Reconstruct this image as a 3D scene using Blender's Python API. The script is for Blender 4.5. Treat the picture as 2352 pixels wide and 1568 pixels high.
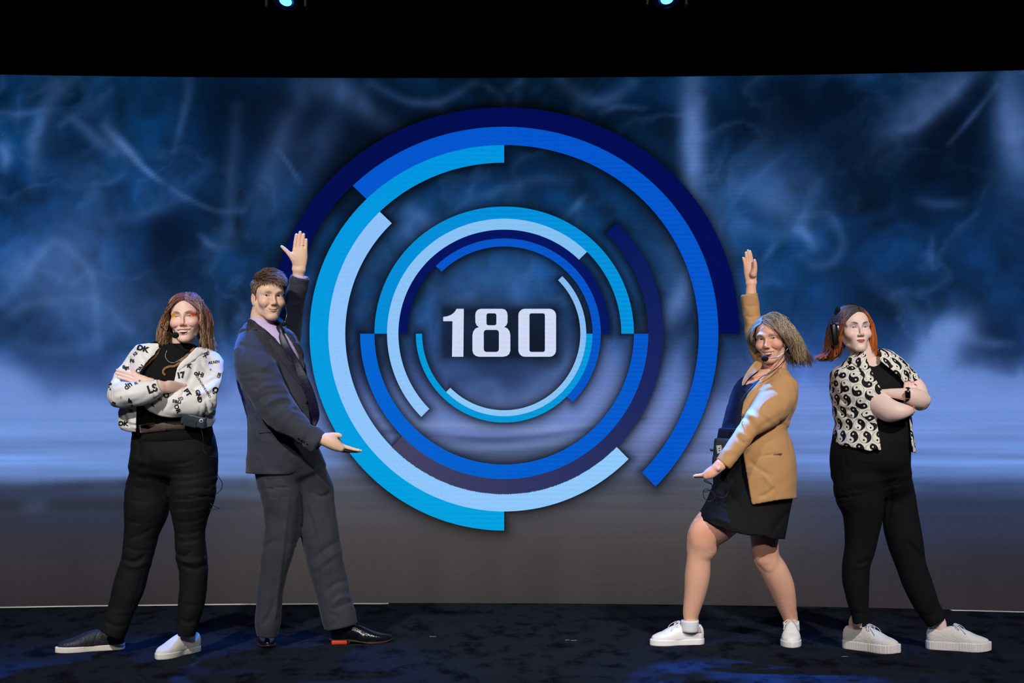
import bpy, bmesh, math, random
import numpy as np
from mathutils import Vector, Matrix
from mathutils.bvhtree import BVHTree
from mathutils.geometry import delaunay_2d_cdt
random.seed(7); rng = np.random.default_rng(7)
for o in list(bpy.data.objects): bpy.data.objects.remove(o)
scene = bpy.context.scene
COL = scene.collection
F = 4000.0; CX = 1176.0; CY = 760.0; CAMZ = 1.5      # focal length and principal point in photo pixels

# ---------------------------------------------------------------- camera, world, lights
cam_data = bpy.data.cameras.new('camera'); cam = bpy.data.objects.new('camera', cam_data); COL.objects.link(cam)
cam.location = (0, 0, CAMZ); cam.rotation_euler = (math.pi / 2, 0, 0)
cam_data.sensor_width = 36; cam_data.lens = 36 * F / 2352
cam_data.shift_y = -(784 - CY) / 2352; cam_data.clip_end = 60
scene.camera = cam
scene.view_settings.view_transform = 'Standard'; scene.view_settings.look = 'None'
scene.view_settings.gamma = 1; scene.view_settings.use_curve_mapping = False
scene.view_settings.exposure = 0.0
world = bpy.data.worlds.new('dark_hall'); scene.world = world; world.use_nodes = True
world.node_tree.nodes['Background'].inputs[0].default_value = (0.35, 0.45, 0.7, 1)
world.node_tree.nodes['Background'].inputs[1].default_value = 0.045

def spot(name, loc, target, power, color, deg, blend=0.5, size=0.1):
    l = bpy.data.lights.new(name, 'SPOT'); l.energy = power; l.color = color
    l.spot_size = math.radians(deg); l.spot_blend = blend; l.shadow_soft_size = size
    o = bpy.data.objects.new(name, l); COL.objects.link(o); o.location = loc
    o.rotation_euler = (Vector(target) - Vector(loc)).to_track_quat('-Z', 'Y').to_euler()
    return o
# front wash from the lighting bar over the audience
spot('front_wash', (-3.3, 1.6, 5.9), (-1.2, 8.2, 1.0), 2150, (1.0, 0.965, 0.93), 34, 0.8, 0.14)
spot('front_wash', (3.4, 1.6, 5.9), (1.4, 8.2, 1.0), 1900, (1.0, 0.97, 0.94), 34, 0.8, 0.14)
spot('centre_wash', (0.0, -0.5, 4.2), (0.0, 8.2, 0.9), 650, (1.0, 0.96, 0.93), 44, 0.7, 0.20)
# the blue moving heads above the LED wall
def W(px, py, Y): return Vector(((px - CX) / F * Y, Y, CAMZ - (py - CY) / F * Y))
def S(Y): return Y / F           # metres per photo pixel at depth Y
BLUE = (0.02, 0.20, 1.0)
def gobo(l, scale, lo, hi):
    """break the beam up like a patterned moving head"""
    d = l.data; d.use_nodes = True; N = d.node_tree.nodes; L = d.node_tree.links; e = N['Emission']
    tc = N.new('ShaderNodeTexCoord'); n = N.new('ShaderNodeTexNoise'); n.inputs['Scale'].default_value = scale; n.inputs['Detail'].default_value = 2; L.new(tc.outputs['Normal'], n.inputs['Vector'])
    r = N.new('ShaderNodeMapRange'); r.inputs['From Min'].default_value = lo; r.inputs['From Max'].default_value = hi; L.new(n.outputs['Fac'], r.inputs['Value'])
    L.new(r.outputs[0], e.inputs['Strength'])
FL = W(656, 3, 8.95) + Vector((0, -0.05, -0.04)); FR = W(1532, -1, 8.95) + Vector((0, -0.05, -0.04))
spot('blue_back_light', FL, (-1.35, 8.0, 1.2), 420, BLUE, 50, 0.7, 0.03)
spot('blue_back_light', FR, (1.15, 8.0, 1.2), 150, (0.06, 0.30, 1.0), 46, 0.7, 0.03)
spot('blue_top_light', (-0.95, 8.75, 4.6), (-1.16, 8.22, 1.80), 700, BLUE, 8.5, 0.8, 0.05)
spot('blue_top_light', (0.75, 8.75, 4.6), (1.2, 8.15, 1.5), 50, (0.06, 0.30, 1.0), 24, 0.7, 0.05)
gobo(spot('blue_beam', FL, (-1.38, 7.70, 0), 1500, BLUE, 13, 0.6, 0.02), 14, 0.45, 0.62)
gobo(spot('blue_beam', FL, (-2.05, 7.60, 0), 1200, BLUE, 13, 0.6, 0.02), 12, 0.42, 0.65)
gobo(spot('blue_beam', FR, (0.95, 7.50, 0), 2600, BLUE, 17, 0.6, 0.02), 11, 0.42, 0.58)
gobo(spot('blue_beam', FR, (1.35, 7.50, 0), 1500, BLUE, 10, 0.6, 0.02), 11, 0.35, 0.58)

# ---------------------------------------------------------------- materials
def srgb(c):
    c = np.asarray(c, float) / 255.0
    return tuple(np.where(c <= 0.04045, c / 12.92, ((c + 0.055) / 1.055) ** 2.4))
def mat(name, col, rough=0.7, metal=0, bump=None, var=None, spec=0.4, sss=0, attr=None, sheen=0, aniso=None, coat=0):
    """col 0-255 sRGB; bump (scale, strength[, stretch vector]); var (scale, amount)"""
    m = bpy.data.materials.new(name); m.use_nodes = True; nt = m.node_tree; N = nt.nodes; L = nt.links
    b = N['Principled BSDF']; b.inputs['Roughness'].default_value = rough; b.inputs['Metallic'].default_value = metal
    b.inputs['Specular IOR Level'].default_value = spec
    b.inputs['Sheen Weight'].default_value = sheen; b.inputs['Coat Weight'].default_value = coat
    c = srgb(col) + (1,)
    b.inputs['Base Color'].default_value = c
    if sss:
        b.inputs['Subsurface Weight'].default_value = sss; b.inputs['Subsurface Radius'].default_value = (1.0, 0.35, 0.2)
        b.inputs['Subsurface Scale'].default_value = 0.006
    src = None
    if attr:
        a = N.new('ShaderNodeAttribute'); a.attribute_name = attr; src = a.outputs['Color']
    tc = N.new('ShaderNodeTexCoord')
    if var:
        n = N.new('ShaderNodeTexNoise'); n.inputs['Scale'].default_value = var[0]; n.inputs['Detail'].default_value = 4
        L.new(tc.outputs['Object'], n.inputs['Vector'])
        r = N.new('ShaderNodeMapRange'); r.inputs['From Min'].default_value = 0.3; r.inputs['From Max'].default_value = 0.7
        r.inputs['To Min'].default_value = 1 - var[1]; r.inputs['To Max'].default_value = 1 + var[1]
        L.new(n.outputs['Fac'], r.inputs['Value'])
        x = N.new('ShaderNodeVectorMath'); x.operation = 'SCALE'
        if src: L.new(src, x.inputs[0])
        else: x.inputs[0].default_value = c[:3]
        L.new(r.outputs['Result'], x.inputs['Scale']); src = x.outputs['Vector']
    if src: L.new(src, b.inputs['Base Color'])
    if bump:
        mp = N.new('ShaderNodeMapping'); L.new(tc.outputs['Object'], mp.inputs['Vector'])
        if len(bump) > 2: mp.inputs['Scale'].default_value = bump[2]
        n = N.new('ShaderNodeTexNoise'); n.inputs['Scale'].default_value = bump[0]; n.inputs['Detail'].default_value = 3
        L.new(mp.outputs['Vector'], n.inputs['Vector'])
        bp = N.new('ShaderNodeBump'); bp.inputs['Strength'].default_value = bump[1]; bp.inputs['Distance'].default_value = 0.004
        L.new(n.outputs['Fac'], bp.inputs['Height']); L.new(bp.outputs['Normal'], b.inputs['Normal'])
    return m
def emit(name, col, strength=1.0, attr=None):
    m = bpy.data.materials.new(name); m.use_nodes = True; nt = m.node_tree; N = nt.nodes; L = nt.links
    b = N['Principled BSDF']; b.inputs['Base Color'].default_value = (0.01, 0.01, 0.01, 1); b.inputs['Roughness'].default_value = 0.6
    b.inputs['Specular IOR Level'].default_value = 0.1
    b.inputs['Emission Color'].default_value = srgb(col) + (1,); b.inputs['Emission Strength'].default_value = strength
    return m

# ---------------------------------------------------------------- object helpers
def link(name, me, m=None, parent=None, smooth=True):
    o = bpy.data.objects.new(name, me); COL.objects.link(o)
    if m is not None:
        for x in (m if isinstance(m, (list, tuple)) else [m]): me.materials.append(x)
    if smooth and len(me.polygons): me.polygons.foreach_set('use_smooth', np.ones(len(me.polygons), bool))
    if parent: o.parent = parent; o.matrix_parent_inverse = Matrix.Translation(-parent.location)
    return o
def tag(o, label=None, cat=None, group=None, kind=None):
    if label: o['label'] = label
    if cat: o['category'] = cat
    if group: o['group'] = group
    if kind: o['kind'] = kind
    return o
def thing(name, label, cat, loc=(0, 0, 0), group=None):
    o = bpy.data.objects.new(name, None); COL.objects.link(o); o.location = loc; o.empty_display_size = 0.05
    return tag(o, label, cat, group)
def np_mesh(name, V, Q, col=None):
    """V (n,3), Q (m,3 or 4) arrays -> mesh, col per-vertex colour attribute 'tint'"""
    V = np.ascontiguousarray(V, np.float32); Q = np.ascontiguousarray(Q, np.int32)
    me = bpy.data.meshes.new(name); k = Q.shape[1]
    me.vertices.add(len(V)); me.vertices.foreach_set('co', V.ravel())
    me.loops.add(Q.size); me.loops.foreach_set('vertex_index', Q.ravel())
    me.polygons.add(len(Q)); me.polygons.foreach_set('loop_start', np.arange(0, Q.size, k, dtype=np.int32))
    me.polygons.foreach_set('loop_total', np.full(len(Q), k, np.int32))
    me.update(calc_edges=True)
    if col is not None:
        a = me.color_attributes.new('tint', 'FLOAT_COLOR', 'POINT')
        c = np.ones((len(V), 4), np.float32); c[:, :3] = col; a.data.foreach_set('color', c.ravel())
    return me
def bm_mesh(name, bm):
    me = bpy.data.meshes.new(name); bm.to_mesh(me); bm.free(); return me
def add_box(bm, c, s, rot=None, bevel=0):
    mt = Matrix.Translation(c) @ (rot.to_4x4() if rot is not None else Matrix()) @ Matrix.Diagonal((*s, 1))
    r = bmesh.ops.create_cube(bm, size=1, matrix=mt)
    if bevel:
        es = list({e for v in r['verts'] for e in v.link_edges})
        bmesh.ops.bevel(bm, geom=es, offset=bevel, segments=2, affect='EDGES', profile=0.5)
def frames(P, vh):
    P = np.asarray(P, float); T = np.gradient(P, axis=0); T /= np.linalg.norm(T, axis=1)[:, None] + 1e-12
    vh = np.asarray(vh, float)
    V = vh[None] - (T @ vh)[:, None] * T; n = np.linalg.norm(V, axis=1)
    bad = n < 1e-3; V[bad] = np.array([1, 0, 0.0]) ; V /= np.linalg.norm(V, axis=1)[:, None]
    return T, np.cross(T, V), V
def cr(P, n):
    """Catmull-Rom resample of rows"""
    P = np.asarray(P, float)
    if len(P) < 3: return np.array([P[0] + (P[-1] - P[0]) * t for t in np.linspace(0, 1, n * (len(P) - 1) + 1)])
    Q = np.vstack([2 * P[0] - P[1], P, 2 * P[-1] - P[-2]]); out = []
    for i in range(1, len(Q) - 2):
        for t in np.linspace(0, 1, n, endpoint=False):
            a, b, c, d = Q[i - 1], Q[i], Q[i + 1], Q[i + 2]
            out.append(0.5 * (2 * b + (c - a) * t + (2 * a - 5 * b + 4 * c - d) * t * t + (3 * b - a - 3 * c + d) * t ** 3))
    out.append(Q[-2]); return np.array(out)
def tube_np(P, R, sides=8, flat=1.0, vh=(0, 1, 0.01), cap=True):
    P = np.asarray(P, float); R = np.broadcast_to(np.asarray(R, float), (len(P),))
    T, U, V = frames(P, vh); a = np.linspace(0, 2 * np.pi, sides, endpoint=False)
    vs = (P[:, None] + R[:, None, None] * (np.cos(a)[None, :, None] * U[:, None] + flat * np.sin(a)[None, :, None] * V[:, None])).reshape(-1, 3)
    n = len(P); i = np.arange(n - 1)[:, None]; j = np.arange(sides)[None]; jn = (j + 1) % sides
    q = np.stack([i * sides + j, i * sides + jn, (i + 1) * sides + jn, (i + 1) * sides + j], -1).reshape(-1, 4)
    if cap:
        base = len(vs); vs = np.vstack([vs, P[0], P[-1]])
        jj = np.arange(sides); k = (jj + 1) % sides
        q = np.vstack([q, np.stack([k, jj, np.full(sides, base), np.full(sides, base)], -1),
                       np.stack([(n - 1) * sides + jj, (n - 1) * sides + k, np.full(sides, base + 1), np.full(sides, base + 1)], -1)])
    return vs, q
def quads_mesh(name, V, Q, col=None):
    """quads that may repeat the last index become triangles"""
    t = Q[:, 2] == Q[:, 3]
    if not t.any(): return np_mesh(name, V, Q, col)
    A = Q[~t]; tri = np.vstack([A[:, [0, 1, 2]], A[:, [0, 2, 3]], Q[t][:, :3]])
    return np_mesh(name, V, tri, col)
def merge(parts):
    V = []; Q = []; n = 0
    for v, q in parts: V.append(v); Q.append(q + n); n += len(v)
    return np.vstack(V), np.vstack(Q)
def tube(name, P, R, m, parent=None, sides=8, smooth_n=6, flat=1.0, vh=(0, 1, 0.01)):
    P = np.array([tuple(p) for p in P], float)
    A = np.column_stack([P, np.broadcast_to(np.asarray(R, float), (len(P),))])
    A = cr(A, smooth_n)
    v, q = tube_np(A[:, :3], np.maximum(A[:, 3], 1e-4), sides, flat, vh)
    return link(name, quads_mesh(name, v, q), m, parent)
def ball(name, c, r, m, parent=None, rot=None, seg=24):
    bm = bmesh.new(); r = r if hasattr(r, '__len__') else (r, r, r)
    bmesh.ops.create_uvsphere(bm, u_segments=seg, v_segments=seg // 2, radius=1,
        matrix=Matrix.Translation(c) @ (rot.to_4x4() if rot is not None else Matrix()) @ Matrix.Diagonal((*r, 1)))
    return link(name, bm_mesh(name, bm), m, parent)
def sdpoly(x, y, P):
    P = np.asarray(P, float); d = np.full(np.shape(x), 1e9, np.float32); s = np.ones(np.shape(x), np.float32)
    for i in range(len(P)):
        a = P[i]; b = P[i - 1]; ex, ey = b - a; wx = x - a[0]; wy = y - a[1]
        t = np.clip((wx * ex + wy * ey) / (ex * ex + ey * ey + 1e-12), 0, 1)
        d = np.minimum(d, (wx - ex * t) ** 2 + (wy - ey * t) ** 2)
        c1 = y >= a[1]; c2 = y < b[1]; c3 = ex * wy > ey * wx
        s = np.where((c1 & c2 & c3) | (~c1 & ~c2 & ~c3), -s, s)
    return s * np.sqrt(d)
# ---------------------------------------------------------------- setting
def wallY(x): return 9.6 - 0.030 * x - 0.0265 * x * x
def onwall(px, py, off=0.0):
    t = (px - CX) / F
    x = t * 9.6
    for _ in range(6): x = t * (wallY(x) - off)
    Y = wallY(x) - off
    return (x, Y, CAMZ - (py - CY) / F * Y)
TOPZ = 2.895
# --- LED wall picture: drifting smoke, stored as colours on a fine grid
def pic(px, py):
    px = px.astype(np.float32); py = py.astype(np.float32)
    ys = np.array([160, 260, 400, 560, 700, 800, 870, 930, 1000, 1060, 1100, 1150, 1220, 1300, 1400], float)
    mid = np.array([(5, 34, 62), (4, 26, 54), (7, 40, 76), (12, 52, 96), (22, 62, 112), (32, 62, 112), (55, 80, 138), (95, 115, 178), (100, 122, 178), (82, 100, 140), (80, 86, 104), (78, 78, 88), (76, 73, 76), (74, 69, 69), (64, 60, 61)], float)
    side = np.array([(8, 42, 78), (8, 44, 82), (12, 52, 98), (16, 55, 104), (18, 54, 100), (26, 64, 116), (80, 112, 184), (104, 138, 208), (112, 148, 218), (96, 136, 200), (68, 90, 128), (44, 50, 66), (52, 52, 66), (56, 52, 58), (48, 44, 48)], float)
    right = np.array([(6, 36, 68), (5, 32, 64), (9, 44, 84), (10, 44, 86), (12, 46, 88), (30, 68, 128), (88, 118, 196), (110, 138, 212), (112, 140, 212), (104, 136, 204), (70, 100, 150), (46, 56, 84), (50, 56, 82), (52, 50, 60), (52, 47, 52)], float)
    # the bright haze sits higher on the far left and right
    wl = np.clip((750 - px) / 450, 0, 1)[..., None]; wr = np.clip((px - 1650) / 400, 0, 1)[..., None]
    c = np.stack([np.interp(py, ys, mid[:, k]) for k in range(3)], -1) * (1 - wl) * (1 - wr)
    c += np.stack([np.interp(py, ys, side[:, k]) for k in range(3)], -1) * wl
    c += np.stack([np.interp(py, ys, right[:, k]) for k in range(3)], -1) * wr
    c = c.astype(np.float32)
    hi = np.array([104, 140, 205], np.float32)
    def blend(wt, col): 
        nonlocal c
        c = c + (np.asarray(col, np.float32) - c) * wt[..., None]
    def gauss(x, y, sx, sy, rot=0):
        a = math.radians(rot); dx = px - x; dy = py - y
        u = dx * math.cos(a) + dy * math.sin(a); v = -dx * math.sin(a) + dy * math.cos(a)
        return np.exp(-0.5 * ((u / sx) ** 2 + (v / sy) ** 2))
    def stroke(pts, w, amt, col=hi, sharp=0):
        A = cr(np.array(pts, float), 5); wd = w if hasattr(w, '__len__') else (w, w)
        best = np.zeros_like(px); L = len(A) - 1
        for i in range(L):
            a, b = A[i], A[i + 1]; d = b - a; l2 = max(float(d @ d), 1e-6)
            t = np.clip(((px - a[0]) * d[0] + (py - a[1]) * d[1]) / l2, 0, 1)
            q = (px - a[0] - t * d[0]) ** 2 + (py - a[1] - t * d[1]) ** 2
            ww = (wd[0] + (wd[1] - wd[0]) * (i + 0.5) / L) * 1.25
            e = math.sin(math.pi * min(max((i + 0.7) / (L + 0.4), 0.12), 0.88)) ** 0.5
            best = np.maximum(best, e * np.exp(-0.5 * q / ww ** 2))
        brk = 0.55 + 0.75 * nz2
        blend(np.clip(best * amt * 0.9 * brk, 0, 1), col)
    nz = fbm2(px / 170 + 3, py / 150 + 9, 5); nz2 = fbm2(px / 60 + nz * 3, py / 75 + nz * 2.5, 4)
    fil = 1 - np.abs(2 * fbm2(px / 210 + nz * 2.2 + 7, py / 190 - nz * 2.0, 4) - 1)
    fil = np.clip((fil - 0.80) / 0.2, 0, 1) ** 1.5
    up = np.clip((960 - py) / 200, 0, 1)
    c *= (1 + up * ((nz - 0.5) * 1.15 + (nz2 - 0.5) * 0.8))[..., None]
    blend(up * fil * 0.20, (90, 130, 190))
    # dark holes
    for g in [(640, 300, 90, 80, 0, .8), (860, 290, 70, 60, 30, .8), (790, 380, 60, 80, 0, .75), (400, 530, 55, 50, 0, .6), (370, 560, 40, 60, 0, .5), (1000, 330, 90, 40, 0, .5),
              (1830, 250, 60, 60, 0, .75), (1950, 330, 90, 60, 20, .6), (2170, 300, 60, 110, 0, .65), (2240, 260, 40, 120, 0, .7), (2060, 410, 160, 60, 0, .5), (1900, 230, 90, 40, 0, .6),
              (500, 220, 60, 120, 0, .55), (150, 340, 60, 60, 0, .5), (560, 230, 60, 40, 0, .5), (120, 780, 70, 45, 0, .45), (380, 650, 60, 90, 0, .4), (150, 860, 50, 30, 0, .3),
              (1250, 400, 120, 40, 0, .4), (1400, 270, 60, 40, 0, .5), (1560, 560, 60, 70, 0, .4), (2320, 800, 60, 60, 0, .55), (2230, 770, 60, 60, 0, .6), (1930, 690, 80, 70, 0, .35),
              (1150, 870, 70, 50, 0, .35), (1200, 770, 60, 90, 0, .25)]:
        blend(gauss(*g[:5]) * g[5], (2, 14, 34))
    # drifting banks with a fairly crisp upper edge
    def bank(P, soft, wgt, col):
        m = (py > min(q[1] for q in P) - 4 * soft); d = sdpoly(px + (nz2 - .5) * 26, py + (nz - .5) * 18, P); blend(wgt / (1 + np.exp(np.clip(d / soft, -30, 30))) * m, col)
    bank([(20, 790), (110, 780), (240, 830), (262, 890), (250, 918), (200, 912), (150, 917), (122, 930), (90, 907), (60, 872), (30, 840)], 13, .7, (11, 40, 80))
    bank([(-20, 830), (27, 852), (58, 878), (89, 910), (120, 932), (140, 925), (170, 916), (201, 914), (245, 919), (290, 935), (340, 930), (520, 925), (560, 890), (620, 900), (720, 960), (770, 1060), (700, 1096), (300, 1104), (-20, 1106)], 8, .72, (110, 142, 210))
    bank([(2060, 905), (2088, 847), (2114, 798), (2141, 758), (2163, 742), (2190, 740), (2212, 760), (2190, 800), (2185, 850), (2230, 852), (2262, 856), (2290, 868), (2352, 885), (2400, 885), (2400, 1092), (1640, 1092), (1640, 960), (1700, 900), (1780, 880), (1880, 900), (2000, 908)], 8, .66, (108, 142, 216))
    bank([(740, 940), (850, 930), (960, 960), (1080, 935), (1180, 950), (1270, 900), (1340, 830), (1400, 800), (1440, 850), (1530, 900), (1560, 880), (1640, 930), (1650, 1070), (1480, 1075), (1400, 1000), (1200, 985), (1000, 990), (880, 990), (780, 1060)], 14, .5, (128, 144, 206))
    # haze masses
    for g in [(80, 620, 90, 60, -20, .35), (180, 640, 60, 150, 10, .25), (40, 900, 120, 60, 20, .35), (230, 930, 130, 50, 0, .35), (110, 980, 170, 60, 0, .45), (2290, 940, 160, 60, 0, .35), (2190, 770, 50, 30, -45, .55),
              (2150, 820, 50, 70, 30, .55), (2180, 900, 100, 50, 0, .4), (2340, 300, 40, 110, 0, .45), (2120, 240, 80, 30, -45, .45), (1590, 350, 22, 160, 0, .55), (1590, 560, 60, 60, 0, .3),
              (700, 950, 40, 70, 0, .5), (1780, 900, 60, 60, 0, .3), (1560, 900, 50, 70, -30, .65), (1530, 730, 60, 20, -50, .5), (1110, 690, 100, 90, 0, .25), (950, 530, 50, 40, 40, .35), (1130, 950, 190, 30, 0, .45),
              (900, 930, 40, 60, 40, .5), (1330, 870, 90, 80, -40, .35), (300, 720, 110, 60, 10, .28), (1790, 440, 60, 50, 30, .35), (640, 380, 35, 90, 10, .2), (740, 330, 25, 70, 25, .2), (1640, 530, 40, 60, 0, .25)]:
        blend(np.clip(gauss(*g[:5]) * g[5] * (0.7 + 0.6 * nz2), 0, 1), (112, 145, 215))
    stroke([(75, 330), (85, 290), (110, 240), (140, 200), (165, 175)], (9, 14), .4)
    stroke([(78, 420), (75, 340), (95, 290)], 10, .3)
    stroke([(0, 258), (50, 262), (100, 250)], 5, .35)
    stroke([(0, 330), (12, 360), (8, 385)], 9, .6)
    stroke([(140, 285), (165, 272), (190, 290), (220, 320), (260, 350)], (5, 10), .4)
    stroke([(245, 290), (262, 312), (290, 340), (330, 385), (365, 415)], (9, 3), .65)
    stroke([(330, 385), (390, 430), (440, 460), (500, 485), (560, 485)], (3, 4), .3)
    stroke([(400, 350), (415, 290), (430, 220), (435, 180)], (4, 8), .3)
    stroke([(215, 422), (250, 420), (285, 400)], 4, .25)
    stroke([(240, 510), (330, 490), (420, 455)], 9, .22)
    stroke([(520, 560), (528, 480), (536, 360), (545, 250)], (9, 10), .28)
    stroke([(560, 480), (600, 430), (650, 300), (690, 240)], 12, .2)
    stroke([(640, 345), (665, 380), (690, 420)], 3, .35)
    stroke([(700, 200), (770, 200), (830, 240), (900, 300)], (22, 14), .4)
    stroke([(850, 190), (930, 230), (1010, 235), (1090, 190)], 6, .3)
    stroke([(1000, 240), (1060, 300), (1100, 320)], 8, .2)
    stroke([(1290, 185), (1340, 225), (1400, 230), (1450, 190)], 10, .35)
    stroke([(1380, 260), (1420, 245), (1480, 250)], 4, .3)
    stroke([(0, 700), (50, 640), (90, 590), (130, 555), (180, 590), (215, 650), (222, 740), (226, 800)], (8, 6), .35)
    stroke([(0, 740), (60, 700), (140, 690), (220, 690), (300, 760)], 8, .3)
    stroke([(0, 760), (80, 800), (180, 800), (250, 760)], 10, .22)
    stroke([(20, 820), (70, 880), (120, 940), (190, 975)], 14, .35)
    stroke([(120, 925), (180, 912), (240, 925)], 10, .4)
    stroke([(460, 540), (480, 560), (500, 568)], 5, .4)
    stroke([(560, 700), (555, 760), (560, 850), (570, 950)], 10, .25)
    stroke([(500, 700), (510, 800), (530, 900)], 8, .25)
    stroke([(1180, 290), (1190, 200), (1210, 150)], 6, .15)
    stroke([(1060, 460), (1140, 440), (1240, 410), (1310, 415)], 8, .22)
    stroke([(1075, 440), (1100, 390), (1110, 350)], 5, .2)
    stroke([(1290, 510), (1330, 465), (1345, 450)], 5, .35)
    stroke([(1330, 470), (1320, 560), (1330, 600)], 6, .2)
    stroke([(1585, 180), (1592, 300), (1596, 450)], (18, 8), .35)
    stroke([(1520, 730), (1560, 680), (1580, 620)], (14, 8), .55)
    stroke([(1500, 880), (1540, 840), (1570, 790)], 10, .3)
    stroke([(1600, 380), (1680, 420), (1760, 460), (1830, 510), (1880, 560)], 16, .25)
    stroke([(1700, 510), (1780, 540), (1840, 520), (1880, 420)], 10, .25)
    stroke([(1830, 525), (1845, 530), (1870, 570)], 7, .55)
    stroke([(1840, 500), (1900, 490), (1935, 550), (1915, 600), (1870, 610), (1840, 590)], 7, .35)
    stroke([(1750, 600), (1780, 560)], 4, .35)
    stroke([(2070, 298), (2110, 285), (2160, 240), (2210, 190), (2240, 165)], (6, 14), .45)
    stroke([(2180, 330), (2240, 260), (2290, 195)], 4, .35)
    stroke([(2310, 180), (2308, 250), (2325, 320), (2352, 380)], 14, .4)
    stroke([(2110, 460), (2160, 470), (2210, 465)], 7, .25)
    stroke([(2142, 545), (2138, 580), (2144, 615)], 4, .3)
    stroke([(2000, 640), (2080, 700), (2140, 760)], 14, .2)
    stroke([(2100, 860), (2140, 800), (2180, 755), (2210, 745)], (14, 14), .6)
    stroke([(2200, 760), (2260, 785), (2320, 790)], (12, 6), .4)
    stroke([(2110, 880), (2160, 868), (2230, 855), (2300, 870), (2352, 880)], 8, .35)
    stroke([(2300, 875), (2340, 872), (2345, 850)], 6, .6)
    stroke([(1000, 900), (1040, 800), (1080, 700)], 20, .15)
    stroke([(1070, 960), (1080, 900), (1130, 880), (1150, 920)], 9, .25)
    stroke([(1250, 960), (1230, 900), (1280, 850), (1330, 820)], 12, .3)
    stroke([(1170, 640), (1190, 700), (1180, 780)], 10, .18)
    stroke([(940, 480), (990, 520), (1010, 560)], 10, .3)
    # water-like streaks low on the picture
    lay = fbm2(px / 420 + 5, py / 14, 3); lw = np.exp(-0.5 * ((py - 1070) / 75) ** 2)
    c *= (1 + lw * (lay - 0.5) * 0.42)[..., None]
    stroke([(880, 990), (1000, 1000), (1150, 1010), (1320, 990), (1480, 960)], 4, .5, (40, 50, 80))
    stroke([(880, 978), (1050, 975), (1200, 985), (1400, 975)], 5, .6, (150, 170, 220))
    stroke([(900, 1020), (1100, 1030), (1300, 1015), (1450, 1000)], 4, .4, (140, 160, 205))
    stroke([(2090, 1110), (2180, 1118), (2352, 1112)], 5, .6, (48, 56, 84))
    stroke([(2100, 1135), (2200, 1140), (2352, 1130)], 6, .35, (45, 52, 76))
    stroke([(0, 1120), (150, 1118), (300, 1112), (560, 1108)], 8, .6, (36, 40, 54))
    stroke([(60, 1165), (100, 1160)], 10, .3, (90, 110, 150))
    stroke([(0, 1200), (200, 1195), (300, 1190)], 14, .3, (44, 60, 92))
    stroke([(480, 1130), (650, 1140), (760, 1150)], 7, .4, (90, 110, 150))
    stroke([(1650, 1100), (1800, 1090), (1930, 1100)], 14, .3, (80, 104, 160))
    low = np.clip((py - 1180) / 100, 0, 1)
    c *= (1 - low * 0.16 * fbm2(px / 90, py / 700 + 2, 3))[..., None]
    # drop shadow the rings throw on the picture
    r = np.hypot(px - 1158, np.where(py < 766, (766 - py) * 1.028, (py - 766) * 0.992)); ang = np.degrees(np.arctan2(766 - py, px - 1158))
    sh = np.zeros_like(px)
    for (r0, r1, a0, a1, *_r) in ARCS:
        am = ((ang - a0) % 360); ain = np.where(am <= a1 - a0, 0, np.minimum(am - (a1 - a0), 360 - am)) * np.pi / 180 * r
        dr = np.maximum(np.maximum(r0 - r, r - r1), 0); sh = np.maximum(sh, np.exp(-np.hypot(dr, ain) / 13) * 0.85)
    sh = np.maximum(sh, 0.75 * np.exp(-np.hypot(np.maximum(np.abs(px - 1148) - 128, 0), np.maximum(np.abs(py - 764) - 54, 0)) / 16))
    c *= (1 - sh * 0.8)[..., None]
    return np.clip(c, 0, 255)
def hash2(i, j, s):
    h = (i.astype(np.int64) * 374761393 + j.astype(np.int64) * 668265263 + s * 974634777) & 0x7fffffff
    h = ((h ^ (h >> 13)) * 1274126177) & 0x7fffffff
    return ((h ^ (h >> 16)) & 0xffff) / 65535.0
def vn2(x, y, s):
    i = np.floor(x); j = np.floor(y); u = x - i; v = y - j; u = u * u * (3 - 2 * u); v = v * v * (3 - 2 * v)
    return (hash2(i, j, s) * (1 - u) + hash2(i + 1, j, s) * u) * (1 - v) + (hash2(i, j + 1, s) * (1 - u) + hash2(i + 1, j + 1, s) * u) * v
def fbm2(x, y, o=4):
    r = 0; a = 1; t = 0
    for k in range(o): r = r + a * vn2(x * 2 ** k, y * 2 ** k, k); t += a; a *= 0.5
    return r / t
NAVY = (0, 10, 84); MID = (0, 86, 204); CYAN = (0, 148, 220); LIGHT = (140, 192, 248)
ARCS = [(493, 540, 0, 180, NAVY, (0, 12, 78), 'navy'), (447, 492, -45, 135, (0, 84, 200), (2, 86, 205), 'royal blue'), (404, 447, 90, 270, (0, 146, 222), (0, 160, 222), 'cyan'), (365, 404, 135, 315, LIGHT, (142, 200, 252), 'pale blue'),
        (331, 366, -135, 45, (68, 66, 98), (1, 20, 92), 'navy to slate'), (298, 331, -180, 0, (0, 100, 208), (0, 86, 200), 'royal blue'), (269, 298, 0, 180, (0, 145, 218), (0, 138, 214), 'cyan'), (243, 269, 45, 225, (128, 190, 240), (146, 196, 248), 'pale blue'),
        (222, 243, 0, 180, (0, 20, 98), (0, 16, 92), 'navy'), (203, 222, -45, 135, (0, 84, 196), (4, 84, 200), 'royal blue'), (188.5, 203, 180, 360, (0, 150, 216), (0, 150, 216), 'cyan'), (175, 188.5, -135, 45, (140, 200, 246), (132, 184, 240), 'pale blue')]
screen = thing('led_screen', 'large curved LED video wall showing smoke, blue rings and 180 behind the people', 'screen', (0, 9.5, 0))
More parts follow.
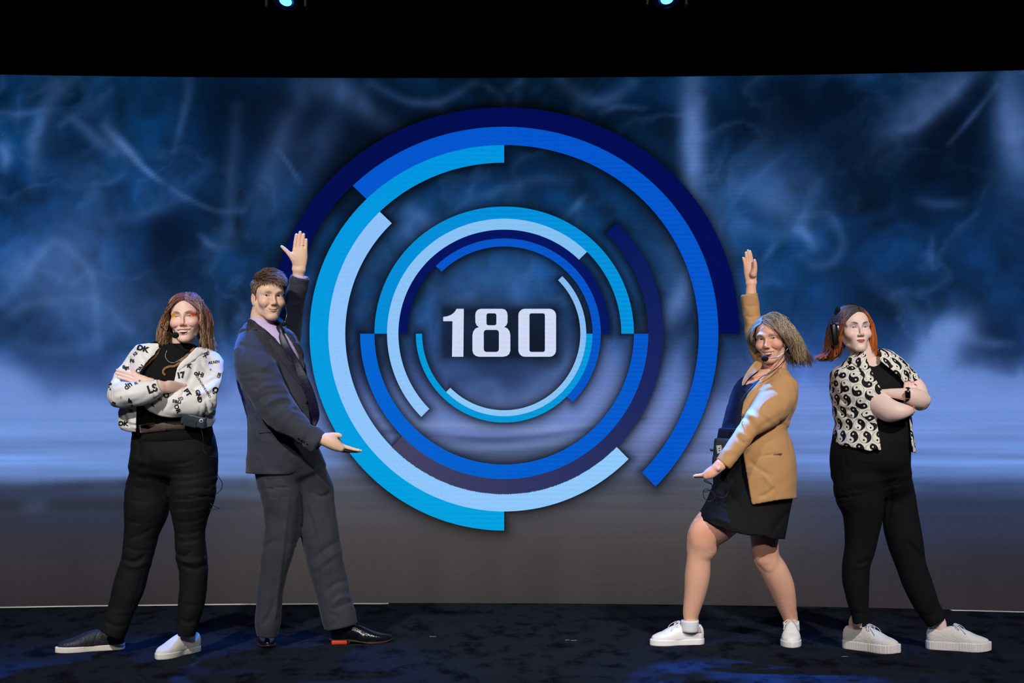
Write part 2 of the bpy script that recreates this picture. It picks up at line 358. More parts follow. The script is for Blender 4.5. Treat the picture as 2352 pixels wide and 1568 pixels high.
def led_mat(name):
    m = bpy.data.materials.new(name); m.use_nodes = True; nt = m.node_tree; N = nt.nodes; L = nt.links
    b = N['Principled BSDF']; b.inputs['Base Color'].default_value = (0.002, 0.002, 0.002, 1); b.inputs['Roughness'].default_value = 0.9
    b.inputs['Specular IOR Level'].default_value = 0.0
    a = N.new('ShaderNodeAttribute'); a.attribute_name = 'tint'
    g = N.new('ShaderNodeNewGeometry'); sp = N.new('ShaderNodeSeparateXYZ'); L.new(g.outputs['Position'], sp.inputs[0])
    # LED rows: brighter and darker lines every few millimetres, slightly changing hue
    w = N.new('ShaderNodeMath'); w.operation = 'MULTIPLY'; w.inputs[1].default_value = 2 * math.pi / 0.026; L.new(sp.outputs['Z'], w.inputs[0])
    ns = N.new('ShaderNodeTexNoise'); ns.inputs['Scale'].default_value = 1.1; L.new(g.outputs['Position'], ns.inputs['Vector'])
    ad = N.new('ShaderNodeMath'); ad.operation = 'MULTIPLY_ADD'; ad.inputs[1].default_value = 4; L.new(ns.outputs['Fac'], ad.inputs[0]); L.new(w.outputs[0], ad.inputs[2])
    xa = N.new('ShaderNodeMapRange'); xa.inputs['From Min'].default_value = -0.8; xa.inputs['From Max'].default_value = 0.7; xa.inputs['To Min'].default_value = 0.45; xa.inputs['To Max'].default_value = 1.6; L.new(sp.outputs['X'], xa.inputs['Value'])
    xb_ = N.new('ShaderNodeMapRange'); xb_.inputs['From Min'].default_value = 1.3; xb_.inputs['From Max'].default_value = 2.4; xb_.inputs['To Min'].default_value = 1.0; xb_.inputs['To Max'].default_value = 0.45; L.new(sp.outputs['X'], xb_.inputs['Value'])
    xm = N.new('ShaderNodeMath'); xm.operation = 'MULTIPLY'; L.new(xa.outputs[0], xm.inputs[0]); L.new(xb_.outputs[0], xm.inputs[1])
    outs = []
    for ph, am in ((0.0, 0.10), (2.8, 0.065), (0.8, 0.04)):
        p = N.new('ShaderNodeMath'); p.operation = 'ADD'; p.inputs[1].default_value = ph; L.new(ad.outputs[0], p.inputs[0])
        s = N.new('ShaderNodeMath'); s.operation = 'SINE'; L.new(p.outputs[0], s.inputs[0])
        q = N.new('ShaderNodeMath'); q.operation = 'MULTIPLY_ADD'; q.inputs[2].default_value = 1; L.new(s.outputs[0], q.inputs[0])
        aa = N.new('ShaderNodeMath'); aa.operation = 'MULTIPLY'; aa.inputs[1].default_value = am; L.new(xm.outputs[0], aa.inputs[0]); L.new(aa.outputs[0], q.inputs[1]); outs.append(q)
    cb = N.new('ShaderNodeCombineXYZ')
    for k in range(3): L.new(outs[k].outputs[0], cb.inputs[k])
    fn = N.new('ShaderNodeTexNoise'); fn.inputs['Scale'].default_value = 260; fn.inputs['Detail'].default_value = 2; L.new(g.outputs['Position'], fn.inputs['Vector'])
    fr = N.new('ShaderNodeMapRange'); fr.inputs['To Min'].default_value = 0.78; fr.inputs['To Max'].default_value = 1.22; L.new(fn.outputs['Fac'], fr.inputs['Value'])
    v1 = N.new('ShaderNodeVectorMath'); v1.operation = 'MULTIPLY'; L.new(a.outputs['Color'], v1.inputs[0]); L.new(cb.outputs[0], v1.inputs[1])
    v2 = N.new('ShaderNodeVectorMath'); v2.operation = 'SCALE'; L.new(v1.outputs[0], v2.inputs[0]); L.new(fr.outputs[0], v2.inputs['Scale'])
    L.new(v2.outputs[0], b.inputs['Emission Color']); b.inputs['Emission Strength'].default_value = 1.0
    return m
M_LED = led_mat('led_picture')
def lin(c): 
    c = np.asarray(c, float) / 255; return np.where(c <= 0.04045, c / 12.92, ((c + 0.055) / 1.055) ** 2.4)
nx, nz_ = 440, 205
xs = np.linspace(-3.7, 3.7, nx); zs = np.linspace(0, TOPZ, nz_)
XX, ZZ = np.meshgrid(xs, zs, indexing='ij'); YY = wallY(XX)
PX = CX + XX / YY * F; PY = CY + (CAMZ - ZZ) / YY * F
colr = lin(pic(PX, PY)).reshape(-1, 3)
idx = np.arange(nx * nz_).reshape(nx, nz_)
Q = np.stack([idx[:-1, :-1], idx[1:, :-1], idx[1:, 1:], idx[:-1, 1:]], -1).reshape(-1, 4)
link('display_surface', np_mesh('display_surface', np.stack([XX, YY, ZZ], -1).reshape(-1, 3), Q, colr), M_LED, screen)
# cabinet depth behind the display
bv, bq = [], []
n = 60; xb = np.linspace(-3.7, 3.7, n)
bmc = bmesh.new(); rows = []
for x in xb:
    y = wallY(x); rows.append([bmc.verts.new(p) for p in ((x, y + 0.004, 0), (x, y + 0.09, 0), (x, y + 0.09, TOPZ), (x, y + 0.004, TOPZ))])
for i in range(n - 1):
    for j in range(4): bmc.faces.new((rows[i][j], rows[i + 1][j], rows[i + 1][(j + 1) % 4], rows[i][(j + 1) % 4]))
bmc.faces.new(rows[0]); bmc.faces.new(rows[-1][::-1])
M_BLACK = mat('black_housing', (9, 9, 11), 0.6)
link('cabinet', bm_mesh('cabinet', bmc), M_BLACK, screen, smooth=False)
# rings, each flat on the display
def arcy(y): 
    d = 766 - y; return y
for (r0, r1, a0, a1, c0, c1, nm) in ARCS:
    k = int((a1 - a0) * 1.2); th = np.radians(np.linspace(a0, a1, k)); rr = np.linspace(r0, r1, 4)
    V = []; C = []
    for i, t in enumerate(th):
        f = i / (k - 1); cc = lin(np.array(c0) * (1 - f) + np.array(c1) * f)
        for r in rr:
            dx = r * math.cos(t); dy = r * math.sin(t)
            dy = dy * (1 - 7e-5 * dy) if dy > 0 else dy * (1 - 2.5e-5 * dy)
            V.append(onwall(1158 + dx, 766 - dy, 0.003)); C.append(cc)
    idx = np.arange(k * 4).reshape(k, 4)
    Q = np.stack([idx[:-1, :-1], idx[:-1, 1:], idx[1:, 1:], idx[1:, :-1]], -1).reshape(-1, 4)
    o = link('ring_arc', np_mesh('ring_arc', np.array(V), Q, np.array(C)), M_LED, screen)
    o['label'] = nm + ' ring segment'
# digits
def rrect(x0, y0, x1, y1, r, n=6):
    out = []
    for cx, cy, a in ((x1 - r, y0 + r, -90), (x1 - r, y1 - r, 0), (x0 + r, y1 - r, 90), (x0 + r, y0 + r, 180)):
        for i in range(n + 1):
            t = math.radians(a + 90 * i / n); out.append((cx + r * math.cos(t), cy + r * math.sin(t)))
    return out
def poly_fill(outer, holes=(), step=None):
    """2D constrained triangulation -> verts2d, tris"""
    co = []; edges = []
    for loop in [outer] + list(holes):
        b = len(co); co += [Vector(p) for p in loop]; edges += [(b + i, b + (i + 1) % len(loop)) for i in range(len(loop))]
    if step:
        xs_ = [p[0] for p in outer]; ys_ = [p[1] for p in outer]
        gx = np.arange(min(xs_) + step * .5, max(xs_), step); gy = np.arange(min(ys_) + step * .5, max(ys_), step)
        G = np.array([(x, y) for x in gx for y in gy])
        if len(G):
            G = G[sdpoly(G[:, 0], G[:, 1], outer) < -step * 0.3]
            co += [Vector((float(a), float(b))) for a, b in G]
    v, e, f, _a, _b, _c = delaunay_2d_cdt(co, edges, [], 0, 1e-5)
    v = np.array([tuple(p) for p in v]); f = np.array([t for t in f if len(t) == 3])
    c = v[f].mean(1); ok = sdpoly(c[:, 0], c[:, 1], outer) < 0
    for h in holes: ok &= sdpoly(c[:, 0], c[:, 1], h) > 0
    return v, f[ok]
dg = lambda L: [(980 + x / 6.918, 680 + y / 6.918) for x, y in L]
one = [(263, 330), (330, 318), (385, 297), (430, 265), (455, 235), (475, 200), (590, 200), (583, 962), (403, 962), (410, 397), (263, 397)]
e_out = [(p[0], p[1]) for p in rrect(772, 200, 1286, 560, 95) if p[1] < 400]
eight = [(830, 490), (795, 465), (775, 420), (772, 300), (782, 250), (812, 215), (860, 200), (1200, 200), (1245, 212), (1275, 250), (1286, 300), (1284, 420), (1265, 465), (1232, 488),
         (1285, 512), (1318, 560), (1329, 620), (1329, 870), (1310, 920), (1270, 950), (1215, 962), (830, 962), (780, 948), (742, 915), (727, 865), (727, 620), (740, 560), (775, 512)]
DIG = [(one, []), (eight, [rrect(950, 272, 1108, 462, 32), rrect(907, 535, 1148, 885, 45)]), (rrect(1457, 200, 2056, 962, 105), [rrect(1633, 272, 1879, 885, 32)])]
for k, (o_, h_) in enumerate(DIG):
    v, f = poly_fill(dg(o_), [dg(h) for h in h_])
    V = np.array([onwall(a, b, 0.005) for a, b in v]); f = f[:, ::-1] if True else f
    cc = np.tile(lin((206, 216, 244)), (len(V), 1))
    o = link('digit', np_mesh('digit', V, f, cc), M_LED, screen, smooth=False); o['label'] = 'white digit ' + '180'[k]

# --- floor: dark carpet with a ragged back edge, over a black stage deck
carp = bpy.data.materials.new('carpet'); carp.use_nodes = True; nt = carp.node_tree; N = nt.nodes; L = nt.links
b = N['Principled BSDF']; b.inputs['Roughness'].default_value = 0.95; b.inputs['Specular IOR Level'].default_value = 0.0
tc = N.new('ShaderNodeTexCoord')
mp1 = N.new('ShaderNodeMapping'); mp1.inputs['Scale'].default_value = (1.0, 0.55, 1); L.new(tc.outputs['Object'], mp1.inputs['Vector'])
n1 = N.new('ShaderNodeTexNoise'); n1.inputs['Scale'].default_value = 7.5; n1.inputs['Detail'].default_value = 5; n1.inputs['Roughness'].default_value = 0.65; L.new(mp1.outputs[0], n1.inputs['Vector'])
rp = N.new('ShaderNodeValToRGB'); rp.color_ramp.elements[0].position = 0.36; rp.color_ramp.elements[0].color = (0.006, 0.0076, 0.011, 1)
rp.color_ramp.elements[1].position = 0.50; rp.color_ramp.elements[1].color = (0.017, 0.021, 0.031, 1)
L.new(n1.outputs['Fac'], rp.inputs[0])
n2 = N.new('ShaderNodeTexNoise'); n2.inputs['Scale'].default_value = 330; n2.inputs['Detail'].default_value = 2; L.new(tc.outputs['Object'], n2.inputs['Vector'])
r2 = N.new('ShaderNodeMapRange'); r2.inputs['From Min'].default_value = .3; r2.inputs['From Max'].default_value = .7; r2.inputs['To Min'].default_value = 0.45; r2.inputs['To Max'].default_value = 1.6; L.new(n2.outputs['Fac'], r2.inputs['Value'])
vm = N.new('ShaderNodeVectorMath'); vm.operation = 'SCALE'; L.new(rp.outputs[0], vm.inputs[0]); L.new(r2.outputs[0], vm.inputs['Scale']); L.new(vm.outputs[0], b.inputs['Base Color'])
bp = N.new('ShaderNodeBump'); bp.inputs['Strength'].default_value = 0.8; bp.inputs['Distance'].default_value = 0.006
mx = N.new('ShaderNodeMath'); mx.operation = 'ADD'; L.new(n1.outputs['Fac'], mx.inputs[0]); L.new(n2.outputs['Fac'], mx.inputs[1]); L.new(mx.outputs[0], bp.inputs['Height']); L.new(bp.outputs[0], b.inputs['Normal'])
bm = bmesh.new(); add_box(bm, (0, 6, -0.06), (12, 14, 0.08))
tag(link('floor', bm_mesh('floor', bm), M_BLACK, None, False), kind='structure')
# carpet sheet: front at y=0, back edge follows the wall
bm = bmesh.new(); n = 220; prev = None
for i in range(n + 1):
    x = -4.2 + 8.4 * i / n
    gap = 0.030 if x < -0.72 else (0.03 + (x + 0.72) * -0.5 if x < -0.66 else 0.0)
    if x > 2.35: gap = 0.022
    yb = wallY(x) - 0.006 - gap - 0.004 * (math.sin(x * 9) + 1) * (0.5 if gap == 0 else 1) - random.random() * 0.003
    cur = [bm.verts.new(p) for p in ((x, 0.5, 0.0), (x, yb, 0.0), (x, yb, -0.02))]
    if prev: bm.faces.new((prev[0], cur[0], cur[1], prev[1])); bm.faces.new((prev[1], cur[1], cur[2], prev[2]))
    prev = cur
tag(link('floor_carpet', bm_mesh('floor_carpet', bm), carp, None, False), kind='structure')
# bright lip at the foot of the screen, seen where the carpet stops short
M_LIP = mat('white_lip', (245, 243, 236), 0.35)
for k_, (xa_, xb2) in enumerate(((-3.7, -0.68), (2.36, 3.7))):
    bm = bmesh.new(); prev = None
    for i in range(41):
        x = xa_ + (xb2 - xa_) * i / 40; y = wallY(x)
        cur = [bm.verts.new(p) for p in ((x, y - 0.004, 0.001), (x, y - 0.034, 0.001), (x, y - 0.034, -0.018), (x, y - 0.004, -0.018))]
        if prev:
            for j in range(4): bm.faces.new((prev[j], cur[j], cur[(j + 1) % 4], prev[(j + 1) % 4]))
        prev = cur
    tag(link('trim_%d' % (k_ + 1), bm_mesh('trim', bm), M_LIP, None, False), kind='structure')
# black hall around the stage
M_DRAPE = mat('black_drape', (2, 2, 3), 1.0, spec=0.0, bump=(6, 0.6, (6, 1, 0.3)))
def pleats(name, x0, x1, y, z0, z1, amp=0.05, per=0.28, axis='x'):
    n = int(abs(x1 - x0) / per * 10); V = []
    for i in range(n + 1):
        x = x0 + (x1 - x0) * i / n; d = amp * math.sin(2 * math.pi * (x - x0) / per) * (0.8 + 0.3 * math.sin(x * 2.1))
        for z in (z0, z1): V.append((x, y + d, z) if axis == 'x' else (y + d, x, z))
    idx = np.arange((n + 1) * 2).reshape(-1, 2); Q = np.stack([idx[:-1, 0], idx[1:, 0], idx[1:, 1], idx[:-1, 1]], -1)
    return tag(link(name, np_mesh(name, np.array(V), Q), M_DRAPE), kind='structure')
pleats('wall_back', -5.4, 5.4, 10.4, -0.02, 7.2)
pleats('wall_left', -1.0, 10.4, -5.4, -0.02, 7.2, axis='y'); pleats('wall_right', -1.0, 10.4, 5.4, -0.02, 7.2, axis='y')
bm = bmesh.new(); add_box(bm, (0, 5, 7.25), (11, 12, 0.1)); tag(link('ceiling', bm_mesh('ceiling', bm), M_BLACK, None, False), kind='structure')
# ---------------------------------------------------------------- signed-distance modelling
def smin(a, b, k):
    if k <= 0: return np.minimum(a, b)
    h = np.clip(0.5 + 0.5 * (b - a) / k, 0, 1); return b + (a - b) * h - k * h * (1 - h)
def smax(a, b, k): return -smin(-a, -b, k)
def hash3(i, j, k, s):
    h = (i * 374761393 + j * 668265263 + k * 2147483647 + s * 974634777) & 0x7fffffff
    h = ((h ^ (h >> 13)) * 1274126177) & 0x7fffffff
    return (((h ^ (h >> 16)) & 0xffff) / 65535.0).astype(np.float32)
def vn3(x, y, z, s=0):
    i = np.floor(x); j = np.floor(y); k = np.floor(z); u = x - i; v = y - j; w = z - k
    u = u * u * (3 - 2 * u); v = v * v * (3 - 2 * v); w = w * w * (3 - 2 * w)
    i = i.astype(np.int64); j = j.astype(np.int64); k = k.astype(np.int64); r = 0
    for a in (0, 1):
        for b in (0, 1):
            for c in (0, 1):
                r = r + hash3(i + a, j + b, k + c, s) * (u if a else 1 - u) * (v if b else 1 - v) * (w if c else 1 - w)
    return r
class Sdf:
    def __init__(s, lo, hi, h):
        s.lo = np.array(lo, np.float32); s.h = h; s.n = np.ceil((np.array(hi) - s.lo) / h).astype(int) + 1
        s.D = np.full(s.n, 0.5, np.float32)
        s.ax = [s.lo[k] + h * np.arange(s.n[k], dtype=np.float32) for k in range(3)]
    def blk(s, lo, hi):
        a = [int(np.clip(np.floor((lo[k] - s.lo[k]) / s.h), 0, s.n[k])) for k in range(3)]
        b = [int(np.clip(np.ceil((hi[k] - s.lo[k]) / s.h) + 1, 0, s.n[k])) for k in range(3)]
        sl = tuple(slice(a[k], b[k]) for k in range(3))
        return sl, s.ax[0][sl[0]][:, None, None], s.ax[1][sl[1]][None, :, None], s.ax[2][sl[2]][None, None, :]
    def put(s, sl, d, k, op):
        if d.size == 0: return
        T = s.D[sl]
        if op == 'u': s.D[sl] = smin(T, d, k)
        elif op == 's': s.D[sl] = smax(T, -d, k)
        elif op == 'i': s.D[sl] = smax(T, d, k)
    def ell(s, c, r, k=0.006, op='u', R=None, p=2):
        c = np.array(c, np.float32); r = np.array(r if hasattr(r, '__len__') else (r, r, r), np.float32); m = float(max(r)) + 2 * k + 3 * s.h
        sl, X, Y, Z = s.blk(c - m, c + m); x = X - c[0]; y = Y - c[1]; z = Z - c[2]
        if R is not None:
            R = np.array(R, np.float32); x, y, z = (x * R[0, 0] + y * R[1, 0] + z * R[2, 0], x * R[0, 1] + y * R[1, 1] + z * R[2, 1], x * R[0, 2] + y * R[1, 2] + z * R[2, 2])
        e = np.sqrt((x / r[0]) ** 2 + (y / r[1]) ** 2 + (z / r[2]) ** 2) + 1e-6
        g = np.sqrt((x / r[0] ** 2) ** 2 + (y / r[1] ** 2) ** 2 + (z / r[2] ** 2) ** 2) + 1e-6
        s.put(sl, (e * (e - 1) / g).astype(np.float32), k, op)
    def loft(s, P, ru, rv=None, k=0.006, op='u', vh=(0, 1, 0), n=4, p=2, cap=1.0, resample=True):
        """P (m,3) centre line, ru/rv half widths across and along vh"""
        P = np.array([tuple(q) for q in P], float); ru = np.broadcast_to(np.asarray(ru, float), (len(P),)); rv = ru if rv is None else np.broadcast_to(np.asarray(rv, float), (len(P),))
        A = np.column_stack([P, ru, rv])
        if resample and len(P) > 2: A = cr(A, n)
        P = A[:, :3]; ru = np.maximum(A[:, 3], 1e-4); rv = np.maximum(A[:, 4], 1e-4)
        T, U, V = frames(P, vh); mx = float(max(ru.max(), rv.max())) + 2 * k + 3 * s.h
        lo = P.min(0) - mx; hi = P.max(0) + mx; slb, X, Y, Z = s.blk(lo, hi)
        shp = tuple(q.stop - q.start for q in slb)
        if min(shp) <= 0: return
        tmp = np.full(shp, 0.5, np.float32); off = [q.start for q in slb]
        for i in range(len(P) - 1):
            a, b = P[i], P[i + 1]; m = max(ru[i], ru[i + 1], rv[i], rv[i + 1]) + 2 * k + 3 * s.h
            sl, X, Y, Z = s.blk(np.minimum(a, b) - m, np.maximum(a, b) + m)
            if min(q.stop - q.start for q in sl) <= 0: continue
            d = b - a; L = float(np.sqrt(d @ d)) + 1e-9; t_ = (d / L).astype(np.float32)
            v_ = (V[i] + V[i + 1]); v_ = v_ - (v_ @ t_) * t_; v_ /= np.linalg.norm(v_); u_ = np.cross(t_, v_)
            x = X - a[0]; y = Y - a[1]; z = Z - a[2]
            w = x * t_[0] + y * t_[1] + z * t_[2]; u = np.abs(x * u_[0] + y * u_[1] + z * u_[2]); v = np.abs(x * v_[0] + y * v_[1] + z * v_[2])
            t = np.clip(w / L, 0, 1); w = w - t * L
            ra = ru[i] + (ru[i + 1] - ru[i]) * t; rb = rv[i] + (rv[i + 1] - rv[i]) * t; rc = np.minimum(ra, rb) * cap
            if p == 2: e = np.sqrt((u / ra) ** 2 + (v / rb) ** 2 + (w / rc) ** 2)
            else: e = ((u / ra) ** p + (v / rb) ** p + np.abs(w / rc) ** p) ** (1.0 / p)
            q = ((e - 1) * np.minimum(ra, rb)).astype(np.float32)
            ss = tuple(slice(sl[j].start - off[j], sl[j].stop - off[j]) for j in range(3))
            tmp[ss] = np.minimum(tmp[ss], q)
        s.put(slb, tmp, k, op)
    def near(s, band):
        m = np.abs(s.D) < band; I = np.nonzero(m)
        return I, s.ax[0][I[0]], s.ax[1][I[1]], s.ax[2][I[2]]
    def disp(s, fn, band=0.02):
        """fn(x,y,z,px,py) -> amount added to the distance"""
        I, x, y, z = s.near(band); s.D[I] += fn(x, y, z, CX + x / y * F, CY + (CAMZ - z) / y * F).astype(np.float32)
    def full(s):
        return np.broadcast_arrays(s.ax[0][:, None, None], s.ax[1][None, :, None], s.ax[2][None, None, :])
    def keep(s, poly, Yr=(-9, 99), sub=False, k=0.0, Yd=None):
        """clip with a photo-space outline, extruded along the view, limited to depths Yr"""
        I, x, y, z = s.near(0.2); px = CX + x / y * F; py = CY + (CAMZ - z) / y * F
        d = sdpoly(px, py, poly) * (y / F)
        if sub: d = np.maximum(np.maximum(d, y - Yr[1]), Yr[0] - y); s.D[I] = smax(s.D[I], -d, k)
        else: s.D[I] = smax(s.D[I], d, k)
    def shell(s, t, below=None):
        if below is not None:
            k = int((below - s.lo[2]) / s.h); s.D[:, :, :k] = np.maximum(s.D[:, :, :k], -(s.D[:, :, :k] + t)); return
        s.D = np.maximum(s.D, -(s.D + t))
    def net(s):
        D = s.D; B = D < 0; n = s.n
        c = B[:-1, :-1, :-1].astype(np.int8)
        for a in (0, 1):
            for b in (0, 1):
                for d in (0, 1):
                    if a + b + d: c = c + B[a:n[0] - 1 + a, b:n[1] - 1 + b, d:n[2] - 1 + d]
        act = (c > 0) & (c < 8); I = np.array(np.nonzero(act)).T
        ids = np.full(act.shape, -1, np.int32); ids[act] = np.arange(len(I))
        acc = np.zeros((len(I), 3), np.float32); cnt = np.zeros(len(I), np.float32)
        val = {(a, b, d): D[I[:, 0] + a, I[:, 1] + b, I[:, 2] + d] for a in (0, 1) for b in (0, 1) for d in (0, 1)}
        for ax in range(3):
            for a in (0, 1):
                for b in (0, 1):
                    o = [a, b]; o.insert(ax, 0); q = list(o); q[ax] = 1
                    v0 = val[tuple(o)]; v1 = val[tuple(q)]; m = (v0 < 0) != (v1 < 0)
                    t = np.where(m, v0 / np.where(m, v0 - v1, 1), 0); p = np.tile(np.array(o, np.float32), (len(I), 1)); p[:, ax] = t
                    acc[m] += p[m]; cnt[m] += 1
        V = s.lo + s.h * (I + acc / cnt[:, None])
        Qs = []
        for ax in range(3):
            sa = [slice(None)] * 3; sb = [slice(None)] * 3; sa[ax] = slice(0, -1); sb[ax] = slice(1, None)
            b0 = B[tuple(sa)]; b1 = B[tuple(sb)]; m = b0 != b1
            E = np.array(np.nonzero(m)).T; p = (ax + 1) % 3; r = (ax + 2) % 3
            E = E[(E[:, p] > 0) & (E[:, r] > 0) & (E[:, p] < n[p] - 1) & (E[:, r] < n[r] - 1)]
            f = b0[E[:, 0], E[:, 1], E[:, 2]]; q = []
            for dp, dr in ((-1, -1), (0, -1), (0, 0), (-1, 0)):
                G = E.copy(); G[:, p] += dp; G[:, r] += dr; q.append(ids[G[:, 0], G[:, 1], G[:, 2]])
            q = np.stack(q, 1); q[~f] = q[~f][:, ::-1]; Qs.append(q)
        Q = np.vstack(Qs); Q = Q[(Q >= 0).all(1)]
        return V, Q
def relax(V, Q, it=2, f=0.5):
    n = len(V)
    for _ in range(it):
        A = np.zeros_like(V); c = np.zeros(n, np.float32)
        for a, b in ((0, 1), (1, 2), (2, 3), (3, 0)):
            for x, y in ((a, b), (b, a)):
                for k in range(3): A[:, k] += np.bincount(Q[:, x], V[Q[:, y], k], n)
                c += np.bincount(Q[:, x], minlength=n)
        V = V + f * (A / np.maximum(c, 1)[:, None] - V)
    return V
def biggest(V, Q, keep=0.02):
    """drop tiny loose islands"""
    n = len(V); lab = np.arange(n)
    for _ in range(400):
        m = lab[Q].min(1); new = lab.copy(); np.minimum.at(new, Q.ravel(), np.repeat(m, Q.shape[1])); new = new[new]
        if (new == lab).all(): break
        lab = new
    u, c = np.unique(lab, return_counts=True); ok = np.isin(lab, u[c > keep * n])
    re = np.cumsum(ok) - 1; return V[ok], re[Q[ok[Q].all(1)]]
def make(name, s, m, parent, rel=2, col=None, M=None):
    V, Q = s.net(); V, Q = biggest(V, Q); V = relax(V, Q, rel)
    c = col(V) if col else None
    if M is not None: V = V @ np.array(M.to_3x3()).T + np.array(M.translation)
    return link(name, np_mesh(name, V, Q, c), m, parent)
def edges(st, Y, ratio=0.8):
    """stations ((x1,y1),(x2,y2)[,Y[,ratio]]) in photo pixels -> centre points and half widths"""
    P = []; ru = []; rv = []
    for e in st:
        (x1, y1), (x2, y2) = e[0], e[1]; y = e[2] if len(e) > 2 and e[2] is not None else Y; r = e[3] if len(e) > 3 else ratio
        P.append(W((x1 + x2) / 2, (y1 + y2) / 2, y)); w = math.hypot(x2 - x1, y2 - y1) / 2 * S(y); ru.append(w); rv.append(w * r)
    return P, ru, rv
def crease(s, lines, Yfront=99, band=0.02):
    """lines: (points, width px, depth m) grooves (+) or ridges (-), drawn on the side facing the camera"""
    I, x, y, z = s.near(band); ok = y < Yfront; I = tuple(i[ok] for i in I); x, y, z = x[ok], y[ok], z[ok]
    px = CX + x / y * F; py = CY + (CAMZ - z) / y * F; A = np.zeros_like(x)
    for pts, w, dep in lines:
        C = cr(np.array(pts, float), 4) if len(pts) > 2 else np.array(pts, float)
        lo = C.min(0) - 3 * w; hi = C.max(0) + 3 * w; m = (px > lo[0]) & (px < hi[0]) & (py > lo[1]) & (py < hi[1])
        if not m.any(): continue
        X = px[m]; Yv = py[m]; best = np.zeros_like(X); L = len(C) - 1
        for i in range(L):
            a, b = C[i], C[i + 1]; d = b - a; t = np.clip(((X - a[0]) * d[0] + (Yv - a[1]) * d[1]) / (d @ d + 1e-9), 0, 1)
            q = (X - a[0] - t * d[0]) ** 2 + (Yv - a[1] - t * d[1]) ** 2; f = (i + t) / L
            best = np.maximum(best, np.exp(-q / w ** 2) * np.clip(4 * f * (1 - f) * 1.3 + 0.1, 0, 1))
        A[m] += best * dep
    s.D[I] += np.clip(A, -0.008, 0.0062).astype(np.float32)
def wrinkle(s, amp, sc=(30, 30, 14), seed=0, band=0.02, turb=1.0):
    def fn(x, y, z, px, py):
        w = vn3(x * 9, y * 9, z * 9, seed + 5) * turb
        n = vn3(x * sc[0] + w * 3, y * sc[1] + w * 2, z * sc[2] + w * 3, seed)
        return (np.abs(2 * n - 1) - 0.45) * amp
    s.disp(fn, band)

# things laid on a surface: the outline is given as the photo shows it, every point is found on the real surface
class Surf:
    def __init__(s, objs):
        V = []; Fc = []; n = 0
        for o in (objs if isinstance(objs, (list, tuple)) else [objs]):
            me = o.data; v = np.empty(len(me.vertices) * 3, np.float32); me.vertices.foreach_get('co', v)
            V.append(v.reshape(-1, 3)); k = np.empty(len(me.loops), np.int32); me.loops.foreach_get('vertex_index', k)
            Fc.append(k.reshape(len(me.polygons), -1) + n); n += len(me.vertices)
        tri = [];
        for f in Fc: tri += f.tolist()
        s.t = BVHTree.FromPolygons(np.vstack(V).tolist(), tri)
        s.o = Vector((0, 0, CAMZ))
    def hit(s, px, py, off=0.0, near=0.5):
        d = (W(px, py, 8) - s.o).normalized(); p, n, i, dist = s.t.ray_cast(s.o, d)
        if p is None:
            p, n, i, dist = s.t.find_nearest(W(px, py, s.last if hasattr(s, 'last') else 8.1)); 
        s.last = p.y
        if n.dot(d) > 0: n = -n
        return p + n * off, n
def patch(name, surf, outer, m, parent, thick=0.004, off=0.001, holes=(), step=5, smooth_it=2, uv=None):
    v, f = poly_fill(outer, holes, step)
    P = []; Nn = []
    for a, b in v:
        p, n = surf.hit(a, b); P.append(p); Nn.append(n)
    P = np.array([tuple(p) for p in P]); Nn = np.array([tuple(p) for p in Nn])
    # even out depth steps
    nb = [set() for _ in range(len(v))]
    for t in f:
        for i in range(3): nb[t[i]].add(int(t[(i + 1) % 3])); nb[t[i]].add(int(t[(i + 2) % 3]))
    for _ in range(smooth_it):
        d = P[:, 1].copy(); N2 = Nn.copy()
        for i, q in enumerate(nb):
            if q: q = list(q); d[i] = 0.5 * P[i, 1] + 0.5 * P[q, 1].mean(); N2[i] = Nn[i] + Nn[q].mean(0)
        d = np.minimum(d, P[:, 1] + 0.002)
        sc = d / P[:, 1]; P = np.stack([P[:, 0] * sc, d, CAMZ + (P[:, 2] - CAMZ) * sc], 1); Nn = N2 / (np.linalg.norm(N2, axis=1)[:, None] + 1e-9)
    # faces towards the camera
    a, b, c = P[f[:, 0]], P[f[:, 1]], P[f[:, 2]]; fn = np.cross(b - a, c - a); flip = fn[:, 1] > 0; f[flip] = f[flip][:, ::-1]
    n = len(P); top = P + Nn * (off + thick); bot = P + Nn * (off - 0.001); V = np.vstack([top, bot])
    e = {}
    for t in f:
        for i in range(3):
            k = (int(t[i]), int(t[(i + 1) % 3])); e[k] = 1
    side = []
    for (i, j) in e:
        if (j, i) not in e: side += [(j, i, i + n), (j, i + n, j + n)]
    T = np.vstack([f, f[:, ::-1] + n, np.array(side, int).reshape(-1, 3)])
    o = link(name, np_mesh(name, V, T), m, parent)
    return o
def lace(name, surf, pts, r, m, parent, off=0.001, sides=6, n=4):
    P = [surf.hit(x, y, off + r * 0.5)[0] for x, y in cr(np.array(pts, float), n)]
    v, q = tube_np([tuple(p) for p in P], r, sides); return link(name, quads_mesh(name, v, q), m, parent)
_fonts = {}
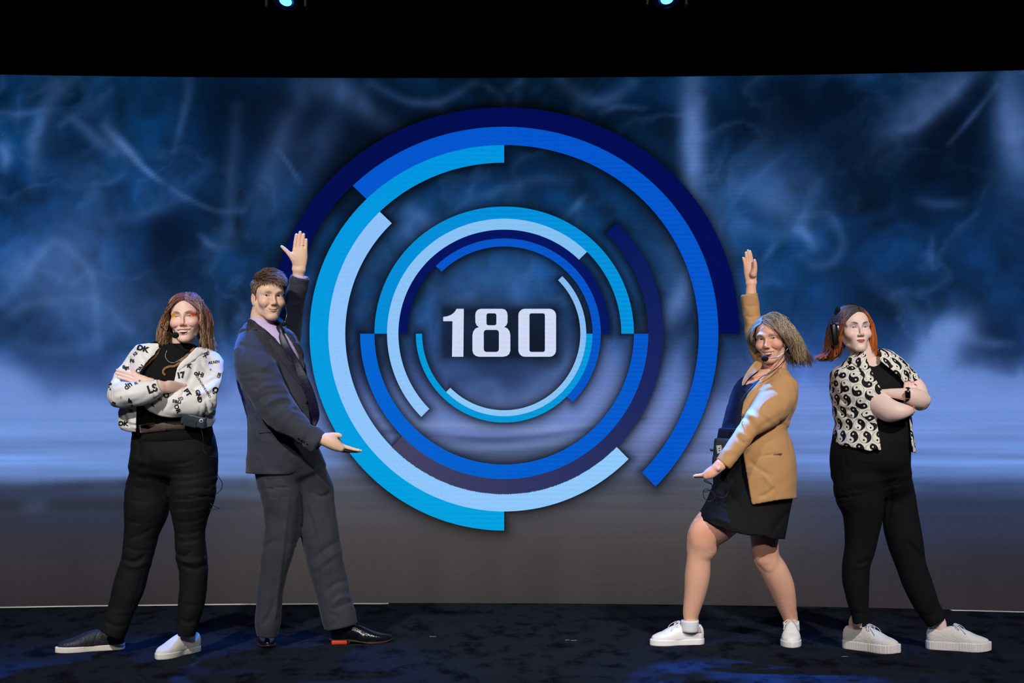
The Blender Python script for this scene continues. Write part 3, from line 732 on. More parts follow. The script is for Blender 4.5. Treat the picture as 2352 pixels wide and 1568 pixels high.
def decal_text(txt, bold=0.0):
    key = (txt, bold)
    if key in _fonts: return _fonts[key]
    cu = bpy.data.curves.new('lettering', 'FONT'); cu.body = txt; cu.size = 1; cu.offset = bold; cu.align_x = 'CENTER'; cu.align_y = 'CENTER'; cu.resolution_u = 3
    o = bpy.data.objects.new('lettering', cu); COL.objects.link(o); bpy.context.view_layer.update()
    me = bpy.data.meshes.new_from_object(o.evaluated_get(bpy.context.evaluated_depsgraph_get()))
    bm = bmesh.new(); bm.from_mesh(me); bmesh.ops.triangulate(bm, faces=bm.faces)
    for _ in range(2):
        es = [e for e in bm.edges if e.calc_length() > 0.22]
        if es: bmesh.ops.subdivide_edges(bm, edges=es, cuts=1); bmesh.ops.triangulate(bm, faces=[f for f in bm.faces if len(f.verts) > 3])
    V = np.array([tuple(v.co) for v in bm.verts]); bm.verts.ensure_lookup_table(); T = np.array([[v.index for v in f.verts] for f in bm.faces])
    bm.free(); bpy.data.objects.remove(o); bpy.data.curves.remove(cu); _fonts[key] = (V, T); return V, T
def letters(name, surf, items, m, parent, off=0.0015):
    for it in items:
        txt, x, y, size, ang = it[:5]; sx = it[5] if len(it) > 5 else 1.0; bold = it[6] if len(it) > 6 else 0.02
        V, T = decal_text(txt, bold); a = math.radians(ang); P = []
        for vx, vy, _z in V:
            u = vx * size * sx; w = -vy * size
            P.append(tuple(surf.hit(x + u * math.cos(a) - w * math.sin(a), y + u * math.sin(a) + w * math.cos(a), off)[0]))
        P = np.array(P); t = T.copy(); fn = np.cross(P[t[:, 1]] - P[t[:, 0]], P[t[:, 2]] - P[t[:, 0]]); fl = fn[:, 1] > 0; t[fl] = t[fl][:, ::-1]
        t = t[np.ptp(P[t][:, :, 1], axis=1) < 0.02]          # nothing across a depth gap
        if len(t): link(name, np_mesh(name, P, t), m, parent, smooth=False)
# ---------------------------------------------------------------- hair made of many fine locks
def strands(name, paths, R, cols, m, parent, sides=3):
    """paths (N,K,3), R (N,K), cols (N,K,3) -> one mesh"""
    N_, K = paths.shape[:2]; T = np.gradient(paths, axis=1); T /= np.linalg.norm(T, axis=2, keepdims=True) + 1e-9
    ref = np.array([0.31, 0.2, 0.93]); U = np.cross(T, ref); U /= np.linalg.norm(U, axis=2, keepdims=True) + 1e-9; V = np.cross(T, U)
    a = np.linspace(0, 2 * np.pi, sides, endpoint=False)
    vs = paths[:, :, None] + R[:, :, None, None] * (np.cos(a)[None, None, :, None] * U[:, :, None] + np.sin(a)[None, None, :, None] * V[:, :, None])
    vs = vs.reshape(-1, 3); c = np.repeat(cols.reshape(-1, 3), sides, 0)
    i = np.arange(N_)[:, None, None]; k = np.arange(K - 1)[None, :, None]; j = np.arange(sides)[None, None]; jn = (j + 1) % sides
    b = i * K * sides + k * sides; q = np.stack(np.broadcast_arrays(b + j, b + jn, b + sides + jn, b + sides + j), -1).reshape(-1, 4)
    return link(name, np_mesh(name, vs, q, c), m, parent)
# ---------------------------------------------------------------- heads (local frame: face looks to -Y, Z up, eyes at z=0, metres)
M_SKIN = mat('skin', (225, 180, 160), 0.48, attr='tint', sss=0.22, spec=0.35, bump=(420, 0.06))
M_EYE = mat('eye_ball', (240, 238, 235), 0.08, attr='tint', spec=0.6)
M_TEETH = mat('teeth', (250, 246, 238), 0.25)
M_HAIR = mat('hair_strands', (90, 60, 40), 0.48, attr='tint', spec=0.9)
def head_M(px, py, Y, yaw, pitch, roll, sc):
    R = Matrix.Rotation(math.radians(roll), 3, 'Y') @ Matrix.Rotation(math.radians(yaw), 3, 'Z') @ Matrix.Rotation(-math.radians(pitch), 3, 'X')
    R = R * sc; t = W(px, py, Y) - R @ Vector((0, -0.080, 0))
    M = R.to_4x4(); M.translation = t; return M
def loc(M, p): return np.array(tuple(M.inverted() @ Vector(p)))
def build_head(o, M, neck, skin, D):
    """o: person empty; returns (V,Q,C) of head and neck in world space"""
    g = lambda k, d=0: D.get(k, d)
    h = 0.0021; s = Sdf((-0.1, -0.135, -0.185), (0.1, 0.125, 0.13), h)
    fw = g('width', 1.0); jw = g('jaw', 1.0); sm = g('smile', 0.0); op = g('open', 0.0); ck = g('cheek', 0.0)
    s.ell((0, 0.016, 0.037), (0.075 * fw, 0.093, 0.080), 0)
    s.ell((0, -0.030, 0.018), (0.064 * fw, 0.062, 0.075), 0.02)
    s.ell((0, -0.028, -0.045), (0.052 * jw, 0.052, 0.055), 0.03)
    for x in (-1, 1):
        s.ell((x * 0.038 * fw, -0.055, -0.028), (0.027, 0.025, 0.026), 0.022)               # cheekbone
        s.loft([(x * 0.054 * fw, 0.0, -0.040), (x * 0.043 * jw, -0.020, -0.073), (x * 0.018, -0.066, -0.102)], (0.012, 0.012, 0.011), k=0.02)
        if ck: s.ell((x * 0.039 * fw, -0.070, -0.036 + 0.004 * sm), (0.020, 0.015 + 0.006 * ck, 0.017), 0.016)
    s.ell((0, -0.064, -0.068), (0.034, 0.026, 0.032), 0.022)                                 # muzzle
    s.ell((0, -0.074, -0.102 - g('chin', 0)), (0.019 * g('chinw', 1), 0.016, 0.014), 0.018)
    for x in (-1, 1):
        s.loft([(x * 0.010, -0.088, 0.014), (x * 0.030, -0.087, 0.020), (x * 0.052 * fw, -0.068, 0.014)], (0.007, 0.0085, 0.006), k=0.014)   # brow
        s.ell((x * 0.031, -0.100, -0.001), (0.018, 0.016, 0.0125), 0.012, 's')               # socket
        s.ell((x * 0.031, -0.0725, 0), 0.0135, 0.004)                                        # lids
        s.loft([(x * 0.020, -0.083, -0.012), (x * 0.031, -0.0845, -0.0145), (x * 0.043, -0.078, -0.011)], 0.0035, k=0.006)   # pouch under the eye
    nl = g('nose', 1.0)
    s.loft([(0, -0.083, 0.010), (0, -0.092, -0.004), (0, -0.103 * nl, -0.022), (0, -0.109 * nl, -0.033)], (0.007, 0.0065, 0.0075, 0.009), (0.008, 0.008, 0.009, 0.009), k=0.008)
    s.ell((0, -0.110 * nl, -0.036), (0.0088, 0.009, 0.0082), 0.005)
    for x in (-1, 1):
        s.ell((x * 0.0115, -0.097, -0.040), (0.0068, 0.009, 0.0062), 0.005)
        s.ell((x * 0.0065, -0.106, -0.0455), (0.0030, 0.0040, 0.0030), 0.002, 's')
    s.ell((0, -0.098, -0.053), (0.0028, 0.006, 0.009), 0.004, 's')                            # philtrum
    # mouth
    mw = g('mouthw', 0.024); zc = -0.066 - 0.002 * op; curl = 0.0085 * sm
    xs = np.linspace(-1, 1, 11); yf = lambda t: -0.0925 + 0.0185 * t ** 2 * (mw / 0.025) ** 2 - 0.001 * op
    up = 0.0058 * op; lo = 0.0100 * op; lt = g('lipt', 1.0)
    z0 = zc + curl * (xs ** 2) - 0.25 * curl
    lipu = [(mw * t, yf(t), z + up * (1 - t * t) + 0.0028 * (1 - t * t) - 0.0007 * math.exp(-(t / 0.18) ** 2)) for t, z in zip(xs, z0)]
    lipl = [(mw * t * 0.95, yf(t) + 0.0015, z - lo * (1 - t * t) - 0.0035 * (1 - t * t)) for t, z in zip(xs, z0)]
    wu = 0.0012 + 0.0027 * lt * (1 - xs ** 2); wl = 0.0012 + 0.0036 * lt * (1 - xs ** 2)
    s.loft(lipu, wu, wu, k=0.003, vh=(0, 1, 0), resample=False); s.loft(lipl, wl, wl, k=0.003, vh=(0, 1, 0), resample=False)
    mid = [(mw * t, yf(t) - 0.002, (a[2] + b[2]) / 2) for t, a, b in zip(xs, lipu, lipl)]
    gap = np.maximum((np.array([a[2] - b[2] for a, b in zip(lipu, lipl)]) - wu - wl) * 0.5, 0.0003)
    s.loft(mid, np.maximum(gap, 0.0012 * (1 - 0.5 * xs ** 4)), 0.0045 if op < 0.1 else 0.013, k=0.0012, op='s', vh=(0, 1, 0), resample=False)
    for x in (-1, 1):                                                                        # mouth corner and smile folds
        s.ell((x * (mw + 0.002), yf(1) + 0.001, zc + curl * 0.8), 0.002, 0.004, 's')
        a = 0.0006 + 0.0010 * sm
        if sm > 0.4: s.loft([(x * 0.017, -0.0915, -0.040), (x * 0.0285, -0.085, -0.050), (x * (mw + 0.010), -0.076, -0.062 + curl), (x * (mw + 0.010), -0.074, -0.074)], (0.0006, a, a, 0.0005), k=0.009, op='s')
    s.ell((0, -0.094, -0.083 - 0.003 * op), (0.012, 0.006, 0.004), 0.008, 's')
    # eye openings
    ew = 0.0142; hu = g('eyeu', 0.0052); hl = g('eyel', 0.0038)
    for x in (-1, 1):
        c = np.array((x * 0.031, -0.0725, 0)); sl, X, Y, Z = s.blk(c + (-0.02, -0.03, -0.02), c + (0.02, -0.004, 0.02))
        t = (X - c[0]) / ew; tilt = x * (X - c[0]) * 0.10; zz = Z - tilt
        d = np.maximum(np.maximum(zz - hu * (1 - t * t), -zz - hl * (1 - t * t)), Y - (c[1] - 0.003))
        s.D[sl] = np.maximum(s.D[sl], -d)
        s.loft([(x * 0.019, -0.0855, 0.005), (x * 0.031, -0.0870, hu + 0.0045), (x * 0.044, -0.080, 0.0050)], 0.0011, k=0.003, op='s')
    # ears
    for x in (-1, 1):
        R = Matrix.Rotation(math.radians(-x * 18), 3, 'Z') @ Matrix.Rotation(math.radians(-8), 3, 'X')
        s.ell((x * 0.077 * fw, 0.010, -0.016), (0.0065, 0.0165, 0.030), 0.005, R=R)
        s.ell((x * 0.083 * fw, 0.006, -0.012), (0.005, 0.009, 0.018), 0.004, 's', R=R)
    # neck
    NP = [loc(M, p) for p, r in neck]; sc = M.to_scale()[0]
    s.loft([(0, 0.030, -0.02)] + [tuple(p) for p in NP], [0.050] + [r / sc for p, r in neck], [0.045] + [r / sc * 0.95 for p, r in neck], k=0.02, vh=(0, 1, 0))
    V, Q = s.net(); V, Q = biggest(V, Q, 0.1); V = relax(V, Q, 1, 0.4)
    # colours
    base = lin(skin); C = np.tile(base, (len(V), 1)).astype(np.float32)
    def paint(w, col): 
        nonlocal C
        C = C + (lin(col) - C) * np.clip(w, 0, 1)[:, None]
    gs = lambda c, r: np.exp(-(((V - np.array(c)) / np.array(r)) ** 2).sum(1))
    front = (V[:, 1] < -0.05)
    red = tuple(np.array(skin) * (1.0, 0.72, 0.68))
    for x in (-1, 1):
        paint(gs((x * 0.044, -0.07, -0.034), (0.020, 0.03, 0.016)) * g('blush', 0.35), red)
        paint(gs((x * 0.083, 0.01, -0.012), (0.012, 0.02, 0.03)) * 0.4, red)
        paint(gs((x * 0.031, -0.085, -0.011), (0.013, 0.02, 0.005)) * 0.22, tuple(np.array(skin) * (0.8, 0.66, 0.64)))
    paint(gs((0, -0.112, -0.038), (0.012, 0.014, 0.010)) * 0.35, red)
    if 'shadow' in D:      # bright make-up at the outer eye corners
        for x, cc in zip((-1, 1), D['shadow']):
            w = np.clip((x * V[:, 0] - 0.024) / 0.012, 0, 1) * np.exp(-((V[:, 2] - 0.0045 - 0.10 * (x * V[:, 0] - 0.03)) / 0.0115) ** 4) * np.clip((0.064 - x * V[:, 0]) / 0.010, 0, 1) * (V[:, 1] < -0.035)
            paint(w * 0.95, cc)
    def curve_w(pts, w, v=V):
        P = cr(np.array(pts, float), 5); b = np.full(len(v), 9.0)
        for i in range(len(P) - 1):
            a, e = P[i, :3], P[i + 1, :3]; d = e - a; t = np.clip(((v - a) @ d) / (d @ d), 0, 1); q = np.linalg.norm((v - a - t[:, None] * d) * (1, 0.5, 1), axis=1)
            ww = (P[i, 3] + (P[i + 1, 3] - P[i, 3]) * t) if P.shape[1] > 3 else w
            b = np.minimum(b, q / ww)
        return b
    bz = g('browz', 0.0)
    for x in (-1, 1):
        b = curve_w([(x * 0.0135, -0.092, 0.0150 + bz, 0.0030), (x * 0.026, -0.093, 0.0195 + bz, 0.0036), (x * 0.039, -0.086, 0.0205 + bz, 0.0028), (x * 0.050, -0.072, 0.0150 + bz, 0.0014)], 0)
        st = 0.75 + 0.5 * vn3(V[:, 0] * 900, V[:, 1] * 300, V[:, 2] * 500, 3)
        paint(np.clip((1.5 - b) * 1.3, 0, 1) * st * g('brow_a', 0.85), g('brow', (80, 55, 42)))
        t = (V[:, 0] - x * 0.031) / ew; tilt = x * (V[:, 0] - x * 0.031) * 0.10
        lash = np.exp(-((V[:, 2] - tilt - hu * (1 - t * t) - 0.0004) / 0.0013) ** 2) * (np.abs(t) < 1.12) * (V[:, 1] < -0.070)
        paint(lash * 0.9, g('lash', (45, 30, 28)))
        lash = np.exp(-((V[:, 2] - tilt + hl * (1 - t * t)) / 0.0009) ** 2) * (np.abs(t) < 1.05) * (V[:, 1] < -0.070)
        paint(lash * 0.4, (110, 75, 65))
    m = front & (np.abs(V[:, 0]) < mw + 0.01) & (V[:, 2] < -0.045) & (V[:, 2] > -0.1)
    I = np.nonzero(m)[0]; v = V[I]
    bu = curve_w([(p[0], p[1], p[2], w + 0.0004) for p, w in zip(lipu, wu)], 0, v); bl = curve_w([(p[0], p[1], p[2], w + 0.0004) for p, w in zip(lipl, wl)], 0, v)
    w = np.zeros(len(V)); w[I] = np.clip((1.35 - np.minimum(bu, bl)) * 3, 0, 1); paint(w * g('lip_a', 0.8), g('lip', (190, 105, 100)))
    inside = np.zeros(len(V)); inside[I] = ((v[:, 1] > yf(v[:, 0] / mw) + 0.006) & (np.minimum(bu, bl) > 0.6) & (np.abs(v[:, 2] - (zc + curl * (v[:, 0] / mw) ** 2 - 0.25 * curl)) < 0.003 + lo) & (np.abs(v[:, 0]) < mw)) * 1.0
    bm_ = np.zeros(len(V))
    if op > 0.1: paint(inside, (95, 30, 28))
    else: 
        bm_[I] = np.clip((1.0 - curve_w([tuple(p) + (0.0011,) for p in mid], 0, v)), 0, 1); paint(bm_ * 0.8, (95, 40, 38))
    if g('stubble'):
        w = np.clip((-0.045 - V[:, 2]) / 0.02, 0, 1) * (V[:, 1] < 0.0) * (0.4 + 0.6 * vn3(V[:, 0] * 500, V[:, 1] * 500, V[:, 2] * 500, 9)); paint(w * g('stubble') * np.clip(-(V[:, 2] + 0.045) / 0.01, 0, 1), tuple(np.array(skin) * 0.66))
    if 'scalp' in D: 
        pass
    for (p, r, c) in g('moles', ()): paint(gs(p, (r, r * 3, r)), c)
    Vw = V @ np.array(M.to_3x3()).T + np.array(M.translation)
    # eyes and teeth
    gaze = Vector(g('gaze', (0, -1, 0))).normalized()
    for x in (-1, 1):
        u, v_ = np.meshgrid(np.linspace(0, np.pi, 26), np.linspace(0, 2 * np.pi, 33)[:-1], indexing='ij')
        P = np.stack([np.sin(u) * np.cos(v_), -np.cos(u), np.sin(u) * np.sin(v_)], -1)
        # finer rings near the pupil
        u2 = u ** 1.5 / np.pi ** 0.5; P = np.stack([np.sin(u2) * np.cos(v_), -np.cos(u2), np.sin(u2) * np.sin(v_)], -1)
        ang = u2; iris = lin(g('iris', (70, 50, 38))); cc = np.tile(lin((214, 206, 204)), ang.shape + (1,))
        cc[ang < 0.50] = iris * 0.55; cc[ang < 0.44] = iris; cc[ang < 0.20] = 0.003
        q = Vector((0, -1, 0)).rotation_difference(gaze).to_matrix(); P = P.reshape(-1, 3) @ np.array(q).T * 0.0121 + np.array((x * 0.031, -0.0725, 0))
        idx = np.arange(26 * 32).reshape(26, 32); nx_ = np.roll(idx, -1, 1)
        Qe = np.stack([idx[:-1], idx[1:], nx_[1:], nx_[:-1]], -1).reshape(-1, 4)
        P = P @ np.array(M.to_3x3()).T + np.array(M.translation)
        link('eye', np_mesh('eye', P, Qe, cc.reshape(-1, 3)), M_EYE, o)
    if op > 0.1:
        bm = bmesh.new(); n = 8
        for i in range(n):
            t = (i + 0.5) / n * 2 - 1
            if op < 0.3 and abs(t) > 0.55: continue
            t += 0; wt = mw * 1.6 / n; x = t * mw * 0.83; y = yf(t * 0.83) + 0.0062
            zt = zc + curl * t * t * 0.7 - 0.25 * curl + up * (1 - t * t) + 0.002; ht = 0.0105 * (1 - 0.3 * t * t) * (0.8 + 0.5 * op)
            add_box(bm, (x, y, zt - ht * 0.36), (wt * 0.96, 0.006, ht), Matrix.Rotation(math.atan(2 * 0.0185 * t / mw) * 0.8, 3, 'Z'), bevel=0.0009)
        bmesh.ops.transform(bm, matrix=M, verts=bm.verts); link('teeth', bm_mesh('teeth', bm), M_TEETH, o)
    return Vw, Q, C
def piece(s, skin, rel=2, marks=(), M=None):
    """skin piece in world space; marks: (centre, radius, colour)"""
    V, Q = s.net(); V, Q = biggest(V, Q, 0.1); V = relax(V, Q, rel, 0.4); C = np.tile(lin(skin), (len(V), 1))
    for c, r, col, *a in marks:
        w = np.clip((1.25 - np.linalg.norm(V - np.array(tuple(c)), axis=1) / r) * 4, 0, 1) * (a[0] if a else 1); C = C + (lin(col) - C) * w[:, None]
    return V, Q, C
def body_mesh(o, parts, name='body'):
    V, Q = merge([(v, q) for v, q, c in parts]); C = np.vstack([c for v, q, c in parts])
    return link(name, np_mesh(name, V, Q, C), M_SKIN, o)
def hand(palm, fingers, wrist, Y, k=0.0035, h=0.0018, thick=0.55, palm_r=None, extra=None):
    """palm: edge stations; fingers: lists of (px,py,r px[,Y]); wrist: edge stations for forearm"""
    P, ru, rv = edges(palm, Y, thick); pts = [tuple(p) for p in P]
    for f in fingers: pts += [tuple(W(q[0], q[1], q[3] if len(q) > 3 else Y)) for q in f]
    Pw, wu, wv = edges(wrist, Y, 0.72); pts += [tuple(p) for p in Pw]
    A = np.array(pts); m = 0.03; s = Sdf(A.min(0) - m - 0.01, A.max(0) + m + 0.01, h)
    s.loft(P, ru, rv, k=0.0, vh=(0, 1, 0), p=2.4)
    s.loft(Pw, wu, wv, k=0.012, vh=(0, 1, 0))
    for fi, f in enumerate(fingers):
        kk = k if f is not fingers[-1] else 0.010
        q = [W(a[0], a[1], a[3] if len(a) > 3 else Y) for a in f]; r = [a[2] * S(Y) for a in f]
        s.loft(q, r, [x * 0.92 for x in r], k=kk, n=3)
    if extra: extra(s)
    return s
# long hair grown from the scalp: steps along the head, then falls
def grow(M, n, fn_root, params, seed=0):
    r = np.random.default_rng(seed); out = []; K = params.get('K', 16); step = params['len'] / K
    cen = np.array((0, 0.009, 0.037)); rad = np.array((0.075, 0.098, 0.082)) * params.get('inflate', 1.10)
    grav = np.array(tuple(M.to_3x3().inverted() @ Vector((0, 0, -1)))); grav /= np.linalg.norm(grav)
    roots = fn_root(r, n); p = roots.copy(); px = params.get('part', 0.0)
    side = np.sign(p[:, 0] - px + r.normal(0, 0.002, n)); side[side == 0] = 1
    d = np.stack([side * 1.0, params.get('comb', 0.25) + 0 * side, 0.25 + 0 * side], 1); d = d / np.linalg.norm(d, axis=1)[:, None]
    ph = r.uniform(0, 6.28, n); clump = r.normal(0, 1, (n, 3)); lay = r.uniform(0, 1, n) ** 0.7
    flare = params.get('flare', 0.0); wave = params.get('wave', 0.0); wl = params.get('wl', 0.07)
    ln = params['len'] * (1 + params.get('lenvar', .12) * r.normal(0, 1, n)); ln = np.maximum(ln, 0.04)
    path = [p.copy()]
    # group waves by position so that neighbours curl together
    grp = (np.floor((roots[:, 0] + 0.1) / params.get('lock', 0.022)) * 7 + np.floor((roots[:, 1] + 0.1) / params.get('lock', 0.022)) * 3 + side * 5)
    gph = (grp * 2.399) % 6.28
    for i in range(K):
        f = (i + 1) / K; g = params.get('g', 0.45)
        d = d + grav * g * (0.5 + f); d /= np.linalg.norm(d, axis=1)[:, None]
        p = p + d * (ln / K)[:, None]
        # stay outside the inflated skull
        rr = rad * (1 + params.get('vol', 0.10) * lay[:, None] * min(1, f * 3)); q = (p - cen) / rr; e = np.linalg.norm(q, axis=1)
        ins = (e < 1); low = p[:, 2] < -0.02
        p[ins] = cen + (q[ins] / e[ins, None]) * rr[ins]
        # hang outside the neck cylinder and clear of the face
        fx = params.get('facex', 0.064); z = p[:, 2]; m = (p[:, 1] < 0.02) & (z < 0.045) & (np.abs(p[:, 0]) < fx + 0.012 * lay)
        p[m, 0] = side[m] * (fx + 0.012 * lay[m])
        m = (z < -0.02) & (p[:, 1] < params.get('ymin', -0.045)); p[m, 1] = params.get('ymin', -0.045) + 0.01 * lay[m]
        t = p - path[-1]; d = 0.5 * d + 0.5 * t / (np.linalg.norm(t, axis=1)[:, None] + 1e-9)
        path.append(p.copy())
    A = np.stack(path, 1); f = np.linspace(0, 1, K + 1)[None, :, None]
    for _ in range(4): A[:, 1:-1] = 0.5 * A[:, 1:-1] + 0.25 * (A[:, :-2] + A[:, 2:])
    s_ = f * params['len']; out_dir = np.stack([side, 0.3 + 0 * side, 0 * side], 1)[:, None]
    A = A + out_dir * flare * np.clip((f - 0.55) / 0.45, 0, 1) ** 2
    A = A + (wave * np.clip(f * 2.0 - 0.3, 0, 1)) * (np.stack([np.sin(s_[..., 0] / wl * 6.28 + gph[:, None] + ph[:, None] * .12), np.cos(s_[..., 0] / wl * 6.28 + gph[:, None] + ph[:, None] * .12), 0 * s_[..., 0] * gph[:, None]], -1))
    for _ in range(2): A[:, 1:-1] = 0.5 * A[:, 1:-1] + 0.25 * (A[:, :-2] + A[:, 2:])
    A = A + clump[:, None] * params.get('fuzz', 0.0015) * f
    return A, roots, side, lay
def trim(A, sd, zl, zr, r, out=0.03, var=0.012, up=0.3, start=0.7):
    """cut the hair at a chosen level on each side; the ends turn outwards"""
    N_, K = A.shape[:2]; zc = np.where(sd < 0, zl, zr) + r.normal(0, var, N_); B = A.copy(); s_ = np.linspace(0, 1, K)
    below = A[..., 2] < zc[:, None]; has = below.any(1); first = np.maximum(below.argmax(1), 1)
    for i in np.nonzero(has)[0]:
        k = first[i]; z0, z1 = A[i, k - 1, 2], A[i, k, 2]; te = (k - 1 + np.clip((z0 - zc[i]) / (z0 - z1 + 1e-9), 0, 1)); t = s_ * max(te, 2.0)
        for c in range(3): B[i, :, c] = np.interp(t, np.arange(K), A[i, :, c])
    e = np.clip((s_ - start) / (1 - start), 0, 1)[None] ** 2; w = has[:, None] * (0.5 + r.uniform(0, 1, N_))[:, None]
    B[..., 0] += sd[:, None] * out * e * w; B[..., 2] += out * up * e * w; return B
def to_world(M, A): return A @ np.array(M.to_3x3()).T + np.array(M.translation)
def scalp_roots(hair_z=lambda x, y: 0.05, part=None):
    def fn(r, n):
        out = np.zeros((0, 3)); cen = np.array((0, 0.009, 0.037)); rad = np.array((0.076, 0.099, 0.083)) * 1.0
        while len(out) < n:
            q = r.normal(0, 1, (n * 2, 3)); q /= np.linalg.norm(q, axis=1)[:, None]; p = cen + q * rad
            ok = p[:, 2] > hair_z(p[:, 0], p[:, 1]); out = np.vstack([out, p[ok]])
        out = out[:n]
        if part is not None:      # plenty of hair along the parting
            k = int(n * 0.28); y = r.uniform(-0.085, 0.07, k); x = part + r.normal(0, 0.012, k); q = 1 - (x / rad[0]) ** 2 - ((y - cen[1]) / rad[1]) ** 2; z = cen[2] + rad[2] * np.sqrt(np.clip(q, 0.01, 1)); p = np.stack([x, y, z], 1)
            ok = (z > hair_z(x, y)) & (q > 0.02); out[:k][ok] = p[ok]
        return out
    return fn
def hairline(x, y):
    return np.interp(y, [-0.10, -0.075, -0.055, -0.035, -0.015, 0.015, 0.04, 0.09], [0.070, 0.068, 0.060, 0.040, 0.008, 0.006, -0.035, -0.06])
def paint_scalp(V, C, M, hl, col, rad=1.0, z_off=0.0):
    Mi = M.inverted(); A = np.array(Mi.to_3x3()); L_ = (V - np.array(M.translation)) @ A.T
    w = np.clip((L_[:, 2] - hl(L_[:, 0], L_[:, 1]) - z_off) / 0.004, 0, 1) * (((np.abs(L_[:, 0]) < 0.074) | (L_[:, 2] > 0.03)))
    return C + (lin(col) - C) * w[:, None]
def bounds(lists, m=0.03):
    lo = np.full(3, 9e9); hi = -lo
    for P, ru, rv in lists:
        A = np.array([tuple(p) for p in P]); r = np.maximum(np.asarray(ru), np.asarray(rv))[:, None]
        lo = np.minimum(lo, (A - r).min(0)); hi = np.maximum(hi, (A + r).max(0))
    return lo - m, hi + m
def garment(lofts, h=0.005, k=0.02, p=2.2, cap=0.4, m=0.03):
    """lofts: list of (edge result, k, p)"""
    lo, hi = bounds([l[0] for l in lofts], m); s = Sdf(lo, hi, h)
    for i, l in enumerate(lofts):
        E = l[0]; kk = l[1] if len(l) > 1 else k; pp = l[2] if len(l) > 2 else p
        s.loft(*E, k=kk if i else 0, p=pp, cap=l[3] if len(l) > 3 else cap)
    return s
def underbody(lofts, f=0.62, h=0.014):
    lo, hi = bounds(lofts, 0.02); s = Sdf(lo, hi, h)
    for i, (P, ru, rv) in enumerate(lofts):
        if i: P = [P[0].lerp(P[1], 0.3)] + list(P[1:-1]) + [P[-1].lerp(P[-2], 0.6)]
        else: P = [P[0].lerp(P[1], 0.7)] + list(P[1:-1]) + [P[-1].lerp(P[-2], 0.3)]
        s.loft(P, np.maximum(np.asarray(ru) * f, 0.012), np.maximum(np.asarray(rv) * f, 0.012), k=0.02)
    return s
def disc(name, c, n, r, t, m, parent, seg=14):
    bm = bmesh.new(); R = Vector(n).to_track_quat('Z', 'Y').to_matrix().to_4x4()
    q = bmesh.ops.create_cone(bm, cap_ends=True, segments=seg, radius1=r, radius2=r * 0.88, depth=t, matrix=Matrix.Translation(c) @ R)
    return link(name, bm_mesh(name, bm), m, parent)
def shirt_button(surf, x, y, r, m, parent, name='button', off=0.001):
    p, n = surf.hit(x, y, off); return disc(name, p, n, r, 0.003, m, parent)
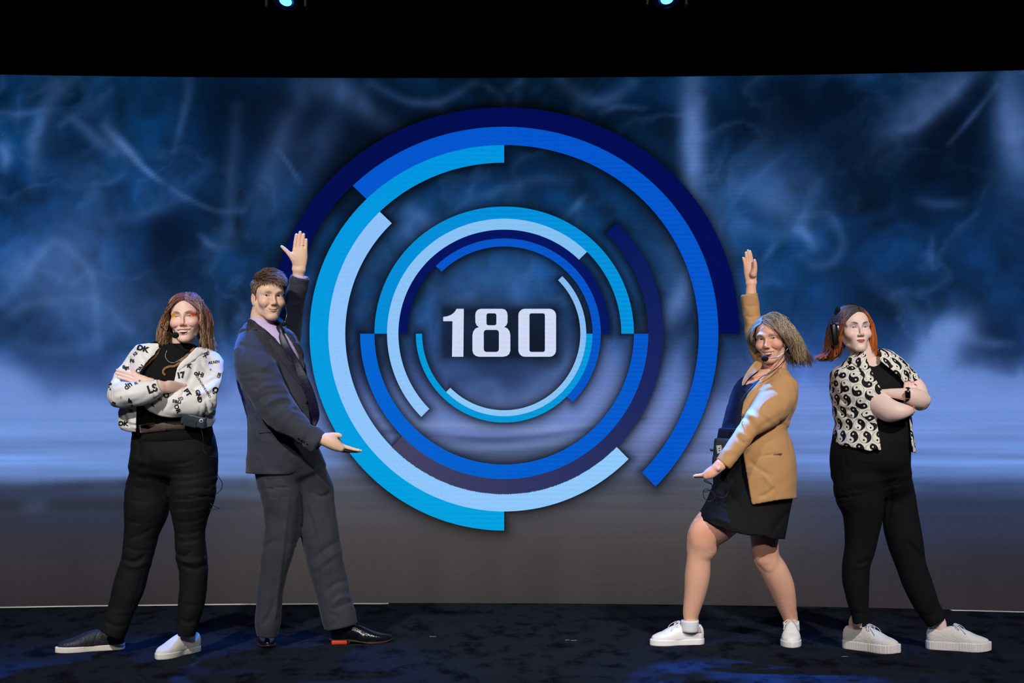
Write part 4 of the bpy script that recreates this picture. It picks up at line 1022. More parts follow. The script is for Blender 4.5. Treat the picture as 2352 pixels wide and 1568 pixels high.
# shoes: local frame X forwards along the foot, Z up, origin under the heel end
def shoe(parent, heel, toe, L, m_up, m_sole, kind='sneaker', sole=0.026, W_=0.098, topz=0.092, heelm=None, lacem=None, yawfix=0, h=0.0028, toeup=0.0, name='shoe', ribs=False, tilt=0):
    """heel,toe: photo pixels of the sole's lower edge, on the carpet; returns the shoe object"""
    def ground(p): Y = F * CAMZ / (p[1] - CY); return W(p[0], p[1], Y)
    a = ground(heel); b = ground(toe); d = (b - a); d.z = 0; d.normalize(); 
    X = d; Z = Vector((0, 0, 1)); Yv = Z.cross(X); M = Matrix((X, Yv, Z)).transposed().to_4x4(); 
    mid = (a + b) / 2; M.translation = mid - X * L / 2; M.translation.z = 0.0
    if tilt: M = M @ Matrix.Rotation(math.radians(tilt), 4, 'Y')
    wd = W_ / 2
    outl = [(0.11, 0, 0.74), (0.30, 0.0, 0.76), (0.5, -0.03, 0.76), (0.70, -0.02, 0.98), (0.84, 0.02, 0.88), (0.955, 0.10, 0.44)]
    if kind == 'dress': outl = [(0.09, 0, 0.62), (0.30, 0, 0.60), (0.5, -0.02, 0.66), (0.68, 0, 0.90), (0.84, 0.04, 0.68), (0.965, 0.06, 0.32)]
    s = Sdf((-0.02, -wd * 1.5, -0.01), (L + 0.02, wd * 1.5, sole + 0.008), h)
    Xa, Ya, Za = s.full(); d2 = np.full(s.D.shape, 9.0, np.float32)
    A = cr(np.array(outl), 5)
    for i in range(len(A) - 1):
        p0 = np.array((A[i][0] * L, A[i][1] * wd)); p1 = np.array((A[i + 1][0] * L, A[i + 1][1] * wd)); e = p1 - p0; t = np.clip(((Xa - p0[0]) * e[0] + (Ya - p0[1]) * e[1]) / (e @ e), 0, 1)
        r = (A[i][2] + (A[i + 1][2] - A[i][2]) * t) * wd; d2 = np.minimum(d2, np.hypot(Xa - p0[0] - e[0] * t, Ya - p0[1] - e[1] * t) - r)
    th = sole
    if kind == 'dress':
        top = 0.024 - 0.014 * np.clip((Xa / L - 0.32) / 0.25, 0, 1); bot = np.where(Xa < 0.28 * L, 0.018, np.clip((Xa / L - 0.30) / 0.04, 0, 1) * (0.014 * np.clip(1 - (Xa / L - 0.30) / 0.32, 0, 1)) + 0.010 * np.clip((Xa / L - 0.80) / 0.2, 0, 1) ** 2)
        top = top + 0.010 * np.clip((Xa / L - 0.80) / 0.2, 0, 1) ** 2; top = np.maximum(top, bot + 0.006)
    else:
        rise = toeup * np.clip((Xa / L - 0.75) / 0.25, 0, 1) ** 2; top = th + rise; bot = rise * 0.8
    dd = d2 + 0.0005
    if ribs:
        ang = Xa * 1.0 + 0; dd = dd + 0.0016 * (np.sin(np.arctan2(Ya, (Xa - L * 0.5) * 0.35) * 0 + (Xa + np.abs(Ya) * 0.9) * 2 * math.pi / 0.0085)) * (Za > th * 0.18)
    s.D = smax(dd, np.maximum(Za - top, bot - Za), 0.004 if kind != 'dress' else 0.001)
    so = make('sole', s, m_sole, None, 1, M=M)
    # upper
    s = Sdf((-0.02, -wd * 1.4, -0.005), (L + 0.02, wd * 1.4, topz + 0.03), h)
    if kind == 'dress':
        st = [(0.12, 0.044, 0.60, 0.052), (0.30, 0.046, 0.58, 0.050), (0.45, 0.040, 0.66, 0.046), (0.60, 0.028, 0.84, 0.038), (0.76, 0.021, 0.76, 0.028), (0.90, 0.020, 0.46, 0.020), (0.97, 0.020, 0.22, 0.014)]
    else:
        st = [(0.115, 0.044, 0.72, 0.052), (0.28, 0.044, 0.74, 0.054), (0.42, 0.040, 0.74, 0.056), (0.56, 0.034, 0.82, 0.050), (0.70, 0.030, 0.92, 0.036), (0.84, 0.028, 0.82, 0.026), (0.93, 0.027, 0.52, 0.018)]
    P = [(a_[0] * L, 0, a_[1] + (sole - 0.026) * (kind != 'dress')) for a_ in st]
    s.loft(P, [a_[2] * wd * 0.97 for a_ in st], [a_[3] for a_ in st], k=0, vh=(0, 0, 1), n=4, p=2.3)
    Xa, Ya, Za = s.full()
    if kind == 'dress':
        base = 0.020 - 0.012 * np.clip((Xa / L - 0.32) / 0.25, 0, 1) + 0.009 * np.clip((Xa / L - 0.80) / 0.2, 0, 1) ** 2
    else: base = sole - 0.003 + toeup * np.clip((Xa / L - 0.75) / 0.25, 0, 1) ** 2
    s.D = np.maximum(s.D, base - Za)
    # ankle opening
    if kind == 'slip': s.D = smax(s.D, Za - (topz - 0.030 * np.clip((Xa / L - 0.02) / 0.16, 0, 1) + 0.040 * np.clip((Xa / L - 0.20) / 0.16, 0, 1)), 0.003)
    else: s.D = smax(s.D, Za - (topz - 0.018 * np.exp(-((Xa / L - 0.20) / 0.09) ** 2)), 0.003)
    s.ell((0.215 * L, 0, topz + 0.012), (0.175 * L, wd * 0.62, 0.040), 0.003, 's')
    if kind in ('sneaker', 'chunky'):   # toe cap seam and eyelet edge
        d3 = np.abs(Xa - L * (0.80 - 6 * (Ya ** 2) / L)); s.D = np.where(Za > sole + 0.002, s.D + 0.0012 * np.exp(-(d3 / 0.0022) ** 2), s.D)
        d3 = np.abs(Za - (sole + 0.018 + 0.035 * np.clip(1 - Xa / (0.36 * L), 0, 1))); s.D += 0.001 * np.exp(-(d3 / 0.0016) ** 2) * (Xa < 0.36 * L)
    if kind == 'chunky': s.D += (0.0012 * (vn3(Xa * 320, Ya * 320, Za * 320, 4) - 0.5)).astype(np.float32)
    if kind == 'slip':
        d3 = np.abs(Xa - L * (0.40 + 0.06 * np.clip((topz - Za) / 0.05, 0, 1))); s.D += 0.0016 * np.exp(-(d3 / 0.002) ** 2) * (Za > sole + 0.01)
    if kind == 'dress':
        d3 = np.abs(Xa - L * (0.66 - 5 * Ya ** 2 / L)); s.D += 0.001 * np.exp(-(d3 / 0.0016) ** 2); d3 = np.abs((Xa - 0.44 * L) + (Za - 0.05) * 0.6); s.D -= 0.001 * (d3 < 0.02)
    up = make(name, s, m_up, parent, 1, M=M)
    so.parent = up; so.name = 'sole'
    if heelm is not None:
        bm = bmesh.new(); add_box(bm, (0.150 * L, 0, 0.0105), (0.25 * L, W_ * 0.66, 0.020), None, 0.004); bmesh.ops.transform(bm, matrix=M, verts=bm.verts)
        link('heel_block', bm_mesh('heel_block', bm), heelm, up)
    if lacem is not None:
        parts = []; r = 0.0019 if kind != 'dress' else 0.0012; nl = 5 if kind != 'dress' else 3
        def topat(t, y):   # height of the vamp
            zs = np.interp(t, [q[0] for q in st], [q[1] + q[3] + (sole - 0.026) * (kind != 'dress') for q in st]); return zs - 14 * y * y + 0.001
        for i in range(nl):
            t = 0.43 + i * 0.058; w = 0.017 - 0.001 * i
            for a_, b_ in (((-w, t), (w, t + 0.03)), ((w, t), (-w, t + 0.03))):
                q = [((a_[1] + (b_[1] - a_[1]) * u) * L, a_[0] + (b_[0] - a_[0]) * u, topat(a_[1] + (b_[1] - a_[1]) * u, a_[0] + (b_[0] - a_[0]) * u) + 0.0015) for u in np.linspace(0, 1, 6)]
                parts.append(tube_np(q, r, 6, 0.6, vh=(0, 0.1, 1)))
        t = 0.42; zt = topat(t, 0) + 0.004
        for sgn in (-1, 1):
            loop = [(t * L, 0, zt), (t * L + 0.008, sgn * 0.014, zt + 0.006), (t * L + 0.020, sgn * 0.032, zt - 0.004), (t * L + 0.028, sgn * 0.030, zt - 0.016), (t * L + 0.020, sgn * 0.016, zt - 0.004), (t * L + 0.002, 0, zt)]
            parts.append(tube_np(cr(loop, 5), r, 6, 0.7, vh=(0, 0.1, 1)))
            end = [(t * L, 0, zt), (t * L + 0.020, sgn * 0.012, zt + 0.003), (t * L + 0.046, sgn * 0.030, zt - 0.014), (t * L + 0.058, sgn * 0.036, zt - 0.034)]
            parts.append(tube_np(cr(end, 5), r, 6, 0.7, vh=(0, 0.1, 1)))
        v, q = merge(parts); v = v @ np.array(M.to_3x3()).T + np.array(M.translation); link('laces', quads_mesh('laces', v, q), lacem, up)
    return up, M

def ankle(M, L, leg, r0, r1, skin, top=0.10, marks=()):
    """foot inside the shoe, ankle, and lower leg up to the point leg"""
    a = M @ Vector((0.23 * L, 0, 0.055)); b = M @ Vector((0.205 * L, 0, top)); P = [a, b, b.lerp(leg, 0.5), leg]
    A = np.array([tuple(p) for p in P]); s = Sdf(A.min(0) - 0.06, A.max(0) + 0.06, 0.005); s.loft(P, [0.026, r0, (r0 + r1) / 2, r1], [0.030, r0 * 1.05, (r0 + r1) / 2, r1], k=0)
    return piece(s, skin, 2, marks)
# ================================================================ man in the charcoal suit
man = thing('person', 'man in a charcoal suit and lavender shirt, one arm raised, the other held out', 'person', (W(690, 1480, 8.28).x, 8.28, 0))
YM = 8.28
M_SUIT = mat('charcoal_wool', (53, 56, 66), 0.78, bump=(900, 0.25), spec=0.25, sheen=0.15)
M_SUITT = mat('charcoal_trouser_wool', (49, 52, 61), 0.72, bump=(900, 0.2), spec=0.28, sheen=0.1)
M_LAV = mat('lavender_cotton', (205, 186, 228), 0.75, bump=(700, 0.15))
M_LAPEL = mat('lapel_wool', (48, 50, 60), 0.65, spec=0.3, bump=(900, 0.2))
M_BTN = mat('dark_button', (22, 22, 26), 0.3)
skin_m = (236, 196, 168)
Mh = head_M(627.5, 679, YM - 0.09, 24, 1, 1.5, 0.985)
neck = [(W(603, 722, YM + 0.0), 27 * S(YM)), (W(604, 745, YM + 0.01), 27 * S(YM)), (W(606, 765, YM + 0.02), 26 * S(YM))]
hv, hq, hc = build_head(man, Mh, neck, skin_m, dict(smile=0.55, cheek=0.6, mouthw=0.0235, open=0.12, jaw=0.96, width=0.94, brow=(110, 78, 56), brow_a=0.55, browz=0.0005, iris=(70, 50, 36), gaze=(-0.38, -1, 0), lip=(198, 118, 104), lip_a=0.55,
    stubble=0.10, eyeu=0.0048, eyel=0.0030, lash=(80, 55, 45), nose=0.97, moles=[((-0.045, -0.06, -0.06), 0.0013, (120, 70, 60)), ((-0.040, -0.065, -0.066), 0.0012, (120, 70, 60))], blush=0.25))
hc = paint_scalp(hv, hc, Mh, hairline, (80, 60, 44))
# hands
h1 = hand([((672, 618), (701, 617)), ((671, 604), (705, 601)), ((670, 588), (707, 588)), ((673, 573), (705, 575))],
          [[(677, 578, 5.0), (678, 560, 4.5), (679.5, 549, 4.2), (681, 539, 3.7)], [(685, 575, 5.0), (687, 555, 4.5), (688.5, 543, 4.3), (689.5, 533.5, 3.8)],
           [(693.5, 576, 4.9), (695, 557, 4.4), (696.5, 546, 4.2), (697.5, 538.5, 3.7)], [(701.5, 580, 4.4), (702.5, 566, 4.0), (703.2, 558, 3.7), (703.6, 550.5, 3.2)],
           [(684, 606, 6.0, 8.435), (677, 597, 7.0, 8.432), (669, 588, 6.0, 8.43), (661, 579, 4.8, 8.43), (654, 572, 4.4, 8.43), (647, 566, 3.2, 8.43)]],
          [((673, 652), (699, 654), 8.462), ((672, 640), (699, 643), 8.458), ((672, 630), (699, 632), 8.45), ((673, 620), (700, 620), 8.442)], 8.44, thick=0.42)
h2 = hand([((748, 996), (739, 1020)), ((760, 997), (752, 1028)), ((773, 1007), (766, 1034)), ((785, 1019), (780, 1037))],
          [[(778, 1021, 5.2), (795, 1026.5, 4.6), (812, 1031.5, 3.9), (825, 1034, 3.2)], [(777, 1027, 5.2, 7.995), (797, 1031.5, 4.6, 7.995), (815, 1035, 3.9, 7.995), (829, 1035, 3.1, 7.995)],
           [(776, 1029, 5.2, 8.014), (795, 1034, 4.4, 8.014), (812, 1036, 3.8, 8.014), (823, 1036, 3.0, 8.014)], [(772, 1031, 4.8, 8.032), (788, 1035, 4, 8.032), (803, 1037, 3.3, 8.032)],
           [(752, 1004, 8.5), (762, 999.5, 6.8), (772, 998.3, 5.4), (779, 999, 5.0), (782.5, 1000.5, 4.3)]],
          [((722, 985), (710, 1012)), ((738, 993), (727, 1018)), ((748, 997), (740, 1020))], 7.975, thick=1.15)
body_parts = [(hv, hq, hc), piece(h1, skin_m), piece(h2, skin_m)]
# garments
tors = edges([((575, 738), (652, 752), YM + 0.01, 0.95), ((546, 768), (672, 782), YM, 0.85), ((540, 815), (694, 815), YM, 0.80), ((544, 862), (703, 863), YM, 0.80), ((560, 915), (716, 913), YM, 0.82), ((570, 965), (721, 965), YM, 0.85), ((570, 1015), (716, 1020), YM, 0.88), ((567, 1060), (712, 1060), YM, 0.9), ((565, 1105), (705, 1105), YM, 0.9)], YM)
arm = edges([((548, 772), (622, 774), 8.20), ((538, 812), (626, 808), 8.16), ((541, 856), (638, 846), 8.12), ((566, 905), (655, 886), 8.09), ((590, 943), (672, 919), 8.06), ((620, 972), (690, 943), 8.03), ((655, 996), (709, 964), 8.01), ((690, 1019), (732, 983), 7.99), ((720, 1040), (749, 996), 7.98)], 8.1, 0.86)
farm = edges([((625, 815), (678, 800), 8.36), ((628, 775), (690, 765), 8.46), ((638, 748), (692, 733), 8.52), ((646, 715), (696, 705), 8.52), ((655, 680), (701, 684), 8.50), ((663, 655), (706, 664), 8.47), ((669, 629), (710, 643), 8.455)], 8.5, 0.9)
cutV = [(560, 715), (569, 727), (600, 749), (632, 776), (668, 822), (691, 868), (701, 900), (709, 935), (713, 975), (745, 985), (745, 900), (706, 862), (687, 816), (667, 779), (643, 745), (620, 722)]
# shirt under it
sh = garment([((tors[0][:7], np.array(tors[1][:7]) - 0.012, np.array(tors[2][:7]) - 0.012),)], h=0.006)
col = edges([((573, 722), (633, 738), YM - 0.005), ((570, 738), (637, 755), YM - 0.005), ((566, 760), (642, 772), YM)], YM, 1.0); sh.loft(*col, k=0.006, cap=0.1)
sh.keep([(571, 722), (590, 727), (609, 735), (620, 744), (633, 746), (641, 752), (650, 765), (760, 765), (760, 1030), (520, 1030), (520, 735)])
shirt = make('shirt', sh, M_LAV, man, 2)
sj = Surf(shirt)
# jacket: shell, opened in front
s2 = garment([(tors,), (arm, 0.014, 2.1, 0.12), (farm, 0.02, 2.1, 0.12)], h=0.0055)
wrinkle(s2, 0.007, (12, 12, 20), 3)
crease(s2, [([(545, 790), (580, 800), (618, 812)], 4, 0.004), ([(560, 862), (600, 852), (636, 868)], 5, 0.006), ([(575, 905), (610, 886), (645, 884)], 5, -0.007), ([(582, 925), (620, 905), (660, 905)], 4, 0.007),
            ([(600, 940), (632, 915), (668, 915)], 5, -0.007), ([(612, 955), (640, 930), (676, 928)], 4, 0.006), ([(650, 975), (668, 950), (690, 945)], 4, -0.004), ([(556, 900), (575, 940), (590, 985)], 5, 0.006), ([(562, 880), (590, 905), (600, 935)], 4, -0.005),
            ([(640, 905), (668, 935), (700, 950)], 4, 0.006), ([(664, 875), (682, 905), (700, 925)], 6, -0.004), ([(590, 965), (596, 1020), (592, 1088)], 3, 0.003),
            ([(680, 1040), (700, 1010), (712, 990)], 4, 0.006), ([(576, 940), (620, 965), (660, 1000), (700, 1035)], 5, 0.008)], 8.4)
crease(s2, [([(650, 690), (665, 672), (690, 672)], 3, -0.006), ([(648, 702), (668, 690), (694, 690)], 3, 0.006), ([(650, 722), (670, 700), (696, 700)], 4, -0.007), ([(650, 745), (668, 722), (692, 722)], 4, 0.008), ([(655, 650), (672, 655), (700, 650)], 3, 0.003)], 99)
s2.shell(0.0155); s2.keep(cutV, (7.5, YM + 0.03), sub=True)
s2.keep([(500, 500), (800, 500), (800, 1045), (712, 1045), (700, 1068), (686, 1082), (662, 1090), (600, 1090), (560, 1086), (500, 1080)])
jacket = make('suit_jacket', s2, M_SUIT, man, 2)
su = Surf([jacket]); sfull = Surf([jacket, shirt])
patch('lapel', su, [(562, 741), (564, 728), (570, 726), (600, 748), (632, 775), (668, 821), (692, 868), (703, 904), (688, 886), (660, 850), (634, 814), (622, 792), (617, 780), (624, 778), (611, 769), (590, 757)], M_LAPEL, jacket, 0.004)
patch('lapel', su, [(643, 745), (667, 779), (687, 816), (706, 864), (702, 836), (695, 810), (686, 792), (674, 786), (676, 778), (660, 760)], M_LAPEL, jacket, 0.004)
patch('pocket_flap', su, [(593, 984), (622, 985), (624, 994), (595, 994)], M_SUIT, jacket, 0.003)
shirt_button(su, 704.5, 925, 0.0085, M_BTN, jacket)
for x, y in ((686.5, 1007), (692.8, 1011), (699.3, 1014.6), (706, 1018.5)): shirt_button(su, x, y, 0.0058, M_BTN, jacket)
# cuffs
tube('shirt_cuff', [W(688, 652, 8.462), W(689.5, 640, 8.457), W(691, 632.5, 8.455)], [0.0385, 0.038, 0.0375], M_LAV, shirt, 24, 3, 0.86)
tube('shirt_cuff', [W(728, 1010, 7.99), W(738, 1010.5, 7.982)], [0.026, 0.025], M_LAV, shirt, 24, 3, 0.9)
M_TIE = mat('patterned_navy_tie', (26, 24, 48), 0.4, bump=(300, 0.2), var=(240, 0.9), spec=0.5)
ts = Sdf(W(625, 990, 8.05) - Vector((0.02, 0.04, 0.02)), W(740, 745, 8.4) + Vector((0.02, 0.04, 0.02)), 0.0034)
def onshirt(x, y, o=0.006): return sj.hit(x, y, o)[0]
tp = [(647, 768, 5.5), (649, 776, 8.5), (658, 800, 11), (676, 836, 14), (693, 872, 16), (706, 908, 18), (715, 940, 18), (720, 962, 14), (722, 980, 3)]
tpos = [onshirt(x - 2, y, 0.006) if i < 4 else W(x, y, onshirt(x - 6, y).y - 0.012) for i, (x, y, w) in enumerate(tp)]
ts.loft(tpos, [w * S(8.15) for _, _, w in tp], [0.006] * len(tp), k=0, p=2.4, cap=0.4); ts.loft([onshirt(638, 752, 0.007), onshirt(642, 760, 0.008), onshirt(647, 770, 0.007)], [0.0145, 0.0135, 0.009], [0.008, 0.009, 0.007], k=0.003, p=2.6, cap=0.5)
tie = make('tie', ts, M_TIE, man, 1)
# trousers
pel = edges([((578, 1010), (715, 1010)), ((582, 1050), (735, 1055)), ((592, 1088), (750, 1092), YM, 0.58)], YM, 0.80)
la = edges([((604, 1052), (680, 1060), YM, 1.3), ((598, 1115), (690, 1130)), ((611, 1178), (690, 1195)), ((607, 1225), (686, 1232)), ((601, 1270), (676, 1276)), ((595, 1316), (661, 1316)), ((591, 1360), (650, 1358)), ((589, 1400), (646, 1396)), ((587, 1436), (643, 1424)), ((591, 1458), (634, 1464))], YM - 0.04, 0.92)
lb = edges([((655, 1050), (728, 1058), YM + 0.02, 1.25), ((672, 1120), (764, 1122)), ((684, 1170), (769, 1168)), ((692, 1225), (779, 1225)), ((704, 1285), (786, 1278)), ((717, 1332), (795, 1322)), ((728, 1372), (804, 1360)), ((739, 1418), (814, 1398)), ((749, 1453), (818, 1422))], YM + 0.04, 0.9)
s = garment([(pel,), (la, 0.04, 2.2, 0.1), (lb, 0.03, 2.2, 0.1)], h=0.006)
wrinkle(s, 0.006, (9, 9, 9), 11)
crease(s, [([(632, 1118), (610, 1180), (612, 1210)], 7, -0.006), ([(655, 1110), (635, 1200), (618, 1290)], 4, 0.004), ([(665, 1130), (650, 1260), (634, 1400), (628, 1440)], 4, -0.008), ([(690, 1130), (676, 1260), (650, 1380)], 6, 0.006), ([(596, 1270), (615, 1250), (640, 1240)], 5, 0.006), ([(598, 1440), (620, 1410), (634, 1370)], 5, 0.007),
           ([(700, 1130), (725, 1200), (750, 1290), (770, 1380)], 4, -0.006), ([(712, 1125), (740, 1140), (762, 1128)], 4, 0.007), ([(715, 1290), (745, 1262), (780, 1240)], 6, 0.006), ([(720, 1310), (750, 1285), (786, 1262)], 6, -0.006), ([(740, 1370), (770, 1340), (795, 1335)], 5, 0.007), ([(760, 1390), (785, 1372), (804, 1372)], 4, -0.006), ([(760, 1400), (790, 1388), (808, 1382)], 3, 0.006),
           ([(690, 1130), (694, 1180), (690, 1215)], 4, 0.012), ([(755, 1405), (775, 1420), (760, 1440)], 5, 0.005)], 99)
s.shell(0.016, 0.32)
trousers = make('suit_trousers', s, M_SUITT, man, 2)
body_parts.append(piece(underbody([tors, arm, farm, pel, la, lb]), skin_m))
M_DRESS = mat('black_polished_leather', (16, 16, 22), 0.22, spec=0.7, coat=0.3); M_SOLED = mat('dark_leather_sole', (52, 34, 26), 0.5); M_ORANGE = mat('orange_heel', (196, 62, 26), 0.45); M_BLACE = mat('black_lace', (10, 10, 12), 0.7)
sA, mA = shoe(man, (754, 1478.5), (903, 1474), 0.300, M_DRESS, M_SOLED, 'dress', 0.02, 0.100, 0.098, heelm=M_ORANGE, lacem=M_BLACE)
sB, mB = shoe(man, (606, 1462), (616, 1493), 0.285, M_DRESS, M_SOLED, 'dress', 0.02, 0.100, 0.088, heelm=M_SOLED, lacem=M_BLACE)
body_parts += [ankle(mA, 0.300, W(775, 1400, YM + 0.04), 0.031, 0.034, (34, 34, 40)), ankle(mB, 0.285, W(616, 1400, YM - 0.04), 0.031, 0.034, (34, 34, 40))]
body_mesh(man, body_parts)
# hair: short, combed across
def short_hair(M, n, seed, L0=0.030):
    r = np.random.default_rng(seed); P = scalp_roots(lambda x, y: hairline(x, y) + 0.002)(r, n); cen = np.array((0, 0.011, 0.037)); rad = np.array((0.075, 0.098, 0.082))
    N_ = (P - cen) / rad ** 2; N_ /= np.linalg.norm(N_, axis=1)[:, None]
    top = np.clip((P[:, 2] - 0.055) / 0.03, 0, 1); back = np.clip((P[:, 1] + 0.01) / 0.06, 0, 1); ln = (0.010 + L0 * top * (1 - 0.62 * back)) * r.uniform(0.75, 1.25, n)
    cmb = np.stack([0.55 * top - 0.1, -0.55 * top - 0.1 + 0.7 * (1 - top) * (P[:, 1] > 0), -0.9 * (1 - top)], 1); cmb = cmb - (cmb * N_).sum(1)[:, None] * N_; cmb /= np.linalg.norm(cmb, axis=1)[:, None]
    path = [P - N_ * 0.002]; p = P.copy(); d = N_ * 0.55 + cmb * 0.8 + r.normal(0, 0.12, (n, 3))
    for i in range(6):
        d = d / np.linalg.norm(d, axis=1)[:, None]; p = p + d * (ln / 6)[:, None]; path.append(p.copy()); d = d * 0.7 + cmb * 0.5 + N_ * 0.03
        q = (p - cen) / (rad * 1.03); e = np.linalg.norm(q, axis=1); m = e < 1; p[m] = cen + q[m] / e[m, None] * rad * 1.03
    return np.stack(path, 1), P
A, P0 = short_hair(Mh, 6500, 5, 0.040)
r = np.random.default_rng(3); c0 = lin((104, 78, 56)); c1 = lin((160, 122, 86)); cc = c0 + (c1 - c0) * r.uniform(0, 1, (len(A), 1, 1)) ** 1.5 + np.zeros((len(A), A.shape[1], 1))
strands('hair', to_world(Mh, A), np.tile(np.array([0.9, 1.0, 1.0, 0.9, 0.8, 0.6, 0.25]) * 0.00135, (len(A), 1)), cc, M_HAIR, man)
# ring on the raised hand
M_GOLD = mat('gold', (230, 180, 90), 0.25, metal=1)
bm = bmesh.new(); a = np.linspace(0, 2 * np.pi, 25); rr = 4.9 * S(8.44)
v, q = tube_np([tuple(W(695.3, 563.5, 8.44) + Vector((rr * math.cos(t), rr * math.sin(t), 0.0012 * math.cos(t)))) for t in a], 0.0009, 6, cap=False)
link('ring', quads_mesh('ring', v, q), M_GOLD, man); bm.free()
# headset
M_BLK = mat('black_plastic', (14, 14, 16), 0.35, spec=0.5); M_FOAM = mat('foam_windscreen', (10, 10, 12), 0.95, bump=(700, 0.6)); M_STEEL = mat('steel', (150, 150, 155), 0.3, metal=1); M_CABLE = mat('black_cable', (16, 16, 19), 0.45)
def headband(M, pts, r, name='headband', parent=None, m=None, flat=0.45):
    """pts local; smooth band"""
    A = cr(np.array(pts), 6); v, q = tube_np(to_world(M, A), r, 8, flat, vh=tuple(M.to_3x3() @ Vector((0, 0, 1)))); return link(name, quads_mesh(name, v, q), m or M_BLK, parent)
def arc_pts(y0, w, top, low, n=11, lean=0.0, cx=0):
    t = np.linspace(0, np.pi, n); return [(cx + w * math.cos(a), y0 + lean * math.sin(a), low + (top - low) * math.sin(a)) for a in t]
hs = thing('headset', 'thin black headset worn by the man in the charcoal suit', 'headset', tuple(W(620, 640, YM)))
headband(Mh, arc_pts(0.02, 0.082, 0.132, 0.030, lean=0.02), 0.0032, parent=hs)
ball('ear_cup', W(653.5, 683, 8.235), (0.006, 0.012, 0.019), M_BLK, hs)
tube('mic_boom', [W(654.5, 690, 8.22), W(656, 705, 8.20), W(658.5, 718, 8.18), W(657, 730, 8.17), W(654, 740, 8.16)], 0.0013, M_STEEL, hs)
ball('windscreen', W(652, 744, 8.16), (0.012, 0.010, 0.010), M_FOAM, hs)
# ================================================================ woman in the white lettered jacket
YA = 8.05
w1 = thing('person', 'smiling woman in a white jacket with black lettering, arms crossed, mismatched slip-on shoes', 'person', (W(350, 1490, YA).x, YA, 0))
skin_1 = (238, 200, 184)
M_WJ = mat('white_printed_denim', (232, 229, 226), 0.8, bump=(500, 0.25)); M_INK = mat('black_ink', (14, 14, 20), 0.7)
M_BKNIT = mat('black_ribbed_knit', (17, 17, 19), 0.9, bump=(60, 0.5, (8, 8, 0.3)), spec=0.2); M_BJEAN = mat('black_denim', (14, 14, 17), 0.75, bump=(700, 0.25), spec=0.25)
M1 = head_M(420.5, 726, YA - 0.10, 0, 5, -3, 0.99)
hv, hq, hc = build_head(w1, M1, [(W(421, 778, YA + 0.0), 25 * S(YA)), (W(421, 800, YA + 0.01), 25 * S(YA)), (W(420, 815, YA + 0.02), 26 * S(YA))], skin_1,
    dict(smile=1.0, open=1.3, cheek=0.9, mouthw=0.0295, nose=0.96, chinw=0.95, lipt=0.7, jaw=1.02, width=0.98, chin=0.004, eyeu=0.0030, eyel=0.0012, iris=(90, 110, 120), brow=(96, 66, 54), brow_a=0.75, lip=(206, 112, 108), lip_a=0.7, blush=0.5,
         shadow=((246, 170, 10), (236, 84, 46)), lash=(70, 45, 45), gaze=(0, -1, -0.06), moles=[((0.013, -0.105, -0.030), 0.0013, (245, 240, 235))]))
hl1 = lambda x, y: np.interp(y, [-0.10, -0.075, -0.055, -0.035, -0.015, 0.015, 0.04, 0.09], [0.075, 0.070, 0.058, 0.030, 0.0, -0.02, -0.05, -0.08])
hc = paint_scalp(hv, hc, M1, hl1, (70, 40, 32))
# hands
hA = hand([((336, 905), (344, 868)), ((322, 894), (331, 862)), ((310, 886), (318, 858))],
          [[(314, 864, 4.8), (299, 858.5, 4.3), (283, 853.5, 4), (269, 849.5, 3.2)], [(311, 871, 4.8), (296, 865.5, 4.3), (281, 860.5, 4), (267, 857, 3.2)],
           [(310, 878, 4.6), (296, 872.5, 4.2), (282, 868.5, 3.8), (271, 865.5, 3.1)], [(311, 884, 4.2, 7.925), (299, 880, 3.8, 7.925), (288, 877, 3.2, 7.925)],
           [(322, 876, 6.5), (315, 866, 5.2), (307.5, 854, 4.4), (301, 844.5, 3.4)]],
          [((372, 925), (368, 890)), ((352, 916), (356, 880)), ((338, 906), (346, 869))], 7.90, thick=0.55)
hB = hand([((364, 903), (366, 875), 7.815), ((383, 902), (386, 876), 7.835), ((400, 899), (402, 879), 7.86), ((412, 896), (414, 882), 7.885)],
          [[(410, 885, 5.0, 7.88), (425, 884, 4.5, 7.90)], [(410, 893, 5.0, 7.88), (425, 893, 4.5, 7.90)], [(388, 880, 6, 7.84), (400, 880, 5, 7.86), (414, 883, 4, 7.885)]],
          [((345, 915), (350, 878), 7.80), ((358, 907), (362, 876), 7.807), ((366, 903), (368, 875), 7.815)], 7.82, thick=0.6)
bp1 = [(hv, hq, hc), piece(hA, skin_1), piece(hB, skin_1)]
# clothes
T1 = edges([((394, 795), (447, 797), YA, 0.95), ((352, 813), (486, 815), YA, 0.6), ((326, 832), (496, 836), YA, 0.62), ((316, 870), (492, 870), YA, 0.68), ((312, 905), (488, 905), YA, 0.68), ((311, 940), (482, 940), YA, 0.68), ((309, 970), (484, 968), YA, 0.68), ((306, 1000), (490, 1000), YA, 0.68)], YA)
s = garment([(T1,)], h=0.006, p=2.3); s.loft(*edges([((397, 786), (444, 789), YA - 0.0), ((396, 800), (446, 802), YA)], YA, 1.0), k=0.006, cap=0.25)
crease(s, [([(398, 795), (420, 801), (444, 797)], 2, 0.004), ([(340, 960), (380, 965), (430, 960)], 4, 0.004)])
top1 = make('black_turtleneck', s, M_BKNIT, w1, 2)
J1 = edges([((360, 792), (458, 794), YA + 0.01, 0.85), ((318, 802), (490, 806), YA, 0.62), ((300, 830), (502, 834), YA, 0.68), ((293, 870), (500, 870), YA, 0.76), ((285, 910), (496, 912), YA, 0.78), ((278, 945), (493, 943), YA, 0.80), ((273, 974), (494, 962), YA, 0.80), ((284, 996), (482, 984), YA, 0.78)], YA)
